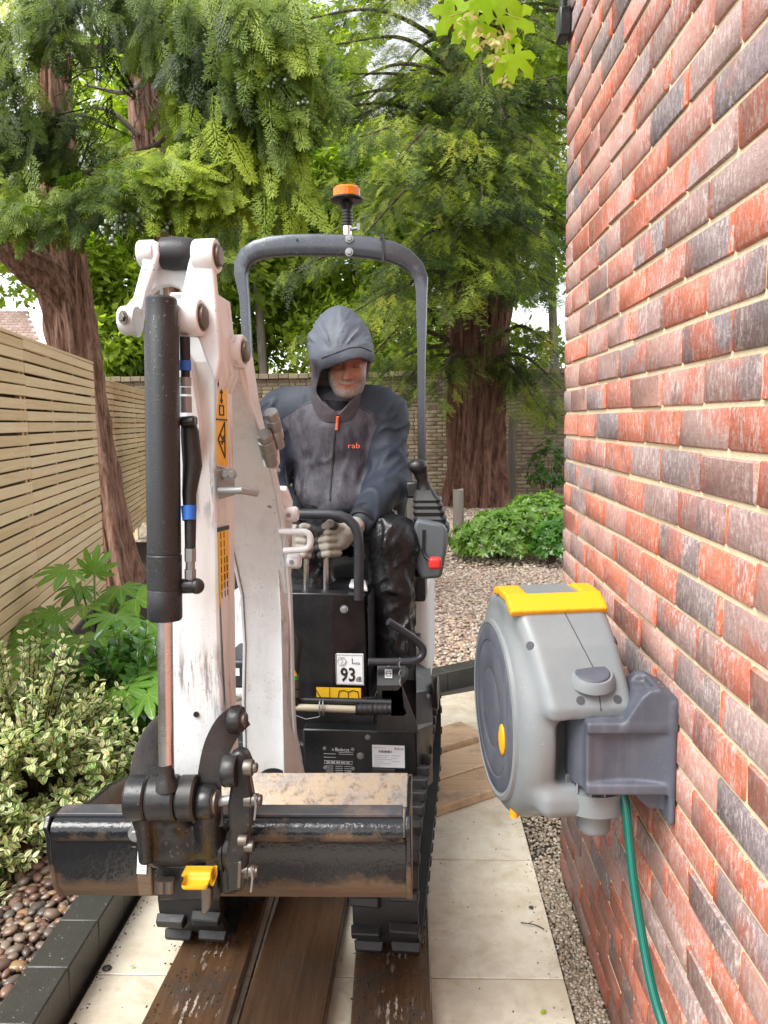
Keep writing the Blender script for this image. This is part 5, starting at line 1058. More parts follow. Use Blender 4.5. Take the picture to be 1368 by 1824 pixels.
# ================================================================== OPERATOR
def hit(f, px, py, Y0, Y1, n=400):
    r = ray(px, py); ys = np.linspace(Y0, Y1, n); pts = CAM+r[None]*(ys/r[1])[:, None]; d = f(pts); i = np.argmax(d < 0); return pts[i] if (d < 0).any() else pts[-1]
def projv(p):
    d = p-CAM; zc = d@EF; return 684+FPX*(d@RIGHT)/zc, 912-FPX*(d@UP)/zc
man = empty('person', P(605, 935, 3.05), label='person in hooded navy and grey rain jacket, head bowed, hands on the levers', cat='person')
# ---- head and neck (body)
E0 = P(618, 650, 2.878); hw_ = unit(V(.08, -.30, .95)); hu_ = unit(V(1, 0, -.08)); hf_ = unit(np.cross(hw_, hu_)*-1)
if hf_[1] > 0: hf_ = -hf_
hu_ = unit(np.cross(hf_, hw_)); hu_ = hu_ if hu_[0] > 0 else -hu_
HA = np.array([hu_, hf_, hw_])                       # local: right, forward, up
def hl(p): return (p-E0)@HA.T
def fhead(p):
    q = hl(p); qs = q.copy(); qs[..., 0] = np.abs(q[..., 0])
    d = s_ell(q, (0, -.098, .030), (.072, .092, .098))
    d = smin(d, s_ell(q, (-.004, -.050, -.045), (.070, .060, .085)), .03)
    d = smin(d, s_ell(q, (0, -.020, -.104), (.034, .030, .024)), .03)
    d = smin(d, s_cap(qs, (.006, -.004, .018), (.040, -.016, .020), .012, .011), .015)
    d = smin(d, s_ell(qs, (.038, -.022, -.038), (.024, .022, .022)), .02)
    d = smax(d, -s_ell(qs, (.032, .014, -.003), (.021, .024, .015)), .010)
    d = smin(d, s_ell(qs, (.032, -.012, -.005), (.0155, .013, .0115)), .005)
    d = smin(d, s_cap(q, (0, .000, .004), (0, .026, -.040), .0090, .0125), .008)
    d = smin(d, s_ell(q, (0, .020, -.043), (.011, .011, .010)), .006); d = smin(d, s_ell(qs, (.0125, .008, -.046), (.0085, .010, .0075)), .006)
    d = smin(d, s_cap(qs, (0, .006, -.070), (.020, -.002, -.073), .0060, .0035), .006); d = smin(d, s_cap(qs, (0, .006, -.0815), (.017, -.001, -.079), .0065, .004), .006)
    d = smax(d, -s_cap(qs, (0, .016, -.0755), (.022, .006, -.0755), .0036, .003), .003)
    d = smin(d, s_cap(p, E0+HA.T@V(0, -.08, -.08), E0+V(-.02, .20, -.20), .058, .065), .03)
    return d
def hbeard(v):
    q = hl(v); x, y, z = np.abs(q[:, 0]), q[:, 1], q[:, 2]; sm = lambda t: np.clip(t, 0, 1)
    b = np.maximum.reduce([sm((-.082-z)/.012), sm((x-.030)/.014)*sm((-.050-z)/.014), sm((x-.048)/.008)*sm((-.012-z)/.02), sm((-.052-z)/.006)*sm((z+.0695)/.004)*sm((.034-x)/.01)])
    return b*sm((y+.11)/.02)
def hlip(v): q = hl(v); return np.clip(1-np.abs(q[:, 2]+.076)/.0095, 0, 1)*np.clip((.022-np.abs(q[:, 0]))/.006, 0, 1)*(q[:, 1] > -.01)
def heye(v): q = hl(v); return np.clip(1.6-1.6*np.hypot((np.abs(q[:, 0])-.032)/.018, (q[:, 2]+.006)/.0055), 0, 1)*(q[:, 1] > -.02)
sdf_ob('body', fhead, E0-V(.13, .06, .26), E0+V(.13, .30, .17), .0028, M['skin'], man, attr={'beard': hbeard, 'lips': hlip, 'eye': heye})
# ---- jacket
TY = 3.06
shL, shR = P(500, 738, TY), P(686, 742, TY); ch = P(598, 780, TY); wa = P(598, 890, TY-.02)
elL, elR = P(478, 860, 2.98), P(694, 856, 2.98); wrL, wrR = P(520, 938, 2.68), P(648, 925, 2.70)
def ftorso(p):
    d = s_ell(p, ch, (.195, .135, .23)); d = smin(d, s_cap(p, shL+V(.02, 0, .0), shR+V(-.02, 0, 0), .080, .080), .08); d = smin(d, s_cap(p, P(568, 690, 3.06), shL, .07, .07), .06); d = smin(d, s_cap(p, P(630, 690, 3.06), shR, .07, .07), .06)
    d = smin(d, s_ell(p, wa, (.175, .135, .13)), .08); d = smin(d, s_cap(p, P(600, 735, 3.07), P(602, 770, 3.03), .085, .10), .05)
    return d
def farms(p):
    d = 1e3
    for s, e, w in ((shL, elL, wrL), (shR, elR, wrR)):
        a = smin(s_cap(p, s, e, .084, .072), s_cap(p, e, w, .072, .050), .04); d = np.minimum(d, a)
    return d
def fold(p):
    q = p*V(1, 1, 1); n1 = fbm(q*V(9, 9, 14)+3, 2, 5); warp = .9*vnoise(q*6, 14)[..., None]; n2 = np.abs(vnoise(q*V(17, 7, 3.2)+warp, 8)); tz = np.clip((P(600, 790, 3)[2]-p[..., 2])/.12, 0, 1); n3 = np.abs(vnoise(q@np.array([[.75, .1, -.65], [0, 1, 0], [.65, .1, .75]])*V(7, 8, 24)+7+warp, 9))
    out = np.clip((np.abs(p[..., 0]-ch[0])-.15)/.05, 0, 1); return .004*n1-.0085*np.exp(-(n2/.15)**2)*(1-.6*out)*(.35+.65*tz)-.0090*np.exp(-(n3/.15)**2)*out
def fjack(p): return smin(ftorso(p), farms(p), .035)+fold(p)
seam = [P(x, y, 2.93)[[0, 2]] for x, y in ((556, 712), (530, 724), (500, 749), (503, 800), (512, 860), (522, 905), (660, 905), (662, 850), (672, 800), (688, 756), (660, 733), (632, 718), (600, 690))]
def jpanel(v):
    d = s_poly(v[:, 0], v[:, 2], seam); arm = farms(v)-ftorso(v)
    return np.clip(.5-np.maximum(np.maximum(d, (v[:, 1]-3.06)), -(arm-.006))*18, 0, 1)
lo = np.minimum.reduce([shL, elL, wrL, wa])-V(.12, .12, .14); hi = np.maximum.reduce([shR, elR, wrR, wa])+V(.12, .17, .12)
jk = sdf_ob('jacket', fjack, lo, hi, .0075, M['jacket'], man, attr={'panel': jpanel})
# ---- hood: a shell with the face opening cut out
HC = P(607, 622, 2.955)
def fho(p):
    zz = np.clip((p[..., 2]-HC[2])/.15, 0, 1); pe = p.copy(); pe[..., 0] = HC[0]+.006*zz+(p[..., 0]-HC[0])/(1-.16*zz**1.5); d = s_ell(pe, HC, (.120, .150, .155)); d = smin(d, s_ell(p, P(612, 634, 2.85), (.108, .072, .060)), .05)
    d = smin(d, s_cap(p, P(600, 690, 2.97), P(600, 752, 3.03), .092, .112), .05)
    q = p-HC; ang = np.arctan2(q[..., 0], q[..., 2]+.05); an = vnoise(np.stack([ang*5.0, q[..., 1]*6, q[..., 2]*4], -1)+4.37, 3); an2 = vnoise(np.stack([ang*9.0, q[..., 1]*5, q[..., 2]*5], -1)+3, 5); wr = (-.0060*np.exp(-(an/.14)**2)-.0030*np.exp(-(an2/.14)**2))*np.clip((q[..., 2]+.01)/.03, 0, 1)*np.clip((.16-q[..., 2])/.06, 0, 1)
    return d+wr+.004*fbm(p*V(16, 16, 16), 2, 4)
# seams, zip, pull, badge
def surf_line(name, pix, r, mat, parent, f=fjack, off=.0, n=8):
    pts = []
    for (x0, y0), (x1, y1) in zip(pix, pix[1:]):
        for t in np.linspace(0, 1, n, endpoint=False): pts.append(hit(f, x0+(x1-x0)*t, y0+(y1-y0)*t, 2.4, 3.3)-V(0, off, 0))
    pts.append(hit(f, *pix[-1], 2.4, 3.3)-V(0, off, 0)); p = np.array(pts)
    for _ in range(2): p[1:-1] = (p[:-2]+2*p[1:-1]+p[2:])/4
    mb = MB(); mb.tube(p, r, 8); return part(name, mb, mat, parent)
fj2 = lambda p: np.minimum(fjack(p), fho(p))
surf_line('zip', [(601, 738), (597, 770), (593, 820), (589, 868), (588, 892)], .0042, 'decal_black', jk, f=fj2, n=10)
surf_line('seam', [(556, 716), (530, 727), (500, 750)], .0018, M['jacket_dark'], jk); surf_line('seam', [(634, 722), (660, 736), (688, 757)], .0018, M['jacket_dark'], jk)
for pix in ([(507, 830), (513, 868)], ):
    surf_line('pocket_zip', pix, .004, M['jacket_dark'], jk)
paint('zip_orange', (.75, .13, .05), .5, speck_amt=0)
surf_line('zip_pull', [(602, 742), (600, 766)], .0055, 'zip_orange', jk, f=fj2, off=.009)
bp = hit(fjack, 633, 795, 2.4, 3.3)
text('rab', bp+V(-.028, -.014, -.006), unit(V(1, .16, -.02)), V(0, .1, 1), (.036, .028), 'zip_orange', jk, name='badge')
# cuff
for w, e in ((wrR, elR), (wrL, elL)):
    d = unit(w-e); mb = MB(); mb.lathe(w-d*.03, d, [(0, .050), (.006, .053), (.055, .050), (.062, .046), (.06, .040)], 28); part('cuff', mb, M['jacket_dark'], jk, smooth=50)
openp = [(575, 659), (590, 654), (606, 648), (621, 642), (642, 638), (656, 643), (663, 651), (659, 660), (653, 675), (647, 689), (636, 702), (624, 714), (612, 728), (602, 737), (590, 727), (574, 714), (566, 703), (564, 693), (569, 675), (572, 662)]
def fhood(p):
    o = fho(p); d = o; px, py = projv(p); cut = s_poly(px, py, openp)*.0021
    cut = np.maximum(cut, p[..., 1]-2.98); return smax(d, -cut, .004)
def hpanel(v):
    px, py = projv(v); a = np.clip((py-672)/8+.5, 0, 1); b = np.clip((566+.0*py-px)/5+.5, 0, 1)*np.clip((py-640)/8+.5, 0, 1); return np.maximum(a, b)
hd = sdf_ob('hood', fhood, HC-V(.15, .20, .27), HC+V(.15, .17, .18), .0040, M['hood'], man, attr={'panel': hpanel})
fh2 = lambda p: fho(p)
surf_line('brim_seam', [(573, 638), (600, 628), (622, 620), (643, 618), (662, 626)], .0020, M['jacket_dark'], hd, f=fh2, off=.0012)
mb = MB(); mb.tube([P(600, 752, 3.0), P(602, 712, 2.99)], .062, 20); part('base_layer', mb, M['jacket_dark'], man)
# ---- trousers
kR, kL = P(697, 968, 2.72), P(548, 970, 2.74)
def ftrou(p):
    d = s_ell(p, P(602, 940, 3.08), (.185, .15, .11))
    d = smin(d, s_cap(p, P(655, 935, 3.04), kR, .098, .084), .05); d = smin(d, s_cap(p, P(552, 935, 3.04), kL, .098, .084), .05)
    d = smin(d, s_cap(p, kR, P(701, 1168, 2.68), .086, .074), .03); d = smin(d, s_cap(p, kL, P(552, 1168, 2.72), .086, .074), .03)
    n1 = np.abs(vnoise(p*V(15, 12, 3.5)+vnoise(p*4, 2)[..., None]*.9, 21)); n2 = np.abs(vnoise(p@np.array([[.8, 0, .6], [0, 1, 0], [-.6, 0, .8]])*V(17, 10, 6), 22)); n3 = np.abs(vnoise(p@np.array([[.7, 0, -.7], [0, 1, 0], [.7, 0, .7]])*V(9, 8, 18), 23))
    return d-.010*np.exp(-(n1/.14)**2)-.008*np.exp(-(n2/.14)**2)-.006*np.exp(-(n3/.14)**2)+.008*vnoise(p*7, 31)
sdf_ob('trousers', ftrou, P(500, 1190, 2.6)*V(1, 0, 1)+V(-.06, 2.56, -.02), P(720, 870, 3.2)*V(1, 0, 1)+V(.08, 3.27, .05), .0075, M['trousers'], man)
for x in (702, 553):
    c = P(x, 1178, 2.64 if x > 600 else 2.80); sdf_ob('boot', lambda p: smin(s_ell(p, c+V(0, -.04, -.02), (.05, .13, .045)), s_cap(p, c+V(0, .05, 0), c+V(0, .06, .12), .055, .058), .03), c-V(.09, .2, .09), c+V(.09, .15, .2), .008, M['rubber'], man)
# ---- gloves
def hand(palm, base, step, tip, thumb, wrist, sgn, name):
    fing = []
    for i in range(4):
        b = (base[0]-sgn*abs(i-1.3)*1.0, base[1]+step*i); L = (1.0, 1.08, 1.03, .88)[i]; x1 = b[0]-sgn*19*L; x2 = b[0]-sgn*36*L; x3 = b[0]-sgn*33*L
        fing.append([P(*b, palm[2]-.018), P(x1, b[1]+2, palm[2]-.046), P(x2, b[1]+4, palm[2]-.030), P(x3, b[1]+7, palm[2]+.000)])
    tb = [P(*q) for q in thumb]; pc = P(*palm); wr = P(*wrist)
    def f(p):
        d = s_ell(p, pc, (.036, .030, .042)); d = smin(d, s_cap(p, pc, wr, .032, .034), .025)
        for q in fing:
            g = s_cap(p, q[0], q[1], .0132, .0125); g = smin(g, s_cap(p, q[1], q[2], .0125, .0115), .004); g = smin(g, s_cap(p, q[2], q[3], .0115, .0105), .004); d = smin(d, g, .005)
        g = smin(s_cap(p, tb[0], tb[1], .0155, .0140), s_cap(p, tb[1], tb[2], .0140, .0125), .004)
        return smin(d, g, .007)+.0016*fbm(p*60, 2, 6)
    def palmf(v):
        o = np.zeros(len(v))
        for q in fing: o = np.maximum(o, np.clip((.0165-s_cap(v, q[2], q[3], 0, 0))/.006+.5, 0, 1)*.9)
        return np.maximum(o, np.clip((.017-s_cap(v, (tb[0]+tb[1]*2)/3, tb[2], 0, 0))/.004+.5, 0, 1))
    pts = np.array([pc, wr, *tb, *[x for q in fing for x in q]])
    g = sdf_ob(name, f, pts.min(0)-.04, pts.max(0)+.04, .0028, M['glove'], man, attr={'palm': palmf})
    return g
hand((606, 957, 2.575), (604, 946), 12.8, 0, [(606, 942, 2.56), (588, 933, 2.530), (569, 944, 2.53)], (632, 938, 2.64), 1, 'glove')
hand((524, 958, 2.600), (524, 950), 12.0, 0, [(524, 945, 2.58), (541, 939, 2.555), (560, 944, 2.555)], (512, 940, 2.70), -1, 'glove')
# ================================================================== HOSE REEL on the house wall
rl_ = unit(V(-.99, -.13, 0)); rf_ = V(.13, -.99, 0); rf_ = unit(rf_); RO = P(992, 1252, 1.68)
RA = np.array([rl_, rf_, ZU])                       # local: left, towards viewer, up
reel = empty('hose_reel', PX(1200, 1340, WX), label='grey plastic wall-mounted hose reel with yellow handle and slate bracket', cat='hose reel')
rloc = lambda p: (p-RO)@RA.T
rw = lambda a, f, z: RO+rl_*a+rf_*f+ZU*z
hoodp = [(-.16, .18), (-.11, .228), (-.02, .250), (.05, .248), (.085, .232), (.145, .170), (.190, .105), (.214, .066), (.212, .044), (.18, .032), (.05, .02), (-.1, .04)]
def fcase(p):
    q = rloc(p); a, f, z = q[..., 0], q[..., 1], q[..., 2]
    drum = s_cyl(q, (-.095, -.035, -.015), (.130, -.035, -.015), .232, .045)
    hp2 = s_poly(f, z, hoodp)+.022; ac = .026-.15*np.clip(f-.03, 0, .2); wdt = np.abs(a-ac)-(.100-.06*np.clip(f-.03, 0, .2)-.022)
    hood = np.sqrt(np.maximum(hp2, 0)**2+np.maximum(wdt, 0)**2)+np.minimum(np.maximum(hp2, wdt), 0)-.022
    d = smin(drum, hood, .014)
    rec = s_cyl(q, (-.040, .195, .036), (-.040, .195, -.108), .100, .02); d = smax(d, -rec, .016)
    lip = s_box(q, (.005, .095, -.140), (.088, .100, .030), .024); d = smin(d, lip, .028)
    d = smin(d, s_cyl(q, (-.030, .150, -.215), (-.030, .150, -.15), .034, .008), .010)
    return d
lo = RO-V(.27, .32, .36); hi = RO+V(.25, .32, .31)
case = sdf_ob('casing', fcase, lo, hi, .0052, M['reel_grey'], reel, relax=1)
# raised shoulder ring and slate disc on the left side
mb = MB(); mb.lathe(rw(.126, -.035, -.015), rl_, [(0, .198), (.010, .196), (.012, .188), (.009, .184), (.009, .1)], 56); part('disc_surround', mb, 'reel_grey', reel, smooth=40)
mb = MB(); mb.lathe(rw(.128, -.035, -.015), rl_, [(0, .182), (.007, .181), (.010, .176), (.0115, .150), (.0095, .147), (.011, .143), (.013, .09), (.011, .086), (.012, .082), (.013, .03), (.013, .001)], 56); disc = part('side_disc', mb, 'reel_slate', reel, smooth=30)
sdf_ob('disc_tab', lambda p: s_ell(rloc(p), (.141, .075, -.045), (.006, .022, .034)), rw(.141, .075, -.045)-.06, rw(.141, .075, -.045)+.06, .0025, M['reel_yellow'], reel)
# yellow handle: a U-shaped strap over the top
def fhandle(p):
    q = rloc(p); a, f, z = q[..., 0], q[..., 1], q[..., 2]
    top = s_poly(f, z, [(-.055, .2500), (-.02, .2600), (.05, .2570), (.096, .2330), (.088, .222), (.045, .244), (-.02, .246), (-.055, .238)])
    d = np.maximum(top, np.abs(a-.026)-.100); hole = np.maximum(np.abs(a-.022)-.060, f-.048); return smax(d, -hole, .004)-.002
sdf_ob('handle', fhandle, RO+V(-.2, -.2, .18), RO+V(.2, .2, .31), .0032, M['reel_yellow'], reel)
mb = MB(); mb.hexa([rw(.080, -.06, .249), rw(-.036, -.06, .249), rw(-.036, .045, .251), rw(.080, .045, .251)], [rw(.080, -.06, .253), rw(-.036, -.06, .253), rw(-.036, .045, .2560), rw(.080, .045, .2560)]); part('handle_inlay', mb, 'reel_grey', reel, bevel=.001)
# cap button on the nose, screw recesses, centre seam
hitr = lambda px, py: hit(fcase, px, py, 1.2, 2.1, 900)
c = hitr(1055, 1204); mb = MB(); nrm = unit(V(.0, -.30, .95)); mb.lathe(c-nrm*.012, nrm, [(0, .046), (.014, .042), (.020, .038), (.020, .034), (.018, .034)], 40); bt = part('button_collar', mb, 'reel_grey', reel, smooth=50)
mb = MB(); mb.lathe(c+nrm*.004, nrm, [(0, .034), (.004, .0335), (.0065, .031), (.0075, .001)], 36); part('button', mb, 'reel_slate', reel, smooth=40)
for px, py in ((944, 1150), (1034, 1248), (1100, 1246), (1096, 1141)):
    c = hitr(px, py); ee = .004; nn = unit([float(fcase(c[None]+ee*np.eye(3)[i])[0]-fcase(c[None]-ee*np.eye(3)[i])[0]) for i in range(3)]); mb = MB(); mb.lathe(c-nn*.003, nn, [(0, .0085), (.0040, .0085), (.0042, .001)], 22); part('screw_recess', mb, 'reel_dark', reel, smooth=40)
pts = [hitr(x, y)+V(0, -.0006, .0002) for x, y in [(1001+.52*t, 1082+1.0*t) for t in np.linspace(0, 108, 22)]]; mb = MB(); mb.tube(pts, .0011, 6); part('seam', mb, 'reel_dark', reel)
pts = [hitr(x, y)+V(0, -.0006, 0) for x, y in [(1066+.10*t, 1222+t) for t in np.linspace(0, 44, 12)]]; mb = MB(); mb.tube(pts, .0011, 6); part('seam', mb, 'reel_dark', reel)
# fan of stiffening fins on the lower lip
for i, t in enumerate(np.linspace(-1.15, 1.15, 7)):
    c0_ = rw(-.030, .140, -.100); d = rl_*math.sin(t)*-1+rf_*math.cos(t); mb = MB(); mb.box(c0_+d*.040, (.062, .003, .030), np.array([d, np.cross(ZU, d), ZU])); part('fin', mb, 'reel_grey', reel, smooth=0)
mb = MB(); tt = np.linspace(-1.6, 1.6, 24); r0, r1 = .066, .072; ring = lambda h, r: [rw(-.030, .140, h)+r*(rf_*math.cos(t)-rl_*math.sin(t)) for t in tt]
mb.loft([ring(-.160, r1), ring(-.116, r1), ring(-.116, r0), ring(-.160, r0)], caps=False, closed=False); part('fin_rim', mb, 'reel_grey', reel, smooth=40)
mb = MB(); mb.cyl(P(916, 1415, 1.60), P(916, 1454, 1.60), .0095, seg=18); part('hose_stop', mb, 'reel_yellow', reel)
# slate bracket: pivot column, arm, wall plate with a boss
zt_, zb_ = P(1100, 1283, 1.46)[2], P(1100, 1420, 1.44)[2]
def fbr(p):
    q = rloc(p); col = s_cyl(q, (-.040, .160, zt_-RO[2]), (-.040, .160, zb_-RO[2]), .068, .006)
    arm = s_box(p, ((.320+WX)/2, 1.505, (zt_+zb_)/2), ((WX-.320)/2, .060, (zt_-zb_)/2), .004)
    d = smin(col, arm, .008); d = smax(d, -s_cyl(p, (.395, 1.290, zt_-.022), (.395, 1.290, zb_+.022), .175, .003), .004)
    bs = np.maximum(s_poly(p[..., 0], p[..., 2], [(WX-.100, zt_-.01), (WX-.088, zt_+.010), (WX-.066, zt_+.046), (WX-.050, zt_+.060), (WX-.034, zt_+.062), (WX, zt_+.044), (WX, zt_-.01)]), np.abs(p[..., 1]-1.505)-.058)
    scoop = s_box(p, (WX-.052, 1.505, zt_+.062), (.020, .036, .016), .008); bs = smax(bs, -scoop, .005); d = smin(d, bs-.003, .006)
    plt = s_box(p, (WX-.006, 1.505, (zt_+zb_)/2-.008), (.006, .064, (zt_-zb_)/2+.050), .004); d = smin(d, plt, .006)
    tongue = np.maximum(s_poly(p[..., 0], p[..., 2], [(WX-.072, zb_+.01), (WX-.060, zb_-.018), (WX-.040, zb_-.036), (WX, zb_-.040), (WX, zb_+.01)]), np.abs(p[..., 1]-1.515)-.04); return smin(d, tongue-.003, .008)
sdf_ob('wall_bracket', fbr, (.18, 1.33, zb_-.07), (WX-.001, 1.66, zt_+.10), .0034, M['reel_slate'], reel, relax=1)
for q_, n_, z_ in (([(.37, 1.455), (.45, 1.455), (.45, 1.55), (.37, 1.55)], 26, zt_), ([(.44, 1.46), (.486, 1.46), (.486, 1.55), (.44, 1.55)], 14, zt_+.052)):
    scatter('debris', None, n_, (.0012, .0036), M['sycamore_seed'], z_+.002, reel, kind='stuff', poly=q_)
# ---- green braided hose hanging to the ground
hose_pts = [P(1108, 1400, 1.50), P(1115, 1440, 1.48), P(1121, 1500, 1.46), P(1130, 1580, 1.43), P(1146, 1680, 1.39), P(1162, 1760, 1.35), P(1182, 1830, 1.31), P(1215, 1930, 1.24)]
a = hose_pts[-1]; hose_pts += [V(a[0]-.01, a[1]-.06, a[2]-.16), V(.44, a[1]-.14, .12), V(.43, a[1]-.3, .018), V(.44, a[1]-.7, .014)]
pth = catm(hose_pts); mb = MB(); mb.tube(pth, .0086, 16)
hs_ = ob('garden_hose', mb, M['green_hose'], label='green braided garden hose hanging from the hose reel', cat='hose')
me = hs_.data; uv = me.uv_layers.new(name='UVMap'); L = np.concatenate([[0], np.cumsum(np.linalg.norm(np.diff(np.array(pth), axis=0), axis=1))])
for pgn in me.polygons:
    vi = list(pgn.vertices); cols_ = [v % 16 for v in vi]; wrap = max(cols_)-min(cols_) > 8
    for li, v in zip(pgn.loop_indices, vi): c_ = v % 16; c_ = c_+16 if (wrap and c_ < 8) else c_; uv.data[li].uv = (c_/16, L[min(v//16, len(L)-1)])
# ---- small black fitting high on the wall's corner
wf = empty('wall_fitting', PX(1026, 60, WX), label='small black cable box with conduit high on the house wall corner', cat='fitting')
c = P(1025, 45, 2.56); mb = MB(); mb.box(V(WX-.020, c[1], c[2]), (.036, .07, .085)); part('box', mb, 'black_paint', wf, bevel=.006)
mb = MB(); mb.cyl(V(WX-.022, c[1], c[2]+.04), V(WX-.022, c[1], c[2]+.5), .012, seg=12); part('conduit', mb, 'cylinder_grey', wf)
# ================================================================== TREES AND PLANTS
UPV = V(0, 0, 1)
def nrmz(a): return a/(np.linalg.norm(a, axis=1, keepdims=True)+1e-9)
def leafquads(items):                    # items: (base, tip, width) in the XY plane -> diamond quads
    vs = []; fs = []
    for b, t, w in items:
        b = np.array(b, float); t = np.array(t, float); d = t-b; s = np.cross(d, UPV); s = s/(np.linalg.norm(s)+1e-9)*w/2; m = b+d*.45; n = len(vs)
        vs += [b, m+s, t, m-s]; fs.append((n, n+1, n+2, n+3))
    return np.array(vs), np.array(fs)
def frond(seed, nb=11, droop=.25, leafl=.10):     # flat cypress spray, length 1 along +Y
    r = np.random.default_rng(seed); it = []; cur = lambda y, x=0: -droop*y*y-.10*abs(x)
    for i in range(5): y0, y1 = i/5, (i+1)/5; it.append(((0, y0, cur(y0)), (0, y1+.04, cur(y1)), .030))
    for i in range(nb):
        y = .08+.86*i/nb
        for sd in (-1, 1):
            L = .42*(1-y*.80)*r.uniform(.75, 1.1)*(.55 if i == 0 else 1); a = math.radians(r.uniform(42, 58)); dx, dy = sd*math.sin(a), math.cos(a); p0 = V(0, y, cur(y))
            tip = V(dx*L, y+dy*L, cur(y+dy*L, L)-.02); it.append((p0, tip, .036))
            for j in range(3):
                t = .25+.25*j; q = p0+(tip-p0)*t; l = leafl*(1-.45*t)*r.uniform(.8, 1.15)
                for s2 in (-1, 1):
                    a2 = math.atan2(dx, dy)+s2*.7; it.append((q, q+V(math.sin(a2)*l, math.cos(a2)*l, -.012), .036))
    return leafquads(it)
def sprig(seed, droop=.35):                      # yew twig with needles, length 1 along +Y
    r = np.random.default_rng(seed); it = []
    def shoot(p0, ang, L, n, nl):
        d = V(math.sin(ang), math.cos(ang), 0)
        for i in range(n):
            t = (i+.5)/n; q = p0+d*L*t+V(0, 0, -droop*(t*L)**2)
            for sd in (-1, 1):
                a = ang+sd*r.uniform(.75, 1.15); l = nl*r.uniform(.75, 1.2)*(1-.3*t); it.append((q, q+V(math.sin(a)*l, math.cos(a)*l, r.uniform(-.03, .02)), .034))
        it.append((p0, p0+d*L+V(0, 0, -droop*L*L), .016))
    shoot(V(0, 0, 0), 0, 1, 9, .14)
    for y, sd in ((.15, 1), (.28, -1), (.45, 1), (.6, -1)): shoot(V(0, y, -droop*y*y), sd*r.uniform(.5, .8), .52*(1-y*.5), 5, .13)
    return leafquads(it)
def foliage(name, tmpls, pos, dirs, ups, size, mat, parent, **pr):
    n = len(pos); which = rng.integers(0, len(tmpls), n); vs = []; fs = []; k = 0
    for i, (tv, tf) in enumerate(tmpls):
        s = which == i
        if not s.any(): continue
        a, b = bake(tv, tf, xf(basis(dirs[s], ups[s], size[s]), pos[s])); vs.append(a); fs.append(b+k); k += len(a)
    v = np.concatenate(vs); f = np.concatenate(fs); c = WORLD[parent.name] if parent else v.mean(0)
    me = np_mesh(name, v-c, quads=f); cnt = np.concatenate([np.full((which == i).sum(), len(tm[0])) for i, tm in enumerate(tmpls)]); pp = np.concatenate([pos[which == i] for i in range(len(tmpls))])
    tn = np.clip(.46+.42*fbm(pp*1.6, 2, 77)+rng.normal(0, .11, len(pp)), 0, 1); at = me.attributes.new('tint', 'FLOAT', 'POINT'); at.data.foreach_set('value', np.repeat(tn, cnt.astype(int)).astype(np.float32)); return link(name, me, mat, c, parent, **pr)
def trunk_mesh(name, pts, rad, mat, parent, seg=40, n=60, ridge=.10, fl=9, seed=0):
    p = np.array(catm([np.asarray(q, float) for q in pts], max(2, n//(len(pts)-1)))); L = np.linspace(0, 1, len(p)); r = np.interp(L, np.linspace(0, 1, len(rad)), rad); rings = []; a = None
    for i in range(len(p)):
        d = unit(p[min(i+1, len(p)-1)]-p[max(i-1, 0)])
        if a is None: a, b, _ = frame(d, (0, 1, 0))
        else: a = unit(a-d*(a@d)); b = np.cross(d, a)
        th = np.linspace(0, 2*math.pi, seg, endpoint=False); tw = th+.5*math.sin(L[i]*3+seed)
        q = np.stack([np.cos(tw)*fl/4, np.sin(tw)*fl/4, np.full(seg, L[i]*3.0)], 1); n1 = fbm(q+seed*7.7, 3, seed)-.7*np.abs(vnoise(q*V(2.2, 2.2, 1.3)+5, seed+3))
        rr = r[i]*(1+ridge*n1); rings.append(p[i]+rr[:, None]*(np.cos(th)[:, None]*a+np.sin(th)[:, None]*b))
    mb = MB(); mb.loft(rings); return ob(name, mb, mat, parent, smooth=50)
def scat_poly(poly, n):
    poly = np.array(poly, float); out = np.empty((0, 2)); lo, hi = poly.min(0), poly.max(0)
    while len(out) < n: c = rng.uniform(lo, hi, (2*n, 2)); out = np.concatenate([out, c[s_poly(c[:, 0], c[:, 1], poly) < 0]])
    return out[:n]
def Pv(px, Y): a = (px[:, 0]-684)/FPX; b = (px[:, 1]-912)/FPX; r = EF+RIGHT*a[:, None]-UP*b[:, None]; return CAM+r*(Y/r[:, 1])[:, None]
# ---- leaning cypress through the fence, and its taller twin behind
FR = [frond(s, droop=d) for s, d in ((1, .15), (2, .30), (3, .45), (4, .25))]
def cypress_tree(name, base, label): return empty(name, base, label=label, cat='tree')
cyp = cypress_tree('cypress_tree', P(213, 1062, 6.75)*V(1, 1, 0), 'leaning red-barked cypress tree growing through the fence line, drooping green sprays')
tb_ = P(210, 1075, 6.75); tb_[2] = .05
trunk_mesh('trunk', [tb_, P(190, 960, 6.75), P(164, 820, 6.75), P(140, 660, 6.78), P(119, 530, 6.8), P(108, 430, 6.8), P(104, 300, 6.9), P(98, 100, 7.0), P(96, -140, 7.0)], [.235, .19, .185, .19, .20, .185, .15, .13, .11], M['cypress_bark'], cyp, ridge=.26, seed=2, seg=64, n=110, fl=16)
trunk_mesh('limb', [P(128, 560, 6.75), P(98, 500, 6.65), P(50, 462, 6.5), P(-10, 410, 6.35), P(-80, 330, 6.3)], [.10, .165, .155, .13, .11], M['cypress_bark'], cyp, ridge=.24, seed=5, seg=48, n=50, fl=14)
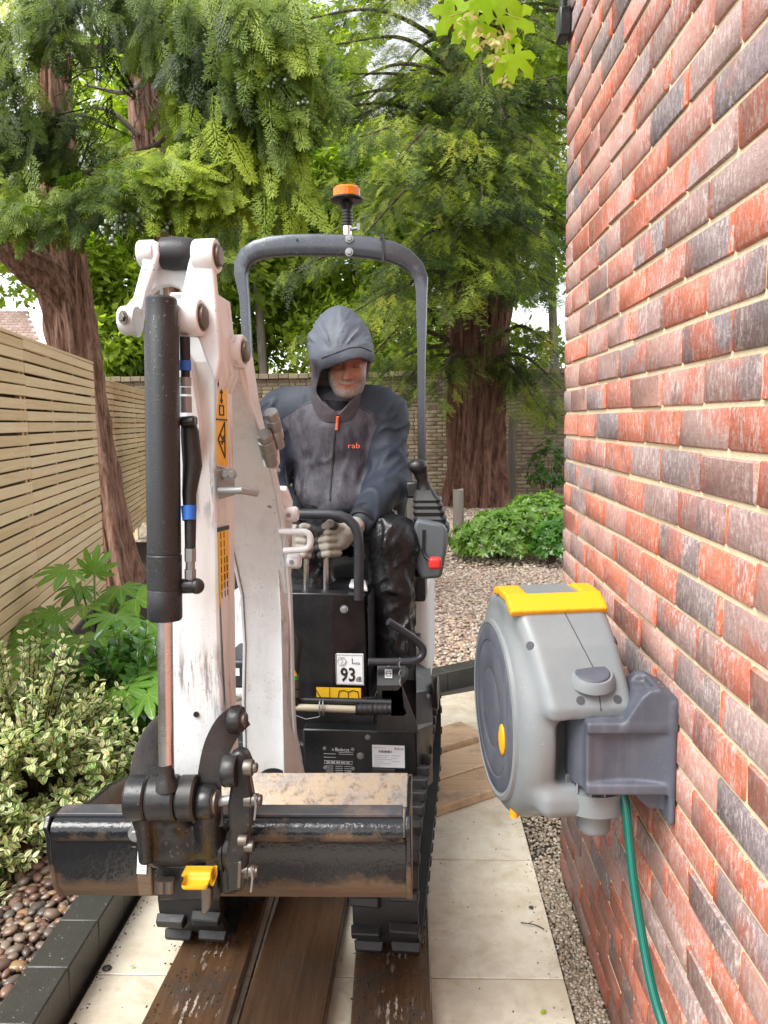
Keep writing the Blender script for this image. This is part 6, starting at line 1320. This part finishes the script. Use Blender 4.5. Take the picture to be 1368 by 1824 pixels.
for pts, r0 in (([(108, 330, 6.9), (180, 300, 6.4), (300, 250, 5.7), (430, 190, 5.2), (540, 210, 5.0)], .035), ([(104, 250, 6.9), (60, 240, 6.4), (10, 300, 5.9)], .03), ([(104, 380, 6.8), (190, 370, 6.2), (310, 350, 5.6), (400, 370, 5.3)], .03), ([(100, 80, 7), (220, 85, 6.6), (330, 40, 5.9), (450, 20, 5.3), (540, 80, 5.0)], .04), ([(104, 200, 6.9), (160, 210, 6.6), (215, 235, 6.4)], .018), ([(100, 20, 7), (40, 60, 6.2), (-10, 140, 5.8)], .03), ([(110, 300, 6.8), (140, 300, 6.7), (170, 220, 6.6), (200, 190, 6.6)], .012)):
    q = np.array(catm([P(*x) for x in pts], 8)); mb = MB(); mb.tube(q, list(np.linspace(r0, r0*.3, len(q))), 8); ob('branch', mb, M['twig_bark'], cyp)
for _ in range(26):          # fine dead twigs against the sky
    x, y = random.uniform(70, 240), random.uniform(60, 250); Yt = random.uniform(5.8, 6.8); q = catm([P(x, y, Yt), P(x+random.uniform(-50, 50), y+random.uniform(-10, 40), Yt), P(x+random.uniform(-90, 90), y+random.uniform(0, 80), Yt)], 6); mb = MB(); mb.tube(q, list(np.linspace(.006, .002, len(q))), 5); ob('twig', mb, M['twig_bark'], cyp)
def cyp_zone(poly, n, Y, down, out, sz, xb=0.0):
    px = scat_poly(poly, n); YY = rng.uniform(*Y, n); pos = Pv(px, YY); d = np.stack([xb+rng.normal(0, .30, n), -out+rng.normal(0, .3, n), -down+rng.normal(0, .22, n)], 1)
    up = np.stack([rng.normal(0, .35, n), -.6+rng.normal(0, .35, n), .8+rng.normal(0, .2, n)], 1); return pos, nrmz(d), nrmz(up), rng.uniform(*sz, n)
Z = [cyp_zone([(310, -40), (520, -40), (535, 60), (560, 120), (555, 170), (530, 230), (535, 300), (520, 340), (480, 350), (420, 290), (360, 240), (320, 120)], 560, (4.7, 5.5), .9, .25, (.22, .36), .18),
     cyp_zone([(400, -30), (515, -30), (558, 110), (545, 160), (505, 230), (440, 180), (400, 60)], 260, (4.6, 5.0), .75, .35, (.22, .34), .25),
     cyp_zone([(0, 330), (120, 330), (230, 270), (330, 250), (420, 310), (430, 370), (330, 385), (200, 385), (60, 400), (0, 400)], 420, (4.9, 5.9), .45, .75, (.20, .32), .25),
     cyp_zone([(170, 300), (330, 265), (400, 340), (310, 370), (180, 360)], 150, (4.6, 5.0), .4, .7, (.20, .30), .4),
     cyp_zone([(-60, -40), (250, -40), (220, 30), (110, 60), (80, 90), (60, 180), (0, 240), (-60, 240)], 300, (5.2, 6.4), .6, .5, (.22, .34)),
     cyp_zone([(60, 180), (130, 190), (140, 300), (70, 310)], 90, (5.6, 6.4), .5, .6, (.20, .32)),
     cyp_zone([(-60, 250), (60, 230), (60, 350), (-60, 370)], 130, (5.2, 6.2), .5, .5, (.22, .34)),
     cyp_zone([(240, -40), (340, -40), (330, 90), (300, 110), (235, 60)], 120, (5.2, 6.2), .7, .3, (.22, .32)),
     cyp_zone([(85, 40), (235, 40), (240, 250), (90, 260)], 14, (5.6, 6.6), .6, .4, (.14, .26)), cyp_zone([(90, 60), (235, 40), (235, 95), (95, 110)], 16, (5.6, 6.4), .7, .3, (.16, .26)), cyp_zone([(85, 200), (240, 215), (240, 262), (90, 262)], 22, (5.6, 6.4), .2, .4, (.16, .26)),
     cyp_zone([(300, 100), (360, 110), (400, 260), (330, 260), (290, 200)], 110, (5.4, 6.2), .8, .3, (.22, .32))]
foliage('crown', FR, *[np.concatenate([z[i] for z in Z]) for i in range(4)], M['cypress_leaf'], cyp)
bpos = []
for cx_, cy_ in [(225, 380), (205, 395), (245, 385), (335, 365), (255, 375), (190, 400), (430, 150), (470, 120), (490, 150), (540, 185), (36, 95), (290, 400), (195, 420), (510, 130), (480, 60)]:
    for _ in range(9): bpos.append(P(cx_+random.gauss(0, 8), cy_+random.gauss(0, 8), 4.62+random.uniform(-.05, .05)))
bm_ = MB(); bm_.sph((0, 0, 0), 1, 6, 4); tv = bm_.verts(); tri = np.array([f if len(f) == 3 else f[:3] for f in bm_.f]+[(f[0], f[2], f[3]) for f in bm_.f if len(f) == 4]); B = np.repeat(np.eye(3)[None], len(bpos), 0)*rng.uniform(.007, .011, len(bpos))[:, None, None]
a, b = bake(tv, tri, xf(B, np.array(bpos))); me = np_mesh('cones', a-WORLD[cyp.name], tris=b); me.shade_smooth(); link('cones', me, M['berry'], WORLD[cyp.name], cyp, kind='stuff')
cy2 = cypress_tree('cypress_tree', P(318, 900, 9.0)*V(1, 1, 0), 'peeling red-barked cypress trunk standing behind the digger arm, upper left')
t0 = P(320, 1000, 9.0); t0[2] = 0
trunk_mesh('trunk', [t0, P(316, 700, 9), P(300, 450, 9), P(268, 220, 9), P(262, 60, 9), P(262, -150, 9)], [.24, .22, .20, .20, .19, .15], M['cypress_bark'], cy2, ridge=.30, seed=9, seg=60, n=110, fl=15)
for _ in range(22):          # peeling bark strips and dead twigs
    y = random.uniform(40, 270); x = 264+random.uniform(-30, 30); pts = [P(x, y, 8.78), P(x+random.uniform(-12, 12), y+random.uniform(20, 50), 8.72), P(x+random.uniform(-25, 40), y+random.uniform(40, 90), 8.6)]; mb = MB(); mb.tube(catm(pts, 5), list(np.linspace(.012, .004, 11)), 6); ob('branch', mb, M['twig_bark'], cy2)
for pts in ([(285, 215, 8.8), (300, 200, 8.5), (340, 205, 8.3)], [(255, 85, 8.8), (190, 95, 8.5), (95, 105, 8.3)], [(290, 60, 8.8), (320, 30, 8.6)], [(250, 150, 8.8), (215, 165, 8.6), (150, 150, 8.4)], [(245, 240, 8.8), (200, 200, 8.6), (160, 190, 8.4)]):
    mb = MB(); q = catm([P(*x) for x in pts], 8); mb.tube(q, list(np.linspace(.035, .012, len(q))), 8); ob('branch', mb, M['grey_bark'], cy2)
Z = [cyp_zone([(180, -60), (360, -60), (350, 0), (200, 10)], 70, (8.2, 9.6), .7, .3, (.3, .45)), cyp_zone([(130, 215), (250, 255), (240, 330), (150, 330)], 70, (8.2, 9.0), .5, .4, (.25, .4)), cyp_zone([(300, 280), (420, 300), (440, 440), (330, 470)], 160, (8.0, 9.5), .6, .3, (.3, .45))]
foliage('crown', FR, *[np.concatenate([z[i] for z in Z]) for i in range(4)], M['cypress_leaf'], cy2)
# ---- great yew
yew = empty('yew_tree', P(852, 905, 14)*V(1, 1, 0), label='great old yew tree with fluted red-brown trunk behind the green shrub', cat='tree')
SP = [sprig(s, d) for s, d in ((1, .25), (2, .45), (3, .6), (4, .35))]
yb = P(851, 906, 14); yb[2] = 0
trunk_mesh('trunk', [yb, P(850, 820, 14), P(850, 700, 14.1), P(852, 560, 14.2), P(846, 380, 14.3), P(835, 200, 14.4), P(830, 0, 14.5)], [.58, .49, .49, .50, .42, .34, .25], M['yew_bark'], yew, ridge=.22, seed=3, seg=110, n=120, fl=20)
trunk_mesh('limb', [P(875, 640, 14.0), P(886, 540, 14.0), P(892, 420, 14.1), P(890, 280, 14.2), P(884, 120, 14.3), P(880, -60, 14.3)], [.26, .27, .22, .20, .17, .12], M['yew_bark'], yew, ridge=.25, seed=8, seg=60, n=80, fl=16)
trunk_mesh('limb', [P(815, 600, 14.1), P(800, 480, 14.1), P(790, 330, 14.2), P(800, 180, 14.3), P(790, 0, 14.3)], [.16, .16, .14, .12, .10], M['yew_bark'], yew, ridge=.2, seed=12, seg=40, n=60, fl=14)
BO = [((845, 330), (640, 215, 10.6), 1), ((845, 300), (700, 260, 10.2), 1), ((850, 300), (985, 260, 11), 1), ((860, 480), (965, 400, 10.8), 1), ((850, 480), (705, 440, 10.6), 1), ((840, 560), (585, 560, 11.5), 1), ((870, 620), (985, 600, 12), 1), ((870, 640), (1000, 680, 12.5), 1), ((840, 420), (560, 320, 12), 1), ((840, 160), (590, 60, 12), 1), ((850, 60), (985, 40, 12), 1), ((860, 160), (995, 150, 12), 1), ((850, 0), (720, -20, 11.5), 1), ((830, 480), (500, 470, 12.5), .8), ((835, 380), (780, 330, 10.6), 1), ((850, 400), (930, 330, 10.5), 1), ((850, 200), (900, 190, 11), 1), ((840, 240), (560, 170, 12), 1), ((830, 100), (520, 20, 13), 1), ((835, 540), (690, 520, 10.9), 1), ((835, 560), (640, 640, 12), .8), ((860, 520), (995, 500, 11.5), 1), ((845, 480), (800, 420, 10.8), 1), ((835, 640), (770, 690, 12), .8), ((850, 350), (640, 400, 11), 1), ((850, 250), (750, 130, 11.5), 1), ((850, 120), (820, 60, 11.5), 1), ((850, 380), (860, 330, 10.4), 1.1), ((850, 460), (880, 470, 10.6), 1.2), ((850, 440), (810, 500, 10.8), 1.1), ((850, 280), (830, 240, 10.6), 1.1), ((850, 180), (860, 130, 10.8), 1.1), ((850, 420), (930, 500, 10.8), 1), ((840, 330), (770, 220, 10.8), 1), ((860, 350), (920, 260, 10.8), 1), ((870, 640), (960, 715, 12.8), .9), ((835, 640), (700, 690, 12.5), .9), ((870, 640), (990, 735, 13), .9), ((835, 620), (640, 690, 13), .9), ((835, 620), (520, 600, 13), .9)]
pos = []; drs = []; ups = []; szs = []; bmb = MB()
def bough(p0, p1, dens, spread):
    L = np.linalg.norm(p1-p0); mid = (p0+p1)/2+V(0, 0, .12*L); end = p1-V(0, 0, .05*L); q = np.array(catm([p0, mid, end], 12)); bmb.tube(q, list(np.linspace(.05, .010, len(q))), 6)
    n = int(62*L*dens); t = rng.uniform(.12, 1.0, n)**.75; i = np.minimum((t*(len(q)-1)).astype(int), len(q)-2); base = q[i]+(q[i+1]-q[i])*rng.uniform(0, 1, (n, 1)); d0 = nrmz(q[i+1]-q[i])
    side = nrmz(np.cross(d0, UPV))*(rng.normal(0, 1, (n, 1))); w = spread*(1.1-.55*t)[:, None]
    p = base+side*w*.55+np.stack([np.zeros(n), np.zeros(n), rng.normal(-.06, .10, n)], 1); d = nrmz(d0*.6+side*.55+np.stack([rng.normal(0, .2, n), rng.normal(-.1, .2, n), rng.normal(-.32, .22, n)], 1))
    pos.append(p); drs.append(d); ups.append(nrmz(np.stack([rng.normal(0, .3, n), rng.normal(-.25, .3, n), np.ones(n)], 1))); szs.append(rng.uniform(.22, .42, n))
for (a0, a1), tip, dn in BO: bough(P(a0, a1, 14.1), P(*tip), dn, .55)
for _ in range(62):
    h = random.uniform(4.4, 10.8); az = random.uniform(0, 2*math.pi); L = random.uniform(2.0, 3.6)*(1-.03*h); c = P(850, 400, 14.2); p0 = V(c[0]-.15, 14.2, h); bough(p0, p0+V(math.cos(az)*L, math.sin(az)*L*1.0, random.uniform(-.3, .5)), .62, .6)
pos = np.concatenate(pos); drs = np.concatenate(drs); ups = np.concatenate(ups); szs = np.concatenate(szs); tipm = rng.uniform(0, 1, len(pos)) < .26+.20*(vnoise(pos*1.3, 3) > .15)
foliage('crown', SP, pos[~tipm], drs[~tipm], ups[~tipm], szs[~tipm], M['yew_leaf'], yew)
foliage('new_growth', SP, pos[tipm]+V(0, -.05, .03), drs[tipm], ups[tipm], szs[tipm]*.75, M['yew_tip'], yew, kind='stuff')
ob('boughs', bmb, M['twig_bark'], yew, kind='stuff')
# ---- broad-leaved trees beyond the wall
def cluster(seed, n=7, l=.5):
    r = np.random.default_rng(seed); it = []
    for i in range(n): a = r.uniform(0, 6.28); b = V(r.uniform(-.5, .5), r.uniform(-.5, .5), r.uniform(-.25, .25)); it.append((b, b+V(math.sin(a)*l, math.cos(a)*l, r.uniform(-.25, .1)), .26))
    return leafquads(it)
CL = [cluster(s) for s in range(5)]
def leafy(name, base, h0, h1, rad, n, size, mat, label, nblob=14, trunk_r=.18, squash=1.0):
    t = empty(name, base, label=label, cat='tree', group='broad-leaved trees beyond the garden wall'); c = np.asarray(base, float)
    trunk_mesh('trunk', [c, c+V(.1, 0, h0*.6), c+V(-.1, 0, (h0+h1)/2), c+V(0, 0, h1*.92)], [trunk_r, trunk_r*.8, trunk_r*.5, .03], M['grey_bark'], t, seg=14, n=16)
    cen = c+np.stack([rng.normal(0, rad*.45, nblob), rng.normal(0, rad*.4, nblob), rng.uniform(h0, h1, nblob)], 1); k = rng.integers(0, nblob, n); u = nrmz(rng.normal(0, 1, (n, 3))); rr = rng.uniform(.55, 1.0, (n, 1))**.5*rad*.55*rng.uniform(.7, 1.2, nblob)[k][:, None]
    p = cen[k]+u*rr*V(1, 1, .75); d = nrmz(u+rng.normal(0, .6, (n, 3))-V(0, 0, .3)); foliage('crown', CL, p, d, nrmz(rng.normal(0, .5, (n, 3))+V(0, -.3, 1)), rng.uniform(*size, n), mat, t); return t
for px, Y, h0, h1, rad, n, lab in [(205, 20, 2.0, 6.6, 1.9, 3000, 'pale leafy tree beyond the wall, left of the arm'), (345, 23, 2.0, 9.0, 2.2, 3000, 'bright leafy tree beyond the wall, behind the digger arm'), (470, 21, 2.0, 12.5, 2.8, 4200, 'bright leafy tree beyond the wall, behind the roll bar left post'), (640, 24, 2.0, 14.0, 3.4, 4200, 'bright leafy tree beyond the wall, straight above the person'), (800, 22, 2.0, 11, 2.8, 3000, 'bright leafy tree beyond the wall, behind the yew trunk'), (985, 21, 1.8, 11.5, 2.8, 3200, 'bright leafy tree beyond the wall, by the house corner'), (-110, 24, 2.5, 9, 2.4, 2000, 'pale leafy tree beyond the wall, at the far left edge')]:
    b = P(px, 750, Y); leafy('leafy_tree', V(b[0], Y, 0), h0, h1, rad, n, (.34, .62), M['far_leaf'], lab)
# ---- choisya and other garden shrubs
def rosette(seed, n=6):
    r = np.random.default_rng(seed); it = []
    for i in range(n): a = 2*math.pi*i/n+r.uniform(-.3, .3); l = r.uniform(.75, 1.1); it.append(((0, 0, 0), (math.sin(a)*l, math.cos(a)*l, r.uniform(.0, .35)), .42))
    return leafquads(it)
RS = [rosette(s) for s in range(4)]
def mound(name, c, r, n, size, mat, label, cat='shrub', stems=10, rs=RS):
    c = np.asarray(c, float); r = np.asarray(r, float); t = empty(name, c*V(1, 1, 0)+V(0, 0, c[2]-r[2]), label=label, cat=cat); u = nrmz(rng.normal(0, 1, (n, 3))); u[:, 2] = np.abs(u[:, 2])*1.2-.25; u = nrmz(u)
    lump = 1+.22*vnoise(u*2.6+c, 5)[:, None]; p = c+u*r*lump*rng.uniform(.55, 1.0, (n, 1))**.4; zz = nrmz(u*V(1, 1, .8)+V(0, 0, .45)+rng.normal(0, .28, (n, 3))); d = nrmz(np.cross(zz, rng.normal(0, 1, (n, 3))))
    foliage('foliage', rs, p, d, zz, rng.uniform(*size, n), mat, t, kind='stuff')
    mb = MB()
    for k_ in range(stems): a = random.uniform(0, 6.28); mb.tube([c-V(0, 0, r[2]), c+V(math.cos(a)*r[0]*.3, math.sin(a)*r[1]*.3, -r[2]*.2), c+V(math.cos(a)*r[0]*.7, math.sin(a)*r[1]*.7, r[2]*.5)], [.014, .010, .004], 6)
    ob('stems', mb, M['twig_bark'], t, kind='stuff'); return t
mound('garden_shrub', P(895, 962, 8.6), (.53, .45, .36), 1000, (.05, .085), M['choisya_leaf'], 'bright green rounded shrub in front of the yew, nearest the console')
mound('garden_shrub', P(962, 925, 10.2), (.55, .45, .34), 700, (.05, .085), M['choisya_leaf'], 'green shrub behind the bright rounded one, by the house corner')
mound('garden_shrub', P(985, 968, 8.2), (.22, .30, .28), 260, (.05, .09), M['green_leaf'], 'dark leafy shrub low against the house corner')
mound('garden_shrub', P(735, 905, 13.0), (.40, .3, .35), 260, (.05, .10), M['choisya_leaf'], 'small green plant behind the joystick, before the back wall')
mound('climbing_plant', P(975, 850, 14.6), (.40, .25, .70), 120, (.06, .11), M['green_leaf'], 'sparse leafy climber against the back wall, by the house corner', 'climber')
# ---- variegated shrub: pairs of cream-edged leaves on many twigs
def leaf_grid(w=.42, rows=5, fold=.10, bend=.16):
    vs = []; uv = []; fs = []; prof = [0.10, .78, 1.0, .72, .0]
    for i in range(rows):
        y = i/(rows-1); ww = w*.5*prof[i]
        for j, x in enumerate((-1, 0, 1)): vs.append((x*ww, y, abs(x)*fold*prof[i]*.6-bend*y*y)); uv.append((.5+x*.5*max(prof[i], .12)*.98, y))
    for i in range(rows-1):
        for j in range(2): a = i*3+j; fs.append((a, a+1, a+4, a+3))
    return np.array(vs), np.array(fs), np.array(uv)
def leafy_shrub(name, C0, R, nst, per, size, mat, label, leaf, zmin=.2, cat='shrub', start=.45):
    t = empty(name, C0, label=label, cat=cat); tv, tf, tuv = leaf; pos = []; d_ = []; u_ = []; s_ = []; mb = MB()
    for k_ in range(nst):
        u = unit(rng.normal(0, 1, 3)*V(1, 1, .9)+V(0, 0, .35)); u[2] = abs(u[2])*.9+.02 if u[2] < zmin else u[2]; u = unit(u); lmp = 1+.18*float(vnoise(u*2.3+C0, 7)); e = C0+u*R*lmp*rng.uniform(.80, 1.05); m = C0+(e-C0)*.5+V(0, 0, .10)*R[2]
        q = np.array(catm([C0+u*.05, m, e], 10)); mb.tube(q, list(np.linspace(.004, .0012, len(q))), 5)
        for j in range(per):
            tt = start+(1-start)*(j+.5)/per; i = min(int(tt*(len(q)-1)), len(q)-2); b = q[i]+(q[i+1]-q[i])*(tt*(len(q)-1)-i); dd = unit(q[i+1]-q[i]); ph = rng.uniform(0, 6.28)+j*1.57; a, bb, _ = frame(dd)
            for s2 in (0, math.pi):
                sd_ = math.cos(ph+s2)*a+math.sin(ph+s2)*bb; d = unit(dd*.55+sd_*.9+V(0, 0, .25)+rng.normal(0, .15, 3)); pos.append(b); d_.append(d); u_.append(unit(np.cross(np.cross(d, V(0, -.35, 1)), d)+rng.normal(0, .25, 3))); s_.append(rng.uniform(*size)*(1.0 if j < per-2 else .8))
    pos = np.array(pos); a, b = bake(tv, tf, xf(basis(np.array(d_), np.array(u_), np.array(s_)), pos)); me = np_mesh('foliage', a-C0, quads=b); me.shade_smooth()
    uvl = me.uv_layers.new(name='UVMap'); uvl.data.foreach_set('uv', np.tile(tuv[tf.ravel()], (len(pos), 1)).astype(np.float32).ravel()); link('foliage', me, mat, C0, t, kind='stuff'); ob('twigs', mb, M['twig_bark'], t, kind='stuff'); return t
LG = leaf_grid(.54)
leafy_shrub('variegated_shrub', V(-1.47, 2.78, .10), V(.50, .46, .70), 430, 9, (.026, .044), M['variegated_leaf'], 'cream and green variegated shrub beside the bucket, left edge', LG)
leafy_shrub('variegated_shrub', V(-1.62, 2.34, .08), V(.40, .26, .46), 190, 8, (.026, .042), M['variegated_leaf'], 'lower variegated shrub hanging over the pebbles, far left edge', LG)
leafy_shrub('glossy_shrub', P(240, 1300, 3.25)*V(1, 1, 0)+V(0, 0, .1), V(.36, .30, .62), 60, 7, (.05, .085), M['green_leaf'], 'glossy green shrub between the variegated shrub and the digger arm', leaf_grid(.5))
# ---- fatsia: every leaf a part
def palmate(lobes, lens, wid, notch, bend, tooth=0):
    vs = [(0, 0, 0)]; vein = [0.0]; fs = []; prev = None; n = len(lobes)
    for i, (a, L) in enumerate(zip(lobes, lens)):
        a = math.radians(a); d = V(math.sin(a), math.cos(a), 0); s = V(d[1], -d[0], 0); half = math.radians((lobes[1]-lobes[0])/2)
        z = lambda r: -bend*r*r
        def add(p, v): p = V(p[0], p[1], p[2]+z(np.hypot(p[0], p[1]))); vs.append(p); vein.append(v); return len(vs)-1
        nl = V(math.sin(a-half), math.cos(a-half), 0)*notch*L; nr = V(math.sin(a+half), math.cos(a+half), 0)*notch*L
        l0 = add(nl+V(0, 0, .02), 1) if prev is None else prev; r0 = add(nr+V(0, 0, .02), 1)
        m1, m2, m3 = add(d*L*notch*.95, 0), add(d*L*.62, 0), add(d*L*.85, 0); tip = add(d*L+V(0, 0, -.02), .2)
        l1, r1 = add(d*L*.62-s*wid*L+V(0, 0, .035), 1), add(d*L*.62+s*wid*L+V(0, 0, .035), 1); l2, r2 = add(d*L*.86-s*wid*L*.62+V(0, 0, .02), 1), add(d*L*.86+s*wid*L*.62+V(0, 0, .02), 1)
        if tooth:
            lt, rt = add(d*L*.74-s*wid*L*1.35, 1), add(d*L*.74+s*wid*L*1.35, 1); fs += [(l1, lt, l2), (r1, r2, rt)]
        fs += [(0, l0, m1), (0, m1, r0), (l0, l1, m2, m1), (m1, m2, r1, r0), (l1, l2, m3, m2), (m2, m3, r2, r1), (l2, tip, m3), (m3, tip, r2)]; prev = r0
    return np.array(vs), fs, np.array(vein)
def leaf_object(v, fs, vein, name, mat):
    me = np_mesh(name, v, faces=[tuple(f) for f in fs]); bm = bmesh.new(); bm.from_mesh(me); bmesh.ops.recalc_face_normals(bm, faces=bm.faces); bm.to_mesh(me); bm.free(); me.shade_smooth(); at = me.attributes.new('vein', 'FLOAT', 'POINT'); at.data.foreach_set('value', vein.astype(np.float32)); me.materials.append(mat); return me
fm = [leaf_object(*palmate([-125, -94, -63, -31, 0, 31, 63, 94, 125], [.55, .75, .9, 1, 1.05, 1, .9, .75, .55], .15, .40, b), 'leaf', M['fatsia_leaf']) for b in (.22, .34, .12)]
def place_leaf(me, parent, p, d, up, s):
    B = basis(np.array([d]), np.array([up]), [s])[0]; o = bpy.data.objects.new('leaf', me); COL.objects.link(o); o.parent = parent; m = Matrix([[*B[i], (p-WORLD[parent.name])[i]] for i in range(3)]+[[0, 0, 0, 1]]); o.matrix_local = m; return o
fat = empty('fatsia_plant', P(178, 1230, 3.9)*V(1, 1, 0)+V(0, 0, .12), label='glossy hand-leaved fatsia plant at the foot of the leaning trunk', cat='plant'); fb = WORLD[fat.name]
LV = [(120, 1005, 4.0, .17, -.3), (168, 1010, 4.15, .14, .15), (242, 1055, 3.9, .20, .5), (62, 1108, 3.75, .20, -.8), (100, 1085, 3.9, .18, -.5), (150, 1070, 3.8, .18, -.1), (205, 1085, 3.7, .20, .3), (262, 1095, 3.6, .17, .7), (172, 1120, 3.45, .19, .0), (80, 1160, 3.5, .18, -.7), (235, 1140, 3.4, .19, .5), (265, 1030, 4.2, .17, .6), (215, 1035, 4.2, .16, .2), (130, 1130, 3.6, .18, -.3), (255, 1185, 3.2, .17, .6), (220, 1215, 3.1, .16, .3), (50, 1190, 3.3, .16, -.8), (190, 1170, 3.3, .17, .1), (275, 1130, 3.7, .17, .9), (145, 1035, 4.2, .15, -.2), (195, 1055, 4.25, .16, .1), (262, 1225, 3.05, .14, .7), (28, 1120, 3.9, .16, -1)]
for i, (x, y, Y, s, xd) in enumerate(LV):
    p = P(x, y+10, Y); out = unit(V(xd, -.55, random.uniform(-.35, .05))); up = unit(V(xd*.25+random.gauss(0, .15), -.55+random.gauss(0, .2), .8))
    if i == 1: out, up = unit(V(.15, -.1, 1)), unit(V(.1, -1, .15))
    place_leaf(fm[i % 3], fat, p, out, up, s*random.uniform(.92, 1.1))
    mb = MB(); mb.tube(catm([fb+V(random.gauss(0, .03), random.gauss(0, .03), .25), (fb+p)/2+V(0, 0, .12), p], 6), .006, 7); ob('stalk', mb, M['choisya_leaf'], fat)
mb = MB(); mb.tube([fb-V(0, 0, .05), fb+V(.01, 0, .3), fb+V(0, 0, .55)], [.02, .016, .01], 10); ob('stem', mb, M['twig_bark'], fat)
# ---- sycamore twig hanging in from above
syc = empty('sycamore_twig', P(880, -60, 2.4), label='bright green sycamore twig with winged seeds hanging from the top edge', cat='twig')
sm_ = [leaf_object(*palmate([-112, -56, 0, 56, 112], [.62, .92, 1.05, .92, .62], .20, .46, b, 1), 'leaf', M['sycamore_leaf']) for b in (.10, .25, .02)]
for i, (x, y, rx, ry, s) in enumerate([(795, 40, -.6, -.8, 0.081), (842, 68, -.1, -1, 0.091), (930, 42, .8, -.5, 0.086), (890, 128, -.4, -1, 0.075), (935, 115, .7, -.7, 0.075), (868, 20, .1, -1, 0.072), (800, 8, -.5, -.7, 0.072), (915, 5, .5, -.6, 0.072), (905, 85, .3, -1, 0.052), (845, 22, -.3, -.9, 0.065), (885, -10, .2, -.8, 0.078)]):
    d = unit(RIGHT*rx+UP*ry); place_leaf(sm_[i % 3], syc, P(x, y, 2.35+random.uniform(-.06, .08))-d*s*.5, d, unit(V(random.gauss(0, .3), -1, random.gauss(.3, .25))), s)
for pts in ([(880, -80, 2.4), (872, 10, 2.4), (868, 60, 2.4)], [(874, 0, 2.4), (830, 20, 2.37), (800, 30, 2.36)], [(872, 20, 2.4), (900, 60, 2.37), (905, 110, 2.36)], [(874, 0, 2.4), (905, 25, 2.37), (925, 35, 2.36)]):
    mb = MB(); mb.tube(catm([P(*q) for q in pts], 6), .0016, 6); ob('stalk', mb, M['sycamore_seed'], syc)
se = []
for k_ in range(46):
    cx_, cy_ = random.choice([(842, 18), (850, 45), (872, 40), (882, 75), (878, 100), (912, 130), (900, 60), (830, 60)]); p = P(cx_+random.gauss(0, 11), cy_+random.gauss(0, 13), 2.33+random.uniform(-.03, .05)); a = random.gauss(0, .5)
    for sd in (-1, 1): d = V(sd*.8+a, random.gauss(0, .3), -.75); se.append((p, unit(d)))
tv, tf, _ = leaf_grid(.42, 5, .02, .1); pp = np.array([s[0] for s in se]); dd = np.array([s[1] for s in se]); a, b = bake(tv, tf, xf(basis(dd, nrmz(rng.normal(0, .4, (len(se), 3))+V(0, -1, .2)), rng.uniform(.017, .026, len(se))), pp)); me = np_mesh('seeds', a-WORLD[syc.name], quads=b); link('seeds', me, M['sycamore_seed'], WORLD[syc.name], syc, kind='stuff')
# ---- fallen bits on the paving and by the wall
def litter(name, px, py, s, mat, label, cat):
    p = G(px, py, .024); mb = MB(); tv, tf, _ = leaf_grid(.5, 5, .1, .1); a = random.uniform(0, 6.28); B = basis(np.array([V(math.cos(a), math.sin(a), .1)]), np.array([V(random.gauss(0, .3), random.gauss(0, .3), 1)]), [s])[0]; mb.add(tv@B.T+p+V(0, 0, .006), [tuple(f) for f in tf]); ob(name, mb, mat, label=label, cat=cat, group='fallen bits on the paving')
litter('fallen_leaf', 973, 1803, .022, M['sycamore_leaf'], 'small yellow-green fallen leaf on the paving at the bottom edge', 'leaf'); litter('fallen_leaf', 240, 1724, .014, M['sycamore_leaf'], 'tiny yellow-green fallen leaf on the slab left of the planks', 'leaf')
mb = MB(); q = [G(928, 1643, .026), G(940, 1645, .034), G(955, 1648, .028), G(969, 1655, .027)]; mb.tube(catm(q, 5), .0016, 6); mb.tube([q[1], G(950, 1641, .034)], .001, 5); ob('fallen_twig', mb, M['twig_bark'], label='thin dark fallen twig on the paving right of the planks', cat='twig')
for px, py, lab in ((946, 1616, 'small dark pebble lying on the paving right of the planks'), (190, 1724, 'dark flat stone lying on the slab beside the left kerb')):
    v, f = stone_tmpl(5, 2); me = np_mesh('loose_stone', v*(.008 if px > 500 else .014)*V(1, 1, .6), tris=f); me.shade_smooth(); link('loose_stone', me, M['kerb_stone'], G(px, py, .027), label=lab, cat='stone')
